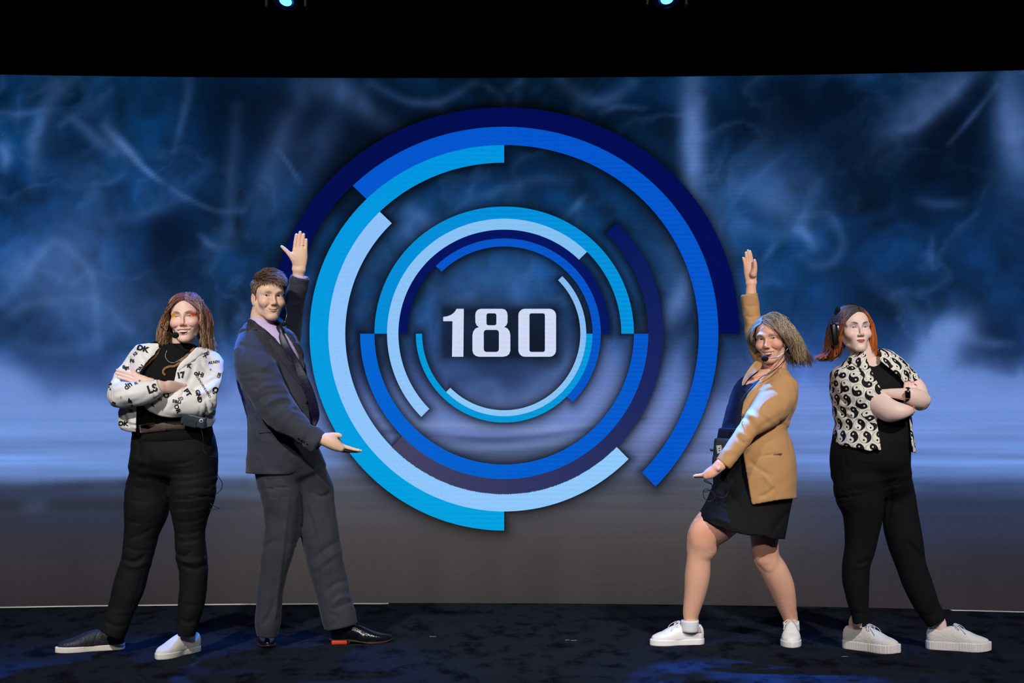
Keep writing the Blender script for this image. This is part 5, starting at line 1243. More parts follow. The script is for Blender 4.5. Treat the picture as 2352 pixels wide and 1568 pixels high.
aR = edges([((302, 802), (350, 800), 8.06), ((281, 838), (330, 848), 8.04), ((262, 862), (318, 884), 8.00), ((250, 890), (300, 912), 7.95), ((252, 925), (290, 895), 7.90), ((275, 937), (288, 877), 7.855), ((312, 934), (318, 875), 7.825), ((346, 919), (350, 873), 7.81), ((364, 905), (368, 871), 7.805)], 7.9, 0.9)
aL = edges([((456, 800), (500, 808), 8.07), ((460, 845), (513, 828), 8.04), ((456, 885), (512, 862), 8.00), ((447, 920), (503, 888), 7.96), ((442, 950), (482, 905), 7.92), ((418, 953), (424, 893), 7.895), ((388, 957), (396, 897), 7.90), ((358, 952), (366, 902), 7.915), ((338, 940), (346, 902), 7.93)], 7.9, 0.9)
s = garment([(J1,), (aR, 0.012, 2.1, 0.2), (aL, 0.012, 2.1, 0.2)], h=0.005)
wrinkle(s, 0.0075, (12, 12, 22), 21)
crease(s, [([(262, 865), (285, 872), (312, 878)], 4, 0.008), ([(254, 895), (270, 892), (290, 884)], 4, -0.006), ([(270, 930), (300, 925), (340, 905), (364, 890)], 6, 0.004), ([(262, 915), (285, 908), (320, 900)], 5, -0.004),
           ([(460, 820), (470, 850), (500, 860)], 5, 0.006), ([(452, 890), (475, 880), (508, 862)], 4, 0.006), ([(440, 905), (470, 900), (500, 880)], 5, -0.006), ([(430, 880), (440, 860), (445, 835)], 5, 0.009), ([(450, 925), (470, 915), (495, 895)], 4, 0.006),
           ([(390, 945), (410, 925), (420, 900)], 4, 0.005), ([(370, 945), (385, 925), (390, 905)], 4, 0.005), ([(355, 942), (368, 925), (372, 908)], 4, -0.005), ([(285, 945), (290, 965), (300, 985)], 4, 0.006), ([(278, 975), (300, 975), (320, 978)], 3, 0.006), ([(320, 810), (330, 830), (325, 850)], 4, 0.006), ([(345, 805), (352, 825), (340, 850)], 3, 0.004)])
s.shell(0.0140)
s.keep([(368, 780), (367, 799), (352, 815), (333, 837), (317, 862), (314, 900), (313, 1010), (472, 1010), (471, 945), (440, 930), (399, 880), (406, 846), (418, 825), (438, 810), (446, 798), (446, 780)], (7.7, YA + 0.0), sub=True) if False else None
I, x, y, z = s.near(0.2); px = CX + x / y * F; py = CY + (CAMZ - z) / y * F
# open the front only where the torso panel itself is (not the arms)
d = sdpoly(px, py, [(362, 770), (366, 799), (352, 815), (333, 837), (317, 862), (314, 900), (313, 1010), (472, 1010), (471, 945), (440, 930), (399, 880), (406, 846), (418, 825), (438, 810), (450, 798), (450, 770)]) * (y / F)
armd = Sdf.__new__(Sdf); armd.__dict__.update(lo=s.lo, h=s.h, n=s.n, ax=s.ax, D=np.full(s.D.shape, 0.5, np.float32))
for a_ in (aR, aL): armd.loft(*a_, k=0.0, p=2.1, cap=0.2)
isarm = armd.D[I] - 0.006; s.D[I] = np.maximum(s.D[I], -np.maximum(np.maximum(d, y - (YA + 0.0)), -isarm))
s.keep([(314, 791), (340, 788), (362, 788), (380, 792), (440, 795), (450, 797), (464, 797), (481, 801), (503, 812), (514, 828), (514, 850), (508, 880), (498, 905), (498, 930), (496, 962), (488, 978), (470, 984), (312, 992), (296, 992), (270, 984), (262, 950), (256, 933), (245, 912), (244, 881), (262, 853), (279, 838), (299, 808)])
jk1 = make('printed_jacket', s, M_WJ, w1, 2)
s1 = Surf(jk1)
patch('collar', s1, [(353, 793), (364, 797), (365, 804), (352, 818), (338, 834), (333, 832), (344, 812)], M_WJ, jk1, 0.005)
patch('collar', s1, [(440, 811), (452, 804), (474, 801), (478, 808), (462, 815), (446, 827), (424, 842), (410, 852), (412, 838), (424, 824)], M_WJ, jk1, 0.005)
patch('cuff', s1, [(354, 874), (367, 872), (369, 888), (366, 906), (352, 914), (350, 894)], M_WJ, jk1, 0.002)
letters('lettering', s1, [('DK', 328, 801, 17, 16, 1.1, .06), ('KS', 311, 813, 9, -40, 1, .05), ('F6', 304, 829, 11, 5, 1, .05), ('8gt', 289, 844, 11, 5, 1.1, .05), ('JHP', 252, 884, 12, -68, 1, .05), ('ON', 322, 848, 14, -48, 1, .05),
    ('dh', 294, 886, 19, -38, 1, .03), ('BL', 313, 880, 8, -15, 1, .03), ('LS', 350, 893, 24, -18, 1, .05), ('4', 298, 921, 17, -35, 1, .05), ('ro', 262, 924, 9, 20, 1, .05), ('OK', 283, 973, 14, 4, 1.1, .06), ('i', 278, 912, 9, 0), ('a', 303, 930, 9, -30, 1, .05),
    ('17', 415, 862, 18, -10, 1, .07), ('K', 434, 840, 13, 12, 1, .08), ('AE.REN', 491, 832, 8, -8, 1, .04), ('oHi', 457, 859, 15, 18, 1, .04), ('AD.RND/RND/RND', 466, 886, 7.5, 58, 1, .01), ('GND', 456, 910, 13, 76, 1, .06), ('PT', 430, 902, 15, 55, 1, .06),
    ('O', 382, 908, 17, -5, 1, .05), ('G5', 415, 915, 10, 165, 1, .03), ('ries', 406, 923, 14, -170, 1, .03), ('OR', 407, 938, 14, 68, 1, .04), ('Kz', 368, 917, 9, 10, 1, .03), ('P', 352, 930, 12, -60, 1, .05), ('JK', 301, 944, 9, 85, 1, .05),
    ('Q', 494, 896, 17, 60, 1, .07), ('X', 471, 817, 11, 20, 1, .06), ('zd', 476, 812, 8, 50, 1, .03), ('GR', 503, 862, 10, -70, 1, .03), ('u', 484, 848, 7, 40), ('7v', 442, 826, 9, -30, 1, .05), ('S', 466, 950, 9, 30, 1, .05)], M_INK, jk1)
for x, y in ((363, 961), (350, 950)): shirt_button(Surf([jk1, top1]), x, y, 0.006, mat('snap_metal', (120, 115, 110), 0.3, metal=1), jk1, 'snap')
# trousers
P1 = edges([((309, 985), (489, 982)), ((302, 1010), (492, 1005)), ((301, 1050), (500, 1050)), ((297, 1082), (497, 1082), YA, 0.44)], YA, 0.62)
LR = edges([((316, 1038), (388, 1046), YA, 1.2), ((290, 1110), (396, 1122)), ((285, 1163), (388, 1172)), ((286, 1215), (366, 1226)), ((281, 1270), (351, 1282)), ((274, 1300), (343, 1308)), ((260, 1345), (331, 1352)), ((250, 1388), (312, 1398)), ((234, 1432), (293, 1446)), ((226, 1452), (286, 1460))], YA + 0.04, 0.85)
LL = edges([((405, 1038), (480, 1040), YA, 1.2), ((390, 1120), (496, 1122)), ((390, 1165), (485, 1165)), ((401, 1219), (471, 1219)), ((403, 1272), (475, 1272)), ((411, 1308), (478, 1308)), ((412, 1348), (475, 1350)), ((409, 1389), (468, 1391)), ((406, 1438), (453, 1443)), ((410, 1458), (447, 1462))], YA - 0.03, 0.88)
s = garment([(P1,), (LR, 0.04, 2.1, 0.1), (LL, 0.03, 2.1, 0.1)], h=0.006)
wrinkle(s, 0.0035, (14, 14, 22), 31)
fold = []
for y_, x0, x1 in ((1098, 310, 350), (1120, 300, 340), (1150, 292, 345), (1200, 292, 340), (1262, 288, 345)): fold.append(([(x0, y_ - 6), ((x0 + x1) / 2, y_ + 2), (x1, y_)], 2.5, 0.004))
for y_, x0, x1 in ((1062, 380, 450), (1085, 385, 490), (1100, 385, 490), (1122, 390, 485), (1142, 392, 480), (1165, 395, 482), (1195, 402, 475), (1222, 404, 470), (1240, 405, 470)): fold.append(([(x0, y_ + 4), ((x0 + x1) / 2, y_ + 4), (x1, y_ - 8)], 2.5, 0.0032)); fold.append(([(x0, y_ + 10), ((x0 + x1) / 2, y_ + 10), (x1, y_ - 2)], 3, -0.002))
fold += [([(402, 1268), (425, 1278), (440, 1262)], 4, 0.010), ([(410, 1285), (440, 1292), (474, 1280)], 4, -0.006), ([(412, 1296), (445, 1306), (476, 1296)], 4, 0.007), ([(278, 1283), (310, 1290), (335, 1272)], 4, 0.009), ([(280, 1292), (310, 1302), (340, 1290)], 4, -0.006), ([(290, 1240), (330, 1225), (350, 1210)], 4, 0.005),
         ([(345, 1040), (352, 1100), (378, 1150)], 3, 0.007), ([(412, 1420), (430, 1430), (450, 1422)], 4, 0.005), ([(240, 1425), (265, 1438), (288, 1436)], 4, 0.006), ([(330, 1300), (315, 1360), (290, 1420)], 3, 0.003), ([(300, 1004), (320, 1018), (318, 1050)], 2, 0.004)]
crease(s, fold); s.shell(0.016, 0.30)
tr1 = make('black_jeans', s, M_BJEAN, w1, 2)
st1 = Surf([tr1, top1])
M_BELT = mat('brown_leather_belt', (66, 52, 48), 0.5, bump=(200, 0.3)); M_BEDGE = mat('worn_belt_edge', (190, 175, 160), 0.6)
belt = patch('belt', st1, [(320, 975), (340, 971), (380, 968), (420, 966), (470, 965), (470, 985), (420, 987), (380, 989), (345, 993), (322, 995)], M_BELT, w1, 0.006, 0.002)
patch('belt_tip', Surf(belt), [(320.5, 976), (323.5, 975), (325, 993), (322, 994)], M_BEDGE, belt, 0.002)
for x0 in (362, 381): patch('belt_loop', Surf(belt), [(x0, 966), (x0 + 5, 966), (x0 + 6, 992), (x0, 992)], M_BJEAN if x0 > 370 else M_BELT, belt, 0.003)
bp1.append(piece(underbody([T1, aR, aL, P1, LR, LL]), skin_1))
M_BCAN = mat('black_creased_leather', (30, 31, 38), 0.5, bump=(90, 0.6)); M_CREAM = mat('cream_rubber', (226, 220, 208), 0.6, var=(60, .06)); M_WCAN = mat('cream_canvas', (222, 218, 208), 0.85, bump=(500, .2))
q1, mq1 = shoe(w1, (284, 1489), (132, 1498), 0.312, M_BCAN, M_CREAM, 'slip', 0.028, 0.100, 0.092)
q2, mq2 = shoe(w1, (452, 1494), (364, 1514), 0.268, M_WCAN, M_CREAM, 'slip', 0.028, 0.098, 0.092)
bp1 += [ankle(mq1, 0.312, W(268, 1410, YA + 0.04), 0.032, 0.036, (18, 18, 20)), ankle(mq2, 0.268, W(432, 1410, YA - 0.03), 0.032, 0.036, (228, 224, 226))]
body_mesh(w1, bp1)
# necklace and braids
sn = Surf([top1, jk1])
M_SILVER = mat('silver_chain', (205, 200, 190), 0.3, metal=1); pts = cr([(384, 806), (381, 813), (381, 821), (387, 830), (399, 833.5), (416, 825), (432, 813), (442, 804)], 5)
parts = []; bm = bmesh.new()
L_ = np.concatenate([[0], np.cumsum(np.linalg.norm(np.diff(pts, axis=0), axis=1))])
for t in np.arange(0, L_[-1], 1.9):
    x = np.interp(t, L_, pts[:, 0]); y = np.interp(t, L_, pts[:, 1]); p, n = sn.hit(x, y, 0.004); bmesh.ops.create_icosphere(bm, subdivisions=1, radius=0.0027, matrix=Matrix.Translation(p))
link('necklace', bm_mesh('necklace', bm), M_SILVER, w1)
# hair
pr = dict(len=0.235, K=13, part=0.004, inflate=1.06, vol=0.13, comb=0.30, g=0.9, wave=0.013, wl=0.08, flare=0.010, facex=0.069, ymin=-0.050, fuzz=0.0022, lenvar=0.13, lock=0.024)
A, R0, sd, lay = grow(M1, 2700, scalp_roots(lambda x, y: hl1(x, y) + 0.004, 0.004), pr, 11)
A[..., 0] *= (1 + 0.06 * np.clip((0.03 - A[..., 2]) / 0.12, 0, 1)); r = np.random.default_rng(4); A = trim(A, sd, -0.150, -0.150, r, 0.008, 0.016); A[..., 0] = np.where((sd > 0)[:, None], A[..., 0] * (1 - 0.14 * np.clip((0.02 - A[..., 2]) / 0.10, 0, 1)), A[..., 0])
f = np.linspace(0, 1, A.shape[1])[None, :, None]; st = r.uniform(0, 1, (len(A), 1, 1)); bl = (st > 0.62) * 1.0
c_r = lin((104, 44, 34)); c_m = lin((128, 76, 50)); c_b = lin((220, 184, 136)); k1 = np.clip(f * 1.5, 0, 1)
cc = c_r + (c_m - c_r) * k1 * (0.6 + 0.4 * st); cc = cc + (c_b - cc) * np.clip(f * 1.8 - 0.25, 0, 1) * (0.15 + 0.8 * bl)
rad = 0.00140 * (1 - 0.6 * np.linspace(0, 1, A.shape[1]) ** 3)
hair1 = strands('hair', to_world(M1, A), np.tile(rad, (len(A), 1)), cc, M_HAIR, w1)
M_BRAID = mat('light_brown_hair', (150, 108, 66), 0.5, bump=(120, .8))
def rope(name, pts, r0, m, parent, surf, off=0.004):
    P = [tuple(surf.hit(x, y, off)[0]) for x, y in cr(pts, 6)]; n = len(P); parts = []
    T, U, V = frames(P, (0, 1, 0)); L = np.concatenate([[0], np.cumsum(np.linalg.norm(np.diff(np.array(P), axis=0), axis=1))])
    PP = np.array(P); q = np.linspace(0, 1, n * 3); idx_ = np.linspace(0, n - 1, n * 3)
    PP = np.stack([np.interp(idx_, range(n), PP[:, k]) for k in range(3)], 1); U = np.stack([np.interp(idx_, range(n), U[:, k]) for k in range(3)], 1); V = np.stack([np.interp(idx_, range(n), V[:, k]) for k in range(3)], 1); Ls = np.interp(idx_, range(n), L)
    for ph in (0, 2.09, 4.19):
        a = Ls / (r0 * 5) * 2 * np.pi + ph; parts.append(tube_np(PP + U * (np.cos(a) * r0 * 0.5)[:, None] + V * (np.sin(a) * r0 * 0.4)[:, None], r0 * 0.62 * (1 - 0.4 * q ** 3), 6))
    v, qq = merge(parts); return link(name, quads_mesh(name, v, qq), m, parent)
rope('braid', [(368, 800), (360, 816), (344, 832), (331, 845), (323, 862), (321, 876)], 0.0055, M_BRAID, hair1, sn)
rope('braid', [(446, 800), (432, 815), (416, 830), (402, 841), (390, 842), (379, 847), (375, 855), (380, 862)], 0.0060, M_BRAID, hair1, sn)
# headset
h1s = thing('headset', 'black headset on the woman in the white lettered jacket', 'headset', tuple(W(403, 769, YA)))
tube('mic_boom', [W(368, 745, 7.98), W(372, 753, 7.94), W(382, 760, 7.90), W(395, 767, 7.865)], 0.0019, M_STEEL, h1s)
ball('windscreen', W(403, 769.5, 7.855), (0.0165, 0.014, 0.0145), M_FOAM, h1s)
headband(M1, arc_pts(0.03, 0.086, 0.126, 0.0, lean=0.01), 0.003, parent=h1s)
tube('ear_hook', [W(457, 745, 7.97), W(458, 757, 7.95), W(454, 765, 7.94), W(449, 772, 7.935)], 0.0022, M_BLK, h1s)
# belt pack
bpk = thing('belt_pack', 'slate grey intercom belt pack on the brown belt of the woman at left', 'belt pack', tuple(W(444, 967, 7.92)))
R = Matrix.Rotation(math.radians(13), 3, 'Y'); M_PACK = mat('slate_plastic', (44, 50, 62), 0.4); M_KNOB = mat('pale_badge', (190, 198, 214), 0.5)
bm = bmesh.new(); add_box(bm, W(445, 966, 7.885), (0.112, 0.032, 0.052), R, 0.006); link('housing', bm_mesh('housing', bm), M_PACK, bpk, smooth=False)
bm = bmesh.new(); add_box(bm, W(436, 972, 7.868), (0.060, 0.004, 0.030), R, 0.003); link('speaker_grille', bm_mesh('speaker_grille', bm), mat('grille_plastic', (34, 38, 48), 0.6, bump=(400, .8)), bpk, smooth=False)
disc('badge', W(462, 966, 7.868), (0, -1, 0), 0.010, 0.003, M_KNOB, bpk, 20); disc('badge_centre', W(462, 966, 7.866), (0, -1, 0), 0.005, 0.003, M_PACK, bpk, 16)
bm = bmesh.new(); add_box(bm, W(450, 962, 7.915), (0.05, 0.03, 0.06), R, 0.003); link('belt_clip', bm_mesh('belt_clip', bm), M_BLK, bpk, smooth=False)
tag(tube('cable', [W(459, 978, 7.88), W(463, 990, 7.88), W(466, 1004, 7.875), W(466, 1028, 7.87), W(473, 1043, 7.865), W(488, 1049, 7.88), W(499, 1052, 7.93), W(497, 1072, 7.96), W(501, 1093, 7.98), W(510, 1108, 8.0), W(508, 1123, 8.0), W(497, 1134, 8.0), W(486, 1142, 8.0), W(484, 1156, 7.98), W(494, 1163, 7.98), W(503, 1168, 7.98), W(479, 1169.5, 7.98)],
          0.0017, M_CABLE), 'thin black cable hanging beside the black jeans of the woman at left', 'cable')
# ================================================================ woman in the camel blazer
YB = 8.29
w3 = thing('person', 'woman in a camel blazer and black skirt, one arm raised and the other reaching low', 'person', (W(1680, 1480, YB).x, YB, 0))
skin_3 = (238, 182, 154)
M_CAMEL = mat('camel_suiting', (196, 148, 98), 0.75, bump=(800, 0.2), sheen=0.1, spec=0.25); M_NAVY = mat('navy_satin', (16, 26, 58), 0.4, spec=0.5)
M_SKIRT = mat('black_jersey', (15, 15, 19), 0.8, bump=(600, .2), spec=0.2)
M3 = head_M(1761.5, 778, YB - 0.07, -25, 2, -6, 1.0)
hv, hq, hc = build_head(w3, M3, [(W(1777, 830, YB), 25 * S(YB)), (W(1780, 850, YB + 0.005), 25 * S(YB)), (W(1780, 872, YB + 0.015), 27 * S(YB))], skin_3,
    dict(smile=1.0, open=1.15, cheek=0.9, mouthw=0.0265, nose=0.96, chinw=0.9, lipt=0.7, jaw=0.95, width=0.96, eyeu=0.0042, eyel=0.0022, iris=(60, 70, 80), brow=(120, 92, 78), brow_a=0.65, lip=(206, 100, 96), lip_a=0.8, blush=0.6, lash=(40, 28, 28), gaze=(0.30, -1, 0)))
hl3 = lambda x, y: np.interp(y, [-0.10, -0.075, -0.055, -0.035, -0.015, 0.015, 0.04, 0.09], [0.078, 0.072, 0.060, 0.030, 0.0, -0.02, -0.05, -0.08])
hc = paint_scalp(hv, hc, M3, hl3, (100, 84, 70))
wt = (246, 240, 240)
hC = hand([((1714, 652), (1737, 644)), ((1710, 636), (1738, 632)), ((1708, 620), (1738, 619)), ((1710, 609), (1733, 607))],
          [[(1712, 614, 4.0), (1710.5, 604, 3.6), (1708.5, 597, 3.4), (1707, 592, 2.6)], [(1716.5, 608, 4.2), (1715, 596, 3.7), (1713.8, 587, 3.5), (1713, 580, 2.7)],
           [(1721.5, 607, 4.2), (1720.5, 593, 3.7), (1719, 583, 3.5), (1717.8, 575, 2.7)], [(1727.5, 606, 4.2), (1726, 594, 3.8), (1724.5, 585, 3.6), (1723, 577, 2.8)],
           [(1730, 630, 8.0, 8.43), (1733.5, 617, 6.2, 8.425), (1734, 606, 4.8, 8.42), (1733.2, 597.5, 3.2, 8.42)]],
          [((1712, 690), (1739, 688)), ((1713, 668), (1737, 666)), ((1715, 655), (1736, 650))], 8.45, thick=0.48)
hD = hand([((1645, 1060), (1661, 1079)), ((1636, 1067), (1651, 1088)), ((1625, 1075), (1640, 1096)), ((1616, 1084), (1629, 1098))],
          [[(1624, 1087, 4.6), (1612, 1090.5, 4.0), (1602, 1091.5, 3.4), (1594, 1092.5, 2.6)], [(1624, 1091, 4.4, 8.035), (1610, 1094.5, 3.8, 8.035), (1601, 1095, 3.2, 8.035), (1594, 1095.5, 2.5, 8.035)],
           [(1622, 1089, 4.4, 8.052), (1610, 1091, 3.8, 8.052), (1598, 1091.5, 3.0, 8.052)], [(1643, 1073, 7, 8.012), (1647, 1075, 5.4, 8.00), (1650, 1077, 4.3, 7.992)]],
          [((1656, 1047), (1673, 1062), 8.03), ((1650, 1053), (1667, 1070), 8.025), ((1645, 1059), (1661, 1077), 8.02)], 8.02, thick=1.0)
tipsC = [W(1706.6, 590, 8.445), W(1712.6, 578, 8.445), W(1717.4, 572.8, 8.445), W(1722.8, 575, 8.445), W(1733, 595, 8.415)]
bp3 = [(hv, hq, hc), piece(hC, skin_3, marks=[(t, 0.0042, wt, .9) for t in tipsC]), piece(hD, skin_3, marks=[(W(1592.5, 1093.5, 8.02), 0.004, wt, .9), (W(1593, 1096, 8.035), 0.004, wt, .9)])]
# legs
gl = edges([((1672, 1105), (1752, 1150)), ((1612, 1172), (1698, 1212)), ((1584, 1212), (1661, 1235)), ((1578, 1244), (1648, 1262)), ((1578, 1275), (1633, 1282)), ((1573, 1318), (1631, 1322), 8.29), ((1572, 1358), (1622, 1360), 8.305), ((1569, 1394), (1610, 1396), 8.32), ((1569, 1410), (1604, 1414), 8.325), ((1573, 1424), (1600, 1426), 8.325)], 8.27, 0.95)
gr = edges([((1712, 1140), (1802, 1160)), ((1722, 1212), (1790, 1222)), ((1727, 1250), (1787, 1252)), ((1732, 1282), (1790, 1280)), ((1747, 1314), (1809, 1308), 8.34), ((1764, 1348), (1824, 1343), 8.37), ((1782, 1386), (1829, 1381), 8.40), ((1795, 1412), (1830, 1410), 8.425), ((1801, 1428), (1833, 1426), 8.435)], 8.32, 0.95)
s = Sdf(*bounds([gl, gr], 0.03), 0.0044); s.loft(*gl, k=0, p=2); s.loft(*gr, k=0.01)
s.ell(W(1611, 1226, 8.225), (0.034, 0.020, 0.045), 0.06); s.ell(W(1757, 1270, 8.285), (0.030, 0.014, 0.040), 0.06)
crease(s, [([(1598, 1262), (1618, 1266), (1640, 1256)], 9, 0.002), ([(1742, 1296), (1757, 1301), (1774, 1295)], 7, 0.0025), ([(1770, 1260), (1774, 1278), (1770, 1292)], 6, 0.002)], 8.5)
V, Q, C = piece(s, skin_3, 3); red = lin((222, 150, 126))
for c, r_ in ((W(1616, 1225, 8.19), 0.07), (W(1758, 1268, 8.26), 0.055)): 
    w = np.exp(-(np.linalg.norm(V - np.array(tuple(c)), axis=1) / r_) ** 2)[:, None] * 0.7; C = C + (red - C) * w
bp3.append((V, Q, C))
# chest under the open neckline
T3 = edges([((1745, 850), (1800, 862), YB, 0.9), ((1720, 868), (1812, 880), YB, 0.8), ((1700, 890), (1815, 900), YB, 0.85), ((1682, 912), (1812, 915), YB, 0.9), ((1670, 945), (1800, 945), YB, 0.9), ((1662, 975), (1795, 975), YB, 0.9), ((1655, 1000), (1795, 1005), YB, 0.9), ((1650, 1030), (1800, 1035), YB, 0.9)], YB)
T3s = (T3[0], np.array(T3[1]) - 0.006, np.array(T3[2]) - 0.006)
s = garment([(T3s,)], h=0.006, p=2.1); bp3.append(piece(s, skin_3, 3))
s = garment([(T3,)], h=0.0042, p=2.1); wrinkle(s, 0.004, (8, 8, 16), 41)
s.keep([(1690, 840), (1740, 846), (1738, 855), (1722, 869), (1710, 886), (1728, 877), (1750, 871), (1775, 868), (1830, 868), (1830, 1008), (1700, 1004), (1652, 992), (1640, 990), (1660, 940), (1676, 905)])
tp3 = make('navy_satin_top', s, M_NAVY, w3, 2)
J3 = edges([((1735, 846), (1815, 852), YB + 0.0, 0.9), ((1704, 868), (1832, 873), YB, 0.72), ((1688, 905), (1832, 905), YB, 0.88), ((1678, 945), (1817, 945), YB, 0.98), ((1668, 990), (1809, 988), YB, 1.03), ((1662, 1030), (1820, 1030), YB, 1.0), ((1662, 1075), (1828, 1075), YB, 0.98), ((1664, 1120), (1828, 1120), YB, 0.98), ((1668, 1168), (1827, 1162), YB, 0.98)], YB)
nA = edges([((1768, 862), (1832, 892), 8.24), ((1746, 897), (1824, 932), 8.19), ((1727, 926), (1795, 962), 8.14), ((1710, 955), (1757, 986), 8.10), ((1699, 974), (1733, 1003), 8.08), ((1684, 998), (1720, 1022), 8.06), ((1663, 1029), (1697, 1050), 8.04), ((1645, 1054), (1675, 1077), 8.03)], 8.1, 0.95)
fA = edges([((1752, 862), (1800, 862), 8.36), ((1730, 828), (1778, 818), 8.40), ((1716, 785), (1757, 775), 8.43), ((1710, 750), (1750, 742), 8.45), ((1706, 715), (1745, 708), 8.455), ((1702, 680), (1738, 671), 8.455)], 8.4, 0.95)
s = garment([(J3,), (nA, 0.012, 2.1, 0.12), (fA, 0.015, 2.1, 0.12)], h=0.005)
wrinkle(s, 0.006, (10, 10, 14), 51)
crease(s, [([(1752, 903), (1775, 895), (1812, 905)], 4, 0.006), ([(1705, 958), (1722, 968), (1734, 995)], 5, 0.005), ([(1712, 945), (1735, 960), (1745, 985)], 5, -0.006), ([(1724, 935), (1755, 960), (1768, 975)], 5, 0.003), ([(1735, 985), (1770, 965), (1812, 940)], 6, 0.004), ([(1695, 985), (1710, 1000), (1722, 1012)], 4, -0.006), ([(1690, 1000), (1700, 1012), (1712, 1020)], 4, 0.005),
           ([(1790, 962), (1800, 985), (1808, 990)], 4, 0.006), ([(1720, 1055), (1740, 1075), (1775, 1095)], 5, 0.005), ([(1745, 1080), (1770, 1110), (1790, 1125)], 5, -0.004), ([(1735, 1050), (1765, 1045), (1796, 1041)], 1.8, 0.005), ([(1776, 1100), (1781, 1130), (1780, 1160)], 3, 0.003), ([(1818, 905), (1816, 950), (1808, 990), (1820, 1060)], 2.5, 0.003), ([(1740, 1140), (1760, 1135), (1785, 1115)], 4, 0.005)], 8.3)
crease(s, [([(1710, 700), (1725, 704), (1742, 700)], 3, 0.004), ([(1709, 725), (1725, 728), (1745, 722)], 3, 0.005), ([(1712, 742), (1730, 742), (1748, 732)], 3, -0.004), ([(1716, 770), (1735, 768), (1752, 758)], 3, 0.005), ([(1724, 800), (1740, 795), (1758, 782)], 3, 0.005), ([(1730, 815), (1738, 800), (1740, 785)], 3, 0.004)], 99)
s.shell(0.0140)
I, x, y, z = s.near(0.2); px = CX + x / y * F; py = CY + (CAMZ - z) / y * F
d = sdpoly(px, py, [(1600, 800), (1800, 800), (1806, 832), (1790, 840), (1760, 862), (1745, 873), (1730, 890), (1712, 915), (1703, 950), (1701, 1000), (1706, 1038), (1717, 1102), (1730, 1180), (1600, 1180)]) * (y / F)
arm_ = Sdf.__new__(Sdf); arm_.__dict__.update(lo=s.lo, h=s.h, n=s.n, ax=s.ax, D=np.full(s.D.shape, 0.5, np.float32))
for a_ in (nA, fA): arm_.loft(*a_, k=0.0, p=2.1, cap=0.12)
s.D[I] = np.maximum(s.D[I], -np.maximum(d, -(arm_.D[I] - 0.006)))
s.keep([(1690, 660), (1760, 660), (1775, 770), (1800, 840), (1850, 860), (1850, 960), (1835, 1000), (1850, 1143), (1790, 1148), (1729, 1159), (1700, 1120), (1690, 1060), (1660, 1100), (1620, 1060), (1680, 960), (1700, 860), (1690, 700)])
jk3 = make('camel_blazer', s, M_CAMEL, w3, 2)
s3 = Surf([jk3]); s3b = Surf([jk3, tp3])
patch('collar', s3, [(1794, 838), (1797, 846), (1786, 851), (1771, 858), (1763, 864), (1757, 862), (1775, 848)], M_CAMEL, jk3, 0.004)
patch('lapel', s3, [(1757, 860), (1765, 864), (1753, 878), (1746, 886), (1741, 894), (1722, 928), (1708, 959), (1703, 951), (1706, 930), (1715, 906), (1738, 880), (1748, 866)], M_CAMEL, jk3, 0.004)
def strip(name, rows, m, parent, th=0.005):
    """cloth strip given by pairs of photo points with their own depth"""
    A = np.array([[*a, *b] for a, b in rows], float); A = cr(A, 5); V = []; nr = 5
    for r_ in A:
        p, q = W(*r_[:3]), W(*r_[3:])
        for i in range(nr): V.append(tuple(p.lerp(q, i / (nr - 1)) + Vector((0, -0.006 * math.sin(math.pi * i / (nr - 1)), 0))))
    V = np.array(V); n_ = len(V); idx = np.arange(n_).reshape(-1, nr); Qf = np.stack([idx[:-1, :-1], idx[:-1, 1:], idx[1:, 1:], idx[1:, :-1]], -1).reshape(-1, 4)
    ring = list(idx[0]) + list(idx[1:, -1]) + list(idx[-1, :-1][::-1]) + list(idx[1:-1, 0][::-1]); ring = np.array(ring)
    nx = np.roll(ring, -1); side = np.stack([ring, nx, nx + n_, ring + n_], -1)
    return link(name, np_mesh(name, np.vstack([V, V + (0, th, 0)]), np.vstack([Qf, Qf[:, ::-1] + n_, side])), m, parent)
strip('far_lapel', [((1738, 826, 8.29), (1752, 834, 8.25)), ((1726, 839, 8.28), (1747, 846, 8.235)), ((1714, 856, 8.26), (1736, 855, 8.225)), ((1706, 873, 8.24), (1720, 868, 8.215)), ((1703, 886, 8.23), (1709, 883, 8.21))], M_CAMEL, jk3)
strip('back_collar', [((1738, 824, 8.30), (1746, 836, 8.29)), ((1748, 815, 8.33), (1754, 832, 8.31)), ((1766, 812, 8.36), (1768, 830, 8.33)), ((1790, 816, 8.36), (1788, 838, 8.33)), ((1806, 828, 8.32), (1808, 848, 8.29))], M_CAMEL, jk3)
patch('welt_pocket', s3, [(1734, 1049), (1796, 1040), (1796, 1043), (1734, 1053)], mat('dark_camel', (120, 84, 52), 0.8), jk3, 0.0015)
# wristband
tube('wristband', [W(1660, 1063, 8.026), W(1655, 1069, 8.024)], [0.0275, 0.026], mat('black_silicone', (20, 21, 26), 0.45), w3, 24, 3, 0.95)
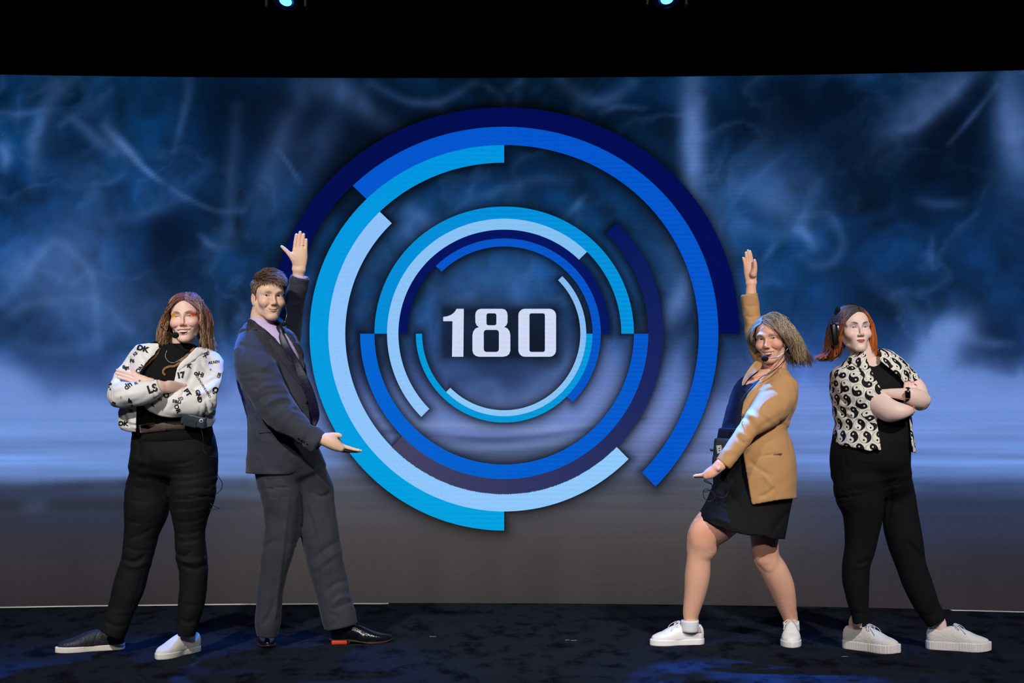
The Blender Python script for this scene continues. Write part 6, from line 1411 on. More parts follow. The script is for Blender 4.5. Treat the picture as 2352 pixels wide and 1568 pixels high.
# skirt
K3 = edges([((1653, 975), (1800, 985), YB, 0.90), ((1647, 1005), (1805, 1012), YB, 0.90), ((1645, 1035), (1812, 1040), YB, 0.75), ((1642, 1070), (1822, 1080), YB, 0.62), ((1632, 1120), (1822, 1130), YB, 0.65), ((1614, 1165), (1817, 1185), YB, 0.72), ((1598, 1200), (1812, 1235), YB, 0.85), ((1592, 1225), (1808, 1260), YB, 0.85)], YB)
s = garment([(K3,)], h=0.006, p=2.3); wrinkle(s, 0.004, (8, 8, 8), 61)
crease(s, [([(1650, 1120), (1690, 1150), (1715, 1200)], 7, 0.006), ([(1620, 1180), (1660, 1195), (1700, 1215)], 6, -0.004), ([(1770, 1225), (1790, 1200), (1815, 1170)], 5, 0.005), ([(1720, 1160), (1730, 1190), (1735, 1225)], 6, 0.004), ([(1603, 1186), (1637, 1199), (1679, 1216), (1716, 1224), (1756, 1226), (1773, 1233), (1803, 1233)], 1.2, 0.003)], 99)
s.shell(0.012, 0.85)
s.keep([(1599, 1189), (1635, 1203), (1678, 1221), (1716, 1229), (1756, 1230), (1773, 1238), (1803, 1238), (1812, 1190), (1822, 1140), (1826, 985), (1630, 982), (1638, 1110), (1622, 1150)])
make('black_skirt', s, M_SKIRT, w3, 2)
# ankles and shoes
M_SOCK = (222, 222, 228)
bp3.append(piece(underbody([(J3[0][:-2], J3[1][:-2], J3[2][:-2]), nA, fA]), skin_3))
M_WL = mat('white_leather', (238, 236, 236), 0.45); M_WR = mat('white_rubber', (236, 233, 234), 0.5); M_WLACE = mat('white_lace', (235, 232, 228), 0.8); M_TAUPE = mat('taupe_leather', (190, 165, 152), 0.6)
sl, ml = shoe(w3, (1613, 1478), (1497, 1481), 0.246, M_WL, M_WR, 'sneaker', 0.030, 0.102, 0.098, lacem=M_WLACE)
sr, mr = shoe(w3, (1819, 1467), (1816, 1487), 0.246, M_WL, M_WR, 'sneaker', 0.030, 0.102, 0.098, lacem=M_WLACE)
bp3 += [ankle(ml, 0.246, W(1588, 1412, 8.325), 0.030, 0.034, skin_3), ankle(mr, 0.246, W(1815, 1408, 8.425), 0.030, 0.034, skin_3)]
body_mesh(w3, bp3)
M_SK = mat('pale_grey_sock', M_SOCK, 0.9)
tube('sock', [W(1584, 1450, 8.325), W(1584.5, 1436, 8.325), W(1584.5, 1424, 8.325)], [0.041, 0.0425, 0.0425], M_SK, w3, 20, 3); tube('sock', [W(1819, 1450, 8.435), W(1818, 1440, 8.435), W(1817, 1428, 8.432)], [0.038, 0.0395, 0.0395], M_SK, w3, 20, 3)
bs = Surf(sl); patch('heel_patch', bs, [(1584, 1447), (1597, 1440), (1603, 1432), (1608, 1440), (1611, 1452), (1598, 1455), (1588, 1454)], M_TAUPE, sl, 0.002)
# hair
pr = dict(len=0.215, K=13, part=-0.020, inflate=1.06, vol=0.14, comb=0.35, g=0.65, wave=0.012, wl=0.10, flare=0.022, facex=0.068, ymin=-0.020, fuzz=0.002, lenvar=0.12, lock=0.024)
A, R0, sd, lay = grow(M3, 2700, scalp_roots(lambda x, y: hl3(x, y) + 0.004, -0.018), pr, 23)
fz = np.clip((0.01 - A[..., 2]) / 0.12, 0, 1); lf = (sd < 0)[:, None]; A[..., 1] += np.where(lf, 0.10, 0.030) * fz; A[..., 0] = np.where(lf, A[..., 0] * (1 - 0.45 * fz), A[..., 0] * (1 + 0.10 * fz))
r = np.random.default_rng(8); A = trim(A, sd, -0.115, -0.132, r, 0.016, 0.016, 0.8); f = np.linspace(0, 1, A.shape[1])[None, :, None]; st = r.uniform(0, 1, (len(A), 1, 1))
cc = lin((118, 98, 80)) + (lin((214, 188, 152)) - lin((118, 98, 80))) * np.clip(st ** 1.4 * 0.9 + 0.25 * f, 0, 1); cc = cc + 0 * f
hair3 = strands('hair', to_world(M3, A), np.tile(0.00135 * (1 - 0.6 * np.linspace(0, 1, A.shape[1]) ** 3), (len(A), 1)), cc, M_HAIR, w3)
# headset
h3 = thing('headset', 'black headset on the woman in the camel blazer', 'headset', tuple(W(1815, 792, YB)))
headband(M3, arc_pts(0.022, 0.088, 0.124, 0.0, lean=0.012), 0.0045, parent=h3)
ec = M3 @ Vector((0.090, 0.010, -0.016))
Rm = M3.to_3x3().normalized()
ball('ear_cup', ec, (0.014, 0.024, 0.030), M_BLK, h3, rot=Rm); disc('ear_cup_cap', ec + Rm @ Vector((0.013, 0, 0)), Rm @ Vector((1, 0, 0)), 0.014, 0.006, M_BLK, h3, 20)
tube('mic_boom', [ec + Rm @ Vector((0.017, 0, 0)), W(1812, 798, 8.13), W(1800, 810, 8.12), W(1785, 820, 8.11), W(1766, 823.5, 8.10)], 0.0021, M_STEEL, h3)
ball('windscreen', W(1757, 823, 8.095), (0.017, 0.014, 0.0145), M_FOAM, h3)
tag(tube('cable', [ec + Rm @ Vector((0.012, 0, -0.02)), W(1817, 812, 8.13), W(1806, 822, 8.125), W(1790, 840, 8.125), W(1767, 858, 8.13), W(1748, 866, 8.125), W(1732, 884, 8.11), W(1718, 898, 8.09), W(1702, 920, 8.08), W(1699, 935, 8.08), W(1700, 950, 8.08), W(1706, 960, 8.07)], 0.0019, M_CABLE),
    'dark cable running from the headset down the camel blazer lapel', 'cable')
# belt pouch and its cable
po = thing('belt_pouch', 'black intercom pouch with a pale square badge at the camel blazer woman\'s hip', 'pouch', tuple(W(1660, 1040, 8.12)))
R = Matrix.Rotation(math.radians(4), 3, 'Y'); M_NYL = mat('black_nylon', (26, 27, 32), 0.7, bump=(500, .5))
bm = bmesh.new(); add_box(bm, W(1663, 1040, 8.13), (0.098, 0.05, 0.135), R, 0.012); link('pouch_body', bm_mesh('pouch_body', bm), M_NYL, po)
bm = bmesh.new(); add_box(bm, W(1644, 1062, 8.12), (0.030, 0.05, 0.060), R, 0.005); link('side_pocket', bm_mesh('side_pocket', bm), M_NYL, po)
bm = bmesh.new(); add_box(bm, W(1634.5, 1033, 8.12), (0.014, 0.02, 0.012), R, 0.003); link('connector', bm_mesh('connector', bm), M_BLK, po)
bm = bmesh.new(); add_box(bm, W(1652, 1031.5, 8.102), (0.024, 0.003, 0.036), Matrix.Rotation(math.radians(-9), 3, 'Y'), 0.001); b1 = link('badge', bm_mesh('badge', bm), mat('pale_badge_cloth', (205, 205, 205), 0.7), po, smooth=False)
for dx, dz, w_, h_ in ((0, 0.014, 0.020, 0.0016), (0, -0.014, 0.020, 0.0016), (-0.0092, 0, 0.0016, 0.029), (0.0092, 0, 0.0016, 0.029), (0, 0.007, 0.010, 0.0022), (0, 0.002, 0.012, 0.0025), (0, -0.006, 0.009, 0.005), (0.002, 0.0045, 0.003, 0.008)):
    bm = bmesh.new(); Rb = Matrix.Rotation(math.radians(-9), 3, 'Y'); add_box(bm, W(1652, 1031.5, 8.1000) + Rb @ Vector((dx, 0, dz)), (w_, 0.0012, h_), Rb); o_ = link('badge_print', bm_mesh('badge_print', bm), M_BLK, po, smooth=False)
tag(tube('cable', [W(1650, 1078, 8.05), W(1669, 1086, 8.09), W(1674, 1105, 8.09), W(1673, 1127, 8.09), W(1664, 1141, 8.08), W(1650, 1141, 8.08), W(1638, 1132, 8.08), W(1629, 1124.5, 8.08), W(1621, 1121.5, 8.08), W(1615, 1129, 8.08), W(1618, 1144, 8.08), W(1629, 1151.5, 8.08), W(1639, 1147, 8.08), W(1642, 1138, 8.09), W(1636, 1128, 8.09), W(1627, 1125, 8.09), W(1617, 1127, 8.09), W(1620, 1130, 8.09), W(1630, 1126, 8.09), W(1635, 1119, 8.10), W(1634, 1111, 8.10), W(1625, 1105, 8.10), W(1617, 1101.5, 8.10), W(1620, 1106, 8.10), W(1634, 1112, 8.10)],
          0.0017, M_CABLE), 'looped black cable hanging under the reaching hand by the black skirt', 'cable')
# ================================================================ woman in the yin-yang shirt
YC = 8.13
w4 = thing('person', 'woman with orange-tipped hair in an open yin-yang print shirt, arms crossed, black trousers', 'person', (W(2080, 1490, YC).x, YC, 0))
skin_4 = (244, 212, 200)
def yy_mat():
    m = bpy.data.materials.new('yin_yang_print'); m.use_nodes = True; nt = m.node_tree; N = nt.nodes; L = nt.links; b = N['Principled BSDF']; b.inputs['Roughness'].default_value = 0.7; b.inputs['Specular IOR Level'].default_value = 0.2
    def M_(op, a, b_=None, c=None):
        n = N.new('ShaderNodeMath'); n.operation = op
        for i, v in enumerate((a, b_, c)):
            if v is None: continue
            if isinstance(v, (int, float)): n.inputs[i].default_value = v
            else: L.new(v, n.inputs[i])
        return n.outputs[0]
    uv = N.new('ShaderNodeUVMap'); uv.uv_map = 'cloth'; sp = N.new('ShaderNodeSeparateXYZ'); L.new(uv.outputs[0], sp.inputs[0])
    W0 = 0.060; H0 = 0.056
    v = M_('DIVIDE', sp.outputs[1], H0); row = M_('FLOOR', v); odd = M_('MULTIPLY', M_('FLOORED_MODULO', row, 2.0), 0.5)
    u = M_('ADD', M_('DIVIDE', sp.outputs[0], W0), odd); fu = M_('SUBTRACT', M_('FRACT', u), 0.5); fv = M_('SUBTRACT', M_('FRACT', v), 0.5)
    x = M_('MULTIPLY', fu, 2.0); y = M_('MULTIPLY', fv, 2.0 * H0 / W0 * 1.04)
    ca, sa = math.cos(0.35), math.sin(0.35)
    xr = M_('ADD', M_('MULTIPLY', x, ca), M_('MULTIPLY', y, sa)); yr = M_('SUBTRACT', M_('MULTIPLY', y, ca), M_('MULTIPLY', x, sa))
    def circ(cx, cy, r): return M_('LESS_THAN', M_('SQRT', M_('ADD', M_('POWER', M_('SUBTRACT', xr, cx), 2.0), M_('POWER', M_('ABSOLUTE', M_('SUBTRACT', yr, cy)), 2.0))), r)
    # inputs to POWER must not be negative
    def rad(cx, cy):
        a = M_('SUBTRACT', xr, cx); c = M_('SUBTRACT', yr, cy); return M_('SQRT', M_('ADD', M_('MULTIPLY', a, a), M_('MULTIPLY', c, c)))
    r0 = rad(0, 0); R0 = 0.96; inside = M_('LESS_THAN', r0, R0); ring = M_('MULTIPLY', inside, M_('GREATER_THAN', r0, 0.915))
    left = M_('LESS_THAN', xr, 0.0); up = M_('LESS_THAN', rad(0, R0 / 2), R0 / 2); dn = M_('LESS_THAN', rad(0, -R0 / 2), R0 / 2)
    blk = M_('MULTIPLY', M_('MAXIMUM', left, up), M_('SUBTRACT', 1.0, dn)); d1 = M_('LESS_THAN', rad(0, R0 / 2), 0.13); d2 = M_('LESS_THAN', rad(0, -R0 / 2), 0.15)
    blk = M_('MAXIMUM', M_('MULTIPLY', blk, M_('SUBTRACT', 1.0, d1)), d2); blk = M_('MAXIMUM', M_('MULTIPLY', blk, inside), ring)
    mx = N.new('ShaderNodeMix'); mx.data_type = 'RGBA'; L.new(blk, mx.inputs[0]); mx.inputs[6].default_value = srgb((238, 232, 220)) + (1,); mx.inputs[7].default_value = srgb((22, 21, 24)) + (1,)
    L.new(mx.outputs[2], b.inputs['Base Color']); return m
M_YY = yy_mat()
def cloth_uv(o, limbs, c0):
    """cylindrical cloth coordinates: torso about c0, sleeves about their own axis"""
    me = o.data; nv = len(me.vertices); V = np.empty(nv * 3, np.float32); me.vertices.foreach_get('co', V); V = V.reshape(-1, 3)
    nl = len(me.loops); li = np.empty(nl, np.int32); me.loops.foreach_get('vertex_index', li); k = nl // len(me.polygons); Fv = li.reshape(-1, k); Cn = V[Fv].mean(1)
    reg = np.full(len(Fv), -1)
    for i, (a, b, r) in enumerate(limbs):
        a = np.array(a); b = np.array(b); d = b - a; t = np.clip(((Cn - a) @ d) / (d @ d), 0, 1.2); q = np.linalg.norm(Cn - a - t[:, None] * d, axis=1); reg[(q < r) & (t > 0.12)] = i
    UV = np.zeros((len(Fv), k, 2), np.float32)
    for i in range(-1, len(limbs)):
        m = reg == i
        if not m.any(): continue
        P = V[Fv[m]]; cc = Cn[m]
        if i < 0: a = np.array(c0); T_ = np.array((0, 0, 1.0)); R_ = 0.17
        else: a = np.array(limbs[i][0]); T_ = np.array(limbs[i][1]) - a; T_ /= np.linalg.norm(T_); R_ = 0.085
        U_ = np.cross(T_, (0, 1, 0)); U_ /= np.linalg.norm(U_); Wd = np.cross(T_, U_)
        def ang(X): return np.arctan2((X - a) @ U_, (X - a) @ Wd)
        a0 = ang(cc)[:, None]; a1 = ang(P); a1 = a0 + (a1 - a0 + np.pi) % (2 * np.pi) - np.pi
        UV[m, :, 0] = a1 * R_; UV[m, :, 1] = (P - a) @ T_
    l = me.uv_layers.new(name='cloth'); l.data.foreach_set('uv', UV.reshape(-1))
M4 = head_M(1973.8, 751, YC - 0.09, 11, 7, -2, 0.96)
hv, hq, hc = build_head(w4, M4, [(W(1976, 800, YC), 27 * S(YC)), (W(1984, 822, YC + 0.0), 26 * S(YC)), (W(1990, 842, YC + 0.01), 27 * S(YC))], skin_4,
    dict(smile=0.25, open=0.0, cheek=0.4, mouthw=0.0235, nose=0.94, chinw=0.85, jaw=0.98, width=1.02, eyeu=0.0050, eyel=0.0036, iris=(110, 140, 160), brow=(62, 44, 38), brow_a=1.0, browz=0.001, lip=(204, 92, 90), lip_a=0.9, blush=0.4, lash=(30, 22, 24), gaze=(-0.12, -1, -0.10)))
hl4 = lambda x, y: np.interp(y, [-0.10, -0.075, -0.055, -0.035, -0.015, 0.015, 0.04, 0.09], [0.078, 0.073, 0.060, 0.030, 0.0, -0.02, -0.05, -0.08])
hc = paint_scalp(hv, hc, M4, hl4, (60, 48, 42))
# bare arms with hands
RA = edges([((1950, 900), (2008, 855), 8.06), ((1976, 930), (2028, 896), 8.03), ((2003, 951), (2046, 912), 7.985), ((2028, 963), (2062, 921), 7.95), ((2055, 963), (2074, 926), 7.925), ((2078, 957), (2086, 930), 7.925), ((2095, 950), (2097, 935), 7.95)], 8.0, 0.95)
LA = edges([((2072, 862), (2105, 872), 8.10), ((2082, 895), (2128, 893), 8.07), ((2094, 928), (2133, 914), 8.02), ((2108, 940), (2118, 896), 7.99), ((2096, 933), (2099, 890), 7.965), ((2085, 922), (2084, 890), 7.95), ((2070, 918), (2070, 891), 7.955), ((2048, 914), (2048, 892), 7.965), ((2024, 914), (2026, 894), 7.98)], 8.0, 0.85)
s = Sdf(*bounds([RA, LA], 0.025), 0.0034); s.loft(*RA, k=0); s.loft(*LA, k=0.003)
s.ell(W(2040, 953, 7.945), 0.022, 0.02); s.ell(W(2126, 918, 8.0), 0.020, 0.02)
crease(s, [([(2030, 899), (2048, 914), (2070, 926)], 3, 0.003)], 9)
RED = (190, 20, 36)
hv4 = hand([((2076, 930), (2104, 925)), ((2077, 905), (2104, 903)), ((2077, 893), (2103, 893))],
           [[(2079, 897, 4.2), (2079, 886, 4.0), (2080.5, 876.5, 3.4)], [(2086.5, 897, 4.4), (2087, 885, 4.1), (2089, 875.5, 3.4)], [(2094, 897, 4.4), (2095, 886, 4.1), (2097, 878, 3.4)], [(2100, 897, 4.0), (2101, 891, 3.8), (2103, 885, 3.2)]],
           [((2078, 940), (2102, 938)), ((2078, 930), (2102, 928))], 7.993, thick=0.5)
nails = [(W(2080.6, 873.5, 7.988), 0.0062, RED), (W(2089.2, 872.5, 7.988), 0.0062, RED), (W(2097.3, 875.5, 7.988), 0.0062, (226, 160, 180)), (W(2103.5, 882, 7.988), 0.006, RED)]
bp4 = [(hv, hq, hc), piece(s, skin_4, 2), piece(hv4, skin_4, 1, nails)]
# top and shirt
T4 = edges([((1962, 826), (2030, 834), YC, 0.8), ((1930, 846), (2072, 856), YC, 0.7), ((1918, 880), (2086, 885), YC, 0.8), ((1922, 920), (2080, 925), YC, 0.82), ((1927, 955), (2082, 957), YC, 0.82), ((1925, 985), (2089, 985), YC, 0.82), ((1918, 1020), (2090, 1020), YC, 0.82), ((1910, 1050), (2091, 1050), YC, 0.82)], YC)
s = garment([(T4,)], h=0.006); wrinkle(s, 0.002, (8, 8, 20), 71)
s.keep([(1950, 820), (1994, 838), (2006, 842), (2018, 838), (2026, 826), (2120, 840), (2120, 1060), (1890, 1060), (1890, 830)])
tp4 = make('black_top', s, mat('black_cotton', (20, 20, 22), 0.85, bump=(600, .2), spec=0.2), w4, 2)
# chest skin above the neckline
T4s = (T4[0][:4], np.array(T4[1][:4]) - 0.007, np.array(T4[2][:4]) - 0.007); s = garment([(T4s,)], h=0.006); bp4.append(piece(s, skin_4, 2))
J4 = edges([((1944, 816), (2040, 824), YC + 0.01, 0.9), ((1922, 834), (2072, 846), YC, 0.78), ((1908, 860), (2092, 870), YC, 0.86), ((1908, 900), (2086, 905), YC, 0.92), ((1914, 940), (2086, 942), YC, 0.92), ((1920, 970), (2092, 972), YC, 0.9), ((1914, 1005), (2096, 1008), YC, 0.92), ((1910, 1050), (2102, 1052), YC, 0.94)], YC)
sR = edges([((1914, 868), (1968, 832), 8.09), ((1926, 895), (1992, 856), 8.07), ((1946, 918), (2014, 880), 8.04), ((1968, 934), (2030, 895), 8.02)], 8.05, 0.95)
sL = edges([((2052, 842), (2088, 860), 8.12), ((2064, 862), (2106, 872), 8.10), ((2074, 884), (2116, 884), 8.08)], 8.1, 0.85)
s = garment([(J4,), (sR, 0.012, 2.1, 0.12), (sL, 0.012, 2.1, 0.12)], h=0.0048)
wrinkle(s, 0.006, (12, 12, 16), 81)
crease(s, [([(1930, 935), (1960, 945), (1975, 935)], 4, 0.008), ([(1918, 925), (1935, 950), (1960, 965)], 4, 0.007), ([(1915, 900), (1930, 915), (1945, 930)], 4, 0.008), ([(1960, 960), (1980, 975), (1990, 1000)], 4, 0.006), ([(1925, 990), (1950, 985), (1985, 1000)], 5, 0.005), ([(1998, 1036), (2003, 1000), (2000, 970)], 4, 0.006), ([(1935, 1030), (1950, 1005), (1975, 995)], 4, -0.005), ([(1985, 840), (2000, 860), (2015, 880)], 3, 0.005), ([(1925, 845), (1960, 838), (1985, 845)], 4, 0.004)], 8.4)
s.shell(0.0140)
I, x, y, z = s.near(0.2); px = CX + x / y * F; py = CY + (CAMZ - z) / y * F
d = sdpoly(px, py, [(1986, 800), (1992, 826), (1998, 842), (2010, 868), (2026, 897), (2022, 930), (2014, 965), (2020, 1005), (2028, 1060), (2096, 1060), (2092, 1000), (2088, 960), (2086, 905), (2080, 886), (2068, 868), (2046, 848), (2028, 834), (2020, 826), (2022, 800)]) * (y / F)
arm_ = Sdf.__new__(Sdf); arm_.__dict__.update(lo=s.lo, h=s.h, n=s.n, ax=s.ax, D=np.full(s.D.shape, 0.5, np.float32))
for a_ in (sR, sL): arm_.loft(*a_, k=0.0, p=2.1, cap=0.12)
s.D[I] = np.maximum(s.D[I], -np.maximum(np.maximum(d, y - (YC + 0.02)), -(arm_.D[I] - 0.006)))
s.keep([(1890, 800), (2050, 800), (2130, 860), (2125, 895), (2090, 890), (2100, 960), (2110, 1042), (2085, 1036), (2060, 1036), (2026, 1035), (2012, 1032), (1998, 1036), (1960, 1028), (1913, 1019), (1890, 1010), (1895, 900)])
sh4 = make('yin_yang_shirt', s, M_YY, w4, 2)
cloth_uv(sh4, [(tuple(W(1938, 846, 8.10)), tuple(W(2000, 915, 8.03)), 0.095), (tuple(W(2070, 850, 8.12)), tuple(W(2095, 888, 8.08)), 0.065)], tuple(W(2000, 930, YC)))
q4 = Surf(sh4)
for nm, pl in (('shirt_collar', [(1950, 820), (1962, 817), (1975, 824), (1986, 833), (1996, 842), (2006, 862), (2012, 876), (2000, 866), (1984, 852), (1964, 838), (1950, 830)]), ('shirt_collar', [(2018, 836), (2030, 830), (2042, 834), (2056, 846), (2066, 862), (2052, 856), (2038, 850), (2024, 844)])):
    o_ = patch(nm, q4, pl, M_YY, sh4, 0.005); cloth_uv(o_, [], tuple(W(2000, 930, YC)))
# watch, bracelet, earring
M_WCASE = mat('rose_gold', (214, 178, 160), 0.3, metal=0.9); M_GLASS = mat('watch_glass', (8, 8, 14), 0.08, spec=0.8); M_BAND = mat('black_sport_band', (18, 18, 22), 0.6); M_ORB = mat('amber_beads', (196, 118, 52), 0.35)
wr = edges([((2083, 921), (2083, 890), 7.95)], 7.95); bm = bmesh.new()
wt_ = thing('wristwatch', 'smartwatch with a black square face on the orange-haired woman\'s wrist', 'watch', tuple(W(2084, 905, 7.92)))
Rw = Matrix.Rotation(math.radians(-14), 3, 'Z') @ Matrix.Rotation(math.radians(-3), 3, 'Y'); add_box(bm, W(2084.5, 906, 7.908), (0.026, 0.011, 0.038), Rw, 0.004); link('watch_case', bm_mesh('watch_case', bm), M_WCASE, wt_)
bm = bmesh.new(); add_box(bm, W(2085.2, 906, 7.9015), (0.020, 0.003, 0.032), Rw, 0.001); link('watch_face', bm_mesh('watch_face', bm), M_GLASS, wt_)
c_ = W(2083.5, 906, 7.952); a = np.linspace(0, 2 * np.pi, 33); v, q = tube_np([tuple(c_ + Vector((0.002 * math.sin(t), 0.030 * math.cos(t), 0.0325 * math.sin(t)))) for t in a], 0.0095, 6, 0.25, vh=(0, 1, 1), cap=False)
link('watch_band', quads_mesh('watch_band', v, q), M_BAND, wt_)
bm2 = bmesh.new(); c_ = W(2096, 942, 7.95)
br = thing('bracelet', 'amber beaded bracelet on the lower crossed wrist of the orange-haired woman', 'bracelet', tuple(c_)); bm.free() if False else None
for t in np.linspace(0, 2 * np.pi, 17)[:-1]:
    b2 = bmesh.new(); bmesh.ops.create_icosphere(b2, subdivisions=2, radius=0.0042, matrix=Matrix.Translation(c_ + Vector((0.003 * math.sin(t), 0.022 * math.cos(t), 0.021 * math.sin(t))))); link('bead', bm_mesh('bead', b2), M_ORB, br)
bm2.free()
er = M4 @ Vector((-0.080, -0.004, -0.046)); v, q = tube_np([tuple(er + Vector((0.0055 * math.cos(t), -0.004, 0.0065 * math.sin(t)))) for t in np.linspace(0, 2 * np.pi, 17)], 0.0011, 6, cap=False); link('earring', quads_mesh('earring', v, q), M_SILVER, w4)
# trousers
P4 = edges([((1914, 1005), (2091, 1008)), ((1907, 1050), (2090, 1052)), ((1910, 1088), (2089, 1088), YC, 0.56)], YC, 0.80)
L4 = edges([((1928, 1052), (1995, 1062), YC, 1.35), ((1916, 1095), (2024, 1112), YC - 0.01, 1.12), ((1918, 1130), (2030, 1140)), ((1933, 1165), (2030, 1175)), ((1940, 1212), (2021, 1216)), ((1940, 1258), (2010, 1262)), ((1935, 1298), (1999, 1296)), ((1936, 1342), (1996, 1338)), ((1948, 1388), (1995, 1390)), ((1955, 1410), (1993, 1410)), ((1960, 1430), (1995, 1428))], YC - 0.02, 0.9)
R4 = edges([((2005, 1050), (2070, 1050), YC + 0.01, 1.35), ((2006, 1096), (2090, 1096), YC + 0.03, 1.15), ((2016, 1135), (2101, 1132)), ((2026, 1180), (2108, 1178)), ((2032, 1225), (2116, 1222)), ((2044, 1262), (2122, 1256)), ((2058, 1300), (2126, 1290)), ((2072, 1340), (2138, 1326)), ((2094, 1384), (2153, 1372)), ((2112, 1408), (2163, 1398)), ((2128, 1430), (2178, 1422))], YC + 0.06, 0.88)
s = garment([(P4,), (L4, 0.04, 2.1, 0.1), (R4, 0.03, 2.1, 0.1)], h=0.006); wrinkle(s, 0.0025, (8, 8, 12), 91)
crease(s, [([(1970, 1296), (1985, 1290), (1998, 1284)], 3, 0.006), ([(1960, 1304), (1980, 1302), (1997, 1296)], 3, -0.005), ([(2080, 1240), (2100, 1262), (2120, 1278)], 3, 0.006), ([(2086, 1232), (2104, 1252), (2122, 1266)], 3, -0.005), ([(2098, 1268), (2112, 1278), (2122, 1284)], 3, 0.005), ([(1944, 1040), (1940, 1060), (1948, 1072)], 2, 0.004), ([(2044, 1115), (2052, 1105), (2064, 1095)], 4, 0.005), ([(2046, 1110), (2046, 1150), (2040, 1200)], 4, 0.008),
           ([(1956, 1405), (1975, 1409), (1995, 1406)], 2, 0.004), ([(2117, 1413), (2140, 1412), (2168, 1402)], 2, 0.004), ([(2016, 1002), (2050, 1010), (2090, 1012)], 1.6, 0.003)], 99)
s.shell(0.016, 0.32); make('black_trousers', s, mat('black_knit', (13, 13, 17), 0.85, bump=(500, .2), spec=0.2), w4, 2)
bp4.append(piece(underbody([T4, P4, L4, R4]), skin_4))
M_CHK = mat('cream_woven_knit', (226, 221, 214), 0.85, bump=(220, .9)); M_CHS = mat('ribbed_white_rubber', (226, 218, 218), 0.6); M_GUM = mat('dark_gum_sole', (96, 70, 70), .7)
for a_, b_, L_, lg in (((1947, 1488), (2055, 1501), 0.272, W(1974, 1405, 8.11)), ((2132, 1489), (2270, 1496), 0.286, W(2142, 1400, 8.19))):
    u_, m_ = shoe(w4, a_, b_, L_, M_CHK, M_CHS, 'chunky', 0.042, 0.102, 0.112, lacem=M_WLACE, ribs=True, toeup=0.006); bp4.append(ankle(m_, L_, lg, 0.031, 0.027, skin_4, top=0.12))
body_mesh(w4, bp4)
# hair: smooth bob flipping out at the ends
pr = dict(len=0.215, K=13, part=0.012, inflate=1.05, vol=0.10, comb=0.30, g=0.8, wave=0.0015, wl=0.2, flare=0.0, facex=0.069, ymin=-0.045, fuzz=0.0015, lenvar=0.06, lock=0.02)
A, R0, sd, lay = grow(M4, 2700, scalp_roots(lambda x, y: hl4(x, y) + 0.004, 0.012), pr, 33)
r = np.random.default_rng(9); A = trim(A, sd, -0.136, -0.158, r, 0.038, 0.006, 0.15, 0.72); f = np.linspace(0, 1, A.shape[1])[None, :, None]; st = r.uniform(0, 1, (len(A), 1, 1))
fr = (sd > 0)[:, None, None] * (R0[:, 1] < -0.02)[:, None, None] * 1.0
k1 = np.clip((f - 0.32 + 0.25 * fr) / 0.25, 0, 1); cc = lin((66, 52, 44)) + (lin((186, 92, 36)) * (0.55 + 0.75 * st) - lin((66, 52, 44))) * k1; cc = cc + (lin((236, 130, 30)) - cc) * k1 * fr * (st > 0.5) * 0.7
hair4 = strands('hair', to_world(M4, A), np.tile(0.00135 * (1 - 0.5 * np.linspace(0, 1, A.shape[1]) ** 3), (len(A), 1)), cc, M_HAIR, w4)
# headset with raised microphone
h4 = thing('headset', 'large black headset with raised microphone on the orange-haired woman', 'headset', tuple(W(1920, 765, YC)))
headband(M4, arc_pts(0.020, 0.090, 0.129, 0.0, lean=0.005), 0.005, parent=h4)
Rm = M4.to_3x3().normalized(); ec = W(1922, 768, YC - 0.07)
ball('ear_cushion', M4 @ Vector((-0.094, 0.0, -0.012)), (0.016, 0.032, 0.042), M_BLK, h4, rot=Rm)
bm = bmesh.new(); add_box(bm, W(1916, 768, YC - 0.10), (0.034, 0.040, 0.108), Matrix.Rotation(math.radians(-7), 3, 'Y'), 0.012); link('ear_housing', bm_mesh('ear_housing', bm), M_BLK, h4)
bm = bmesh.new(); add_box(bm, W(1926, 756, YC - 0.122), (0.010, 0.008, 0.034), Matrix.Rotation(math.radians(-8), 3, 'Y'), 0.002); link('arm_slider', bm_mesh('arm_slider', bm), M_STEEL, h4)
bm = bmesh.new(); add_box(bm, W(1922.5, 743, YC - 0.115), (0.018, 0.016, 0.010), None, 0.003); link('hinge', bm_mesh('hinge', bm), mat('blue_grey_hinge', (60, 84, 130), .4), h4)
tube('mic_boom', [W(1912, 756, YC - 0.125), W(1911.5, 745, YC - 0.13), W(1912.5, 735, YC - 0.13), W(1915, 728, YC - 0.13), W(1918.5, 722, YC - 0.13)], 0.0018, M_BLK, h4)
tube('mic_collar', [W(1918.5, 723, YC - 0.13), W(1920.5, 717, YC - 0.13)], [0.006, 0.010], M_FOAM, h4)
ball('windscreen', W(1924, 711, YC - 0.13), (0.0125, 0.0125, 0.0155), M_FOAM, h4, rot=Matrix.Rotation(math.radians(20), 3, 'Y'))
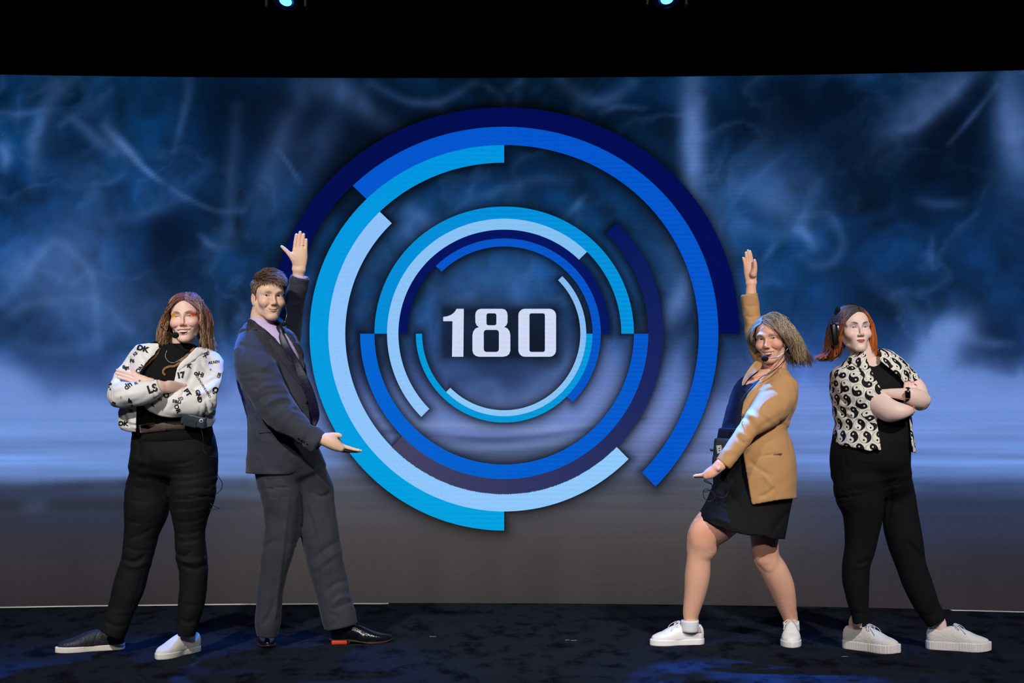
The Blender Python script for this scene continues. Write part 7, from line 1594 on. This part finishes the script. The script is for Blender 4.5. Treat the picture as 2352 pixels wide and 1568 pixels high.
# ================================================================ lamps over the wall
M_LAMPB = mat('lamp_housing', (10, 10, 14), 0.45)
def moving_head(px, py, Y, label, aim):
    c = W(px, py, Y); t = thing('moving_head_light', label, 'stage light', tuple(c + Vector((0, 0.12, 0.35))))
    d = (Vector(aim) - c).normalized(); R = d.to_track_quat('Z', 'Y').to_matrix()
    def lathe(name, prof, m, n=40):
        bm = bmesh.new(); rows = []
        for r, z in prof: rows.append([bm.verts.new(c + R @ Vector((r * math.cos(2 * math.pi * i / n), r * math.sin(2 * math.pi * i / n), z))) for i in range(n)])
        for a_, b_ in zip(rows, rows[1:]):
            for i in range(n): bm.faces.new((a_[i], a_[(i + 1) % n], b_[(i + 1) % n], b_[i]))
        if prof[-1][0] < 0.06: bm.faces.new(rows[-1])
        return link(name, bm_mesh(name, bm), m, t)
    lathe('housing', [(0.03, -0.30), (0.075, -0.29), (0.085, -0.2), (0.082, -0.05), (0.060, 0.0)], M_LAMPB)
    lathe('lens_rim', [(0.060, -0.004), (0.064, 0.006), (0.0615, 0.012), (0.058, 0.004), (0.050, -0.004), (0.047, 0.002), (0.044, -0.004), (0.034, -0.01)], mat('blue_lit_rim', (20, 28, 60), 0.3, metal=0.6))
    bm = bmesh.new(); bmesh.ops.create_uvsphere(bm, u_segments=32, v_segments=16, radius=0.033, matrix=Matrix.Translation(c) @ R.to_4x4() @ Matrix.Diagonal((1, 1, 0.35, 1)))
    link('lens', bm_mesh('lens', bm), emit('lens_glow', (70, 170, 255), 5.0), t)
    bm = bmesh.new()
    for sx in (-1, 1): add_box(bm, c + Vector((sx * 0.10, 0.03, 0.14)), (0.02, 0.06, 0.34), None, 0.006)
    add_box(bm, c + Vector((0, 0.03, 0.33)), (0.24, 0.10, 0.08), None, 0.01); link('yoke', bm_mesh('yoke', bm), M_LAMPB, t, smooth=False)
moving_head(656, 3, 8.95, 'moving head light with a bright blue lens, left one above the screen', (-1.9, 7.2, 0.4))
moving_head(1532, -1, 8.95, 'moving head light with a bright blue lens, right one above the screen', (1.3, 7.2, 0.3))
# truss the lamps hang from, above the frame, and dark gear at the upper right
M_TRUSS = mat('black_truss_steel', (16, 16, 20), 0.5, metal=0.3)
def truss(name, a, b, label, s=0.15, step=0.3):
    t = thing(name, label, 'truss', a); a = Vector(a); b = Vector(b); d = (b - a); L_ = d.length; d.normalize()
    up = Vector((0, 0, 1)) if abs(d.z) < .9 else Vector((1, 0, 0)); sd = d.cross(up).normalized(); up = sd.cross(d)
    cs = [sd * s + up * s, sd * -s + up * s, sd * -s - up * s, sd * s - up * s]
    for c in cs: tube('chord', [a + c, b + c], 0.024, M_TRUSS, t, 8, 1)
    n = int(L_ / step)
    for j in range(4):
        for i in range(n):
            p = a + d * (i * L_ / n) + cs[j if i % 2 == 0 else (j + 1) % 4]; q = a + d * ((i + 1) * L_ / n) + cs[(j + 1) % 4 if i % 2 == 0 else j]; tube('brace', [p, q], 0.010, M_TRUSS, t, 6, 1)
truss('lighting_truss', (-4.5, 9.05, 3.78), (4.5, 9.05, 3.78), 'black lighting truss running above the LED wall')
truss('upright_truss', (2.98, 9.75, 2.9), (2.98, 9.75, 5.0), 'dark upright truss at the upper right corner', 0.14)
# folded duct plates on the drape and bits of tape on the carpet
for i, (px, w_) in enumerate(((945, 84), (1420, 92))):
    v = thing('wall_vent', ('left' if i == 0 else 'right') + ' dark slatted vent high on the black drape', 'vent', tuple(W(px, 130, 10.25)))
    for k in range(4):
        bm = bmesh.new(); add_box(bm, W(px, 113 + k * 11.5, 10.24), (w_ * S(10.24), 0.02, 0.012), Matrix.Rotation(0.5, 3, 'X')); link('slat', bm_mesh('slat', bm), M_DRAPE, v, smooth=False)
M_TAPE = mat('grey_tape', (120, 124, 135), 0.5)
for px, py, L_, lb in ((994, 1462, 0.03, 'small grey scrap of tape on the carpet, leftmost near the middle'), (1303, 1470, 0.02, 'tiny square scrap of grey tape on the carpet'), (1318, 1471, 0.028, 'thin flat scrap of grey tape right of the square one'), (1940, 1508, 0.03, 'faint scrap of tape on the carpet by the chunky cream shoes')):
    Y = F * CAMZ / (py - CY); p = W(px, py, Y); bm = bmesh.new(); add_box(bm, (p.x, p.y, 0.0018), (L_, 0.010, 0.0012), Matrix.Rotation(0.2, 3, 'Z')); o_ = link('tape_scrap', bm_mesh('tape_scrap', bm), M_TAPE, None, False); tag(o_, lb, 'tape')
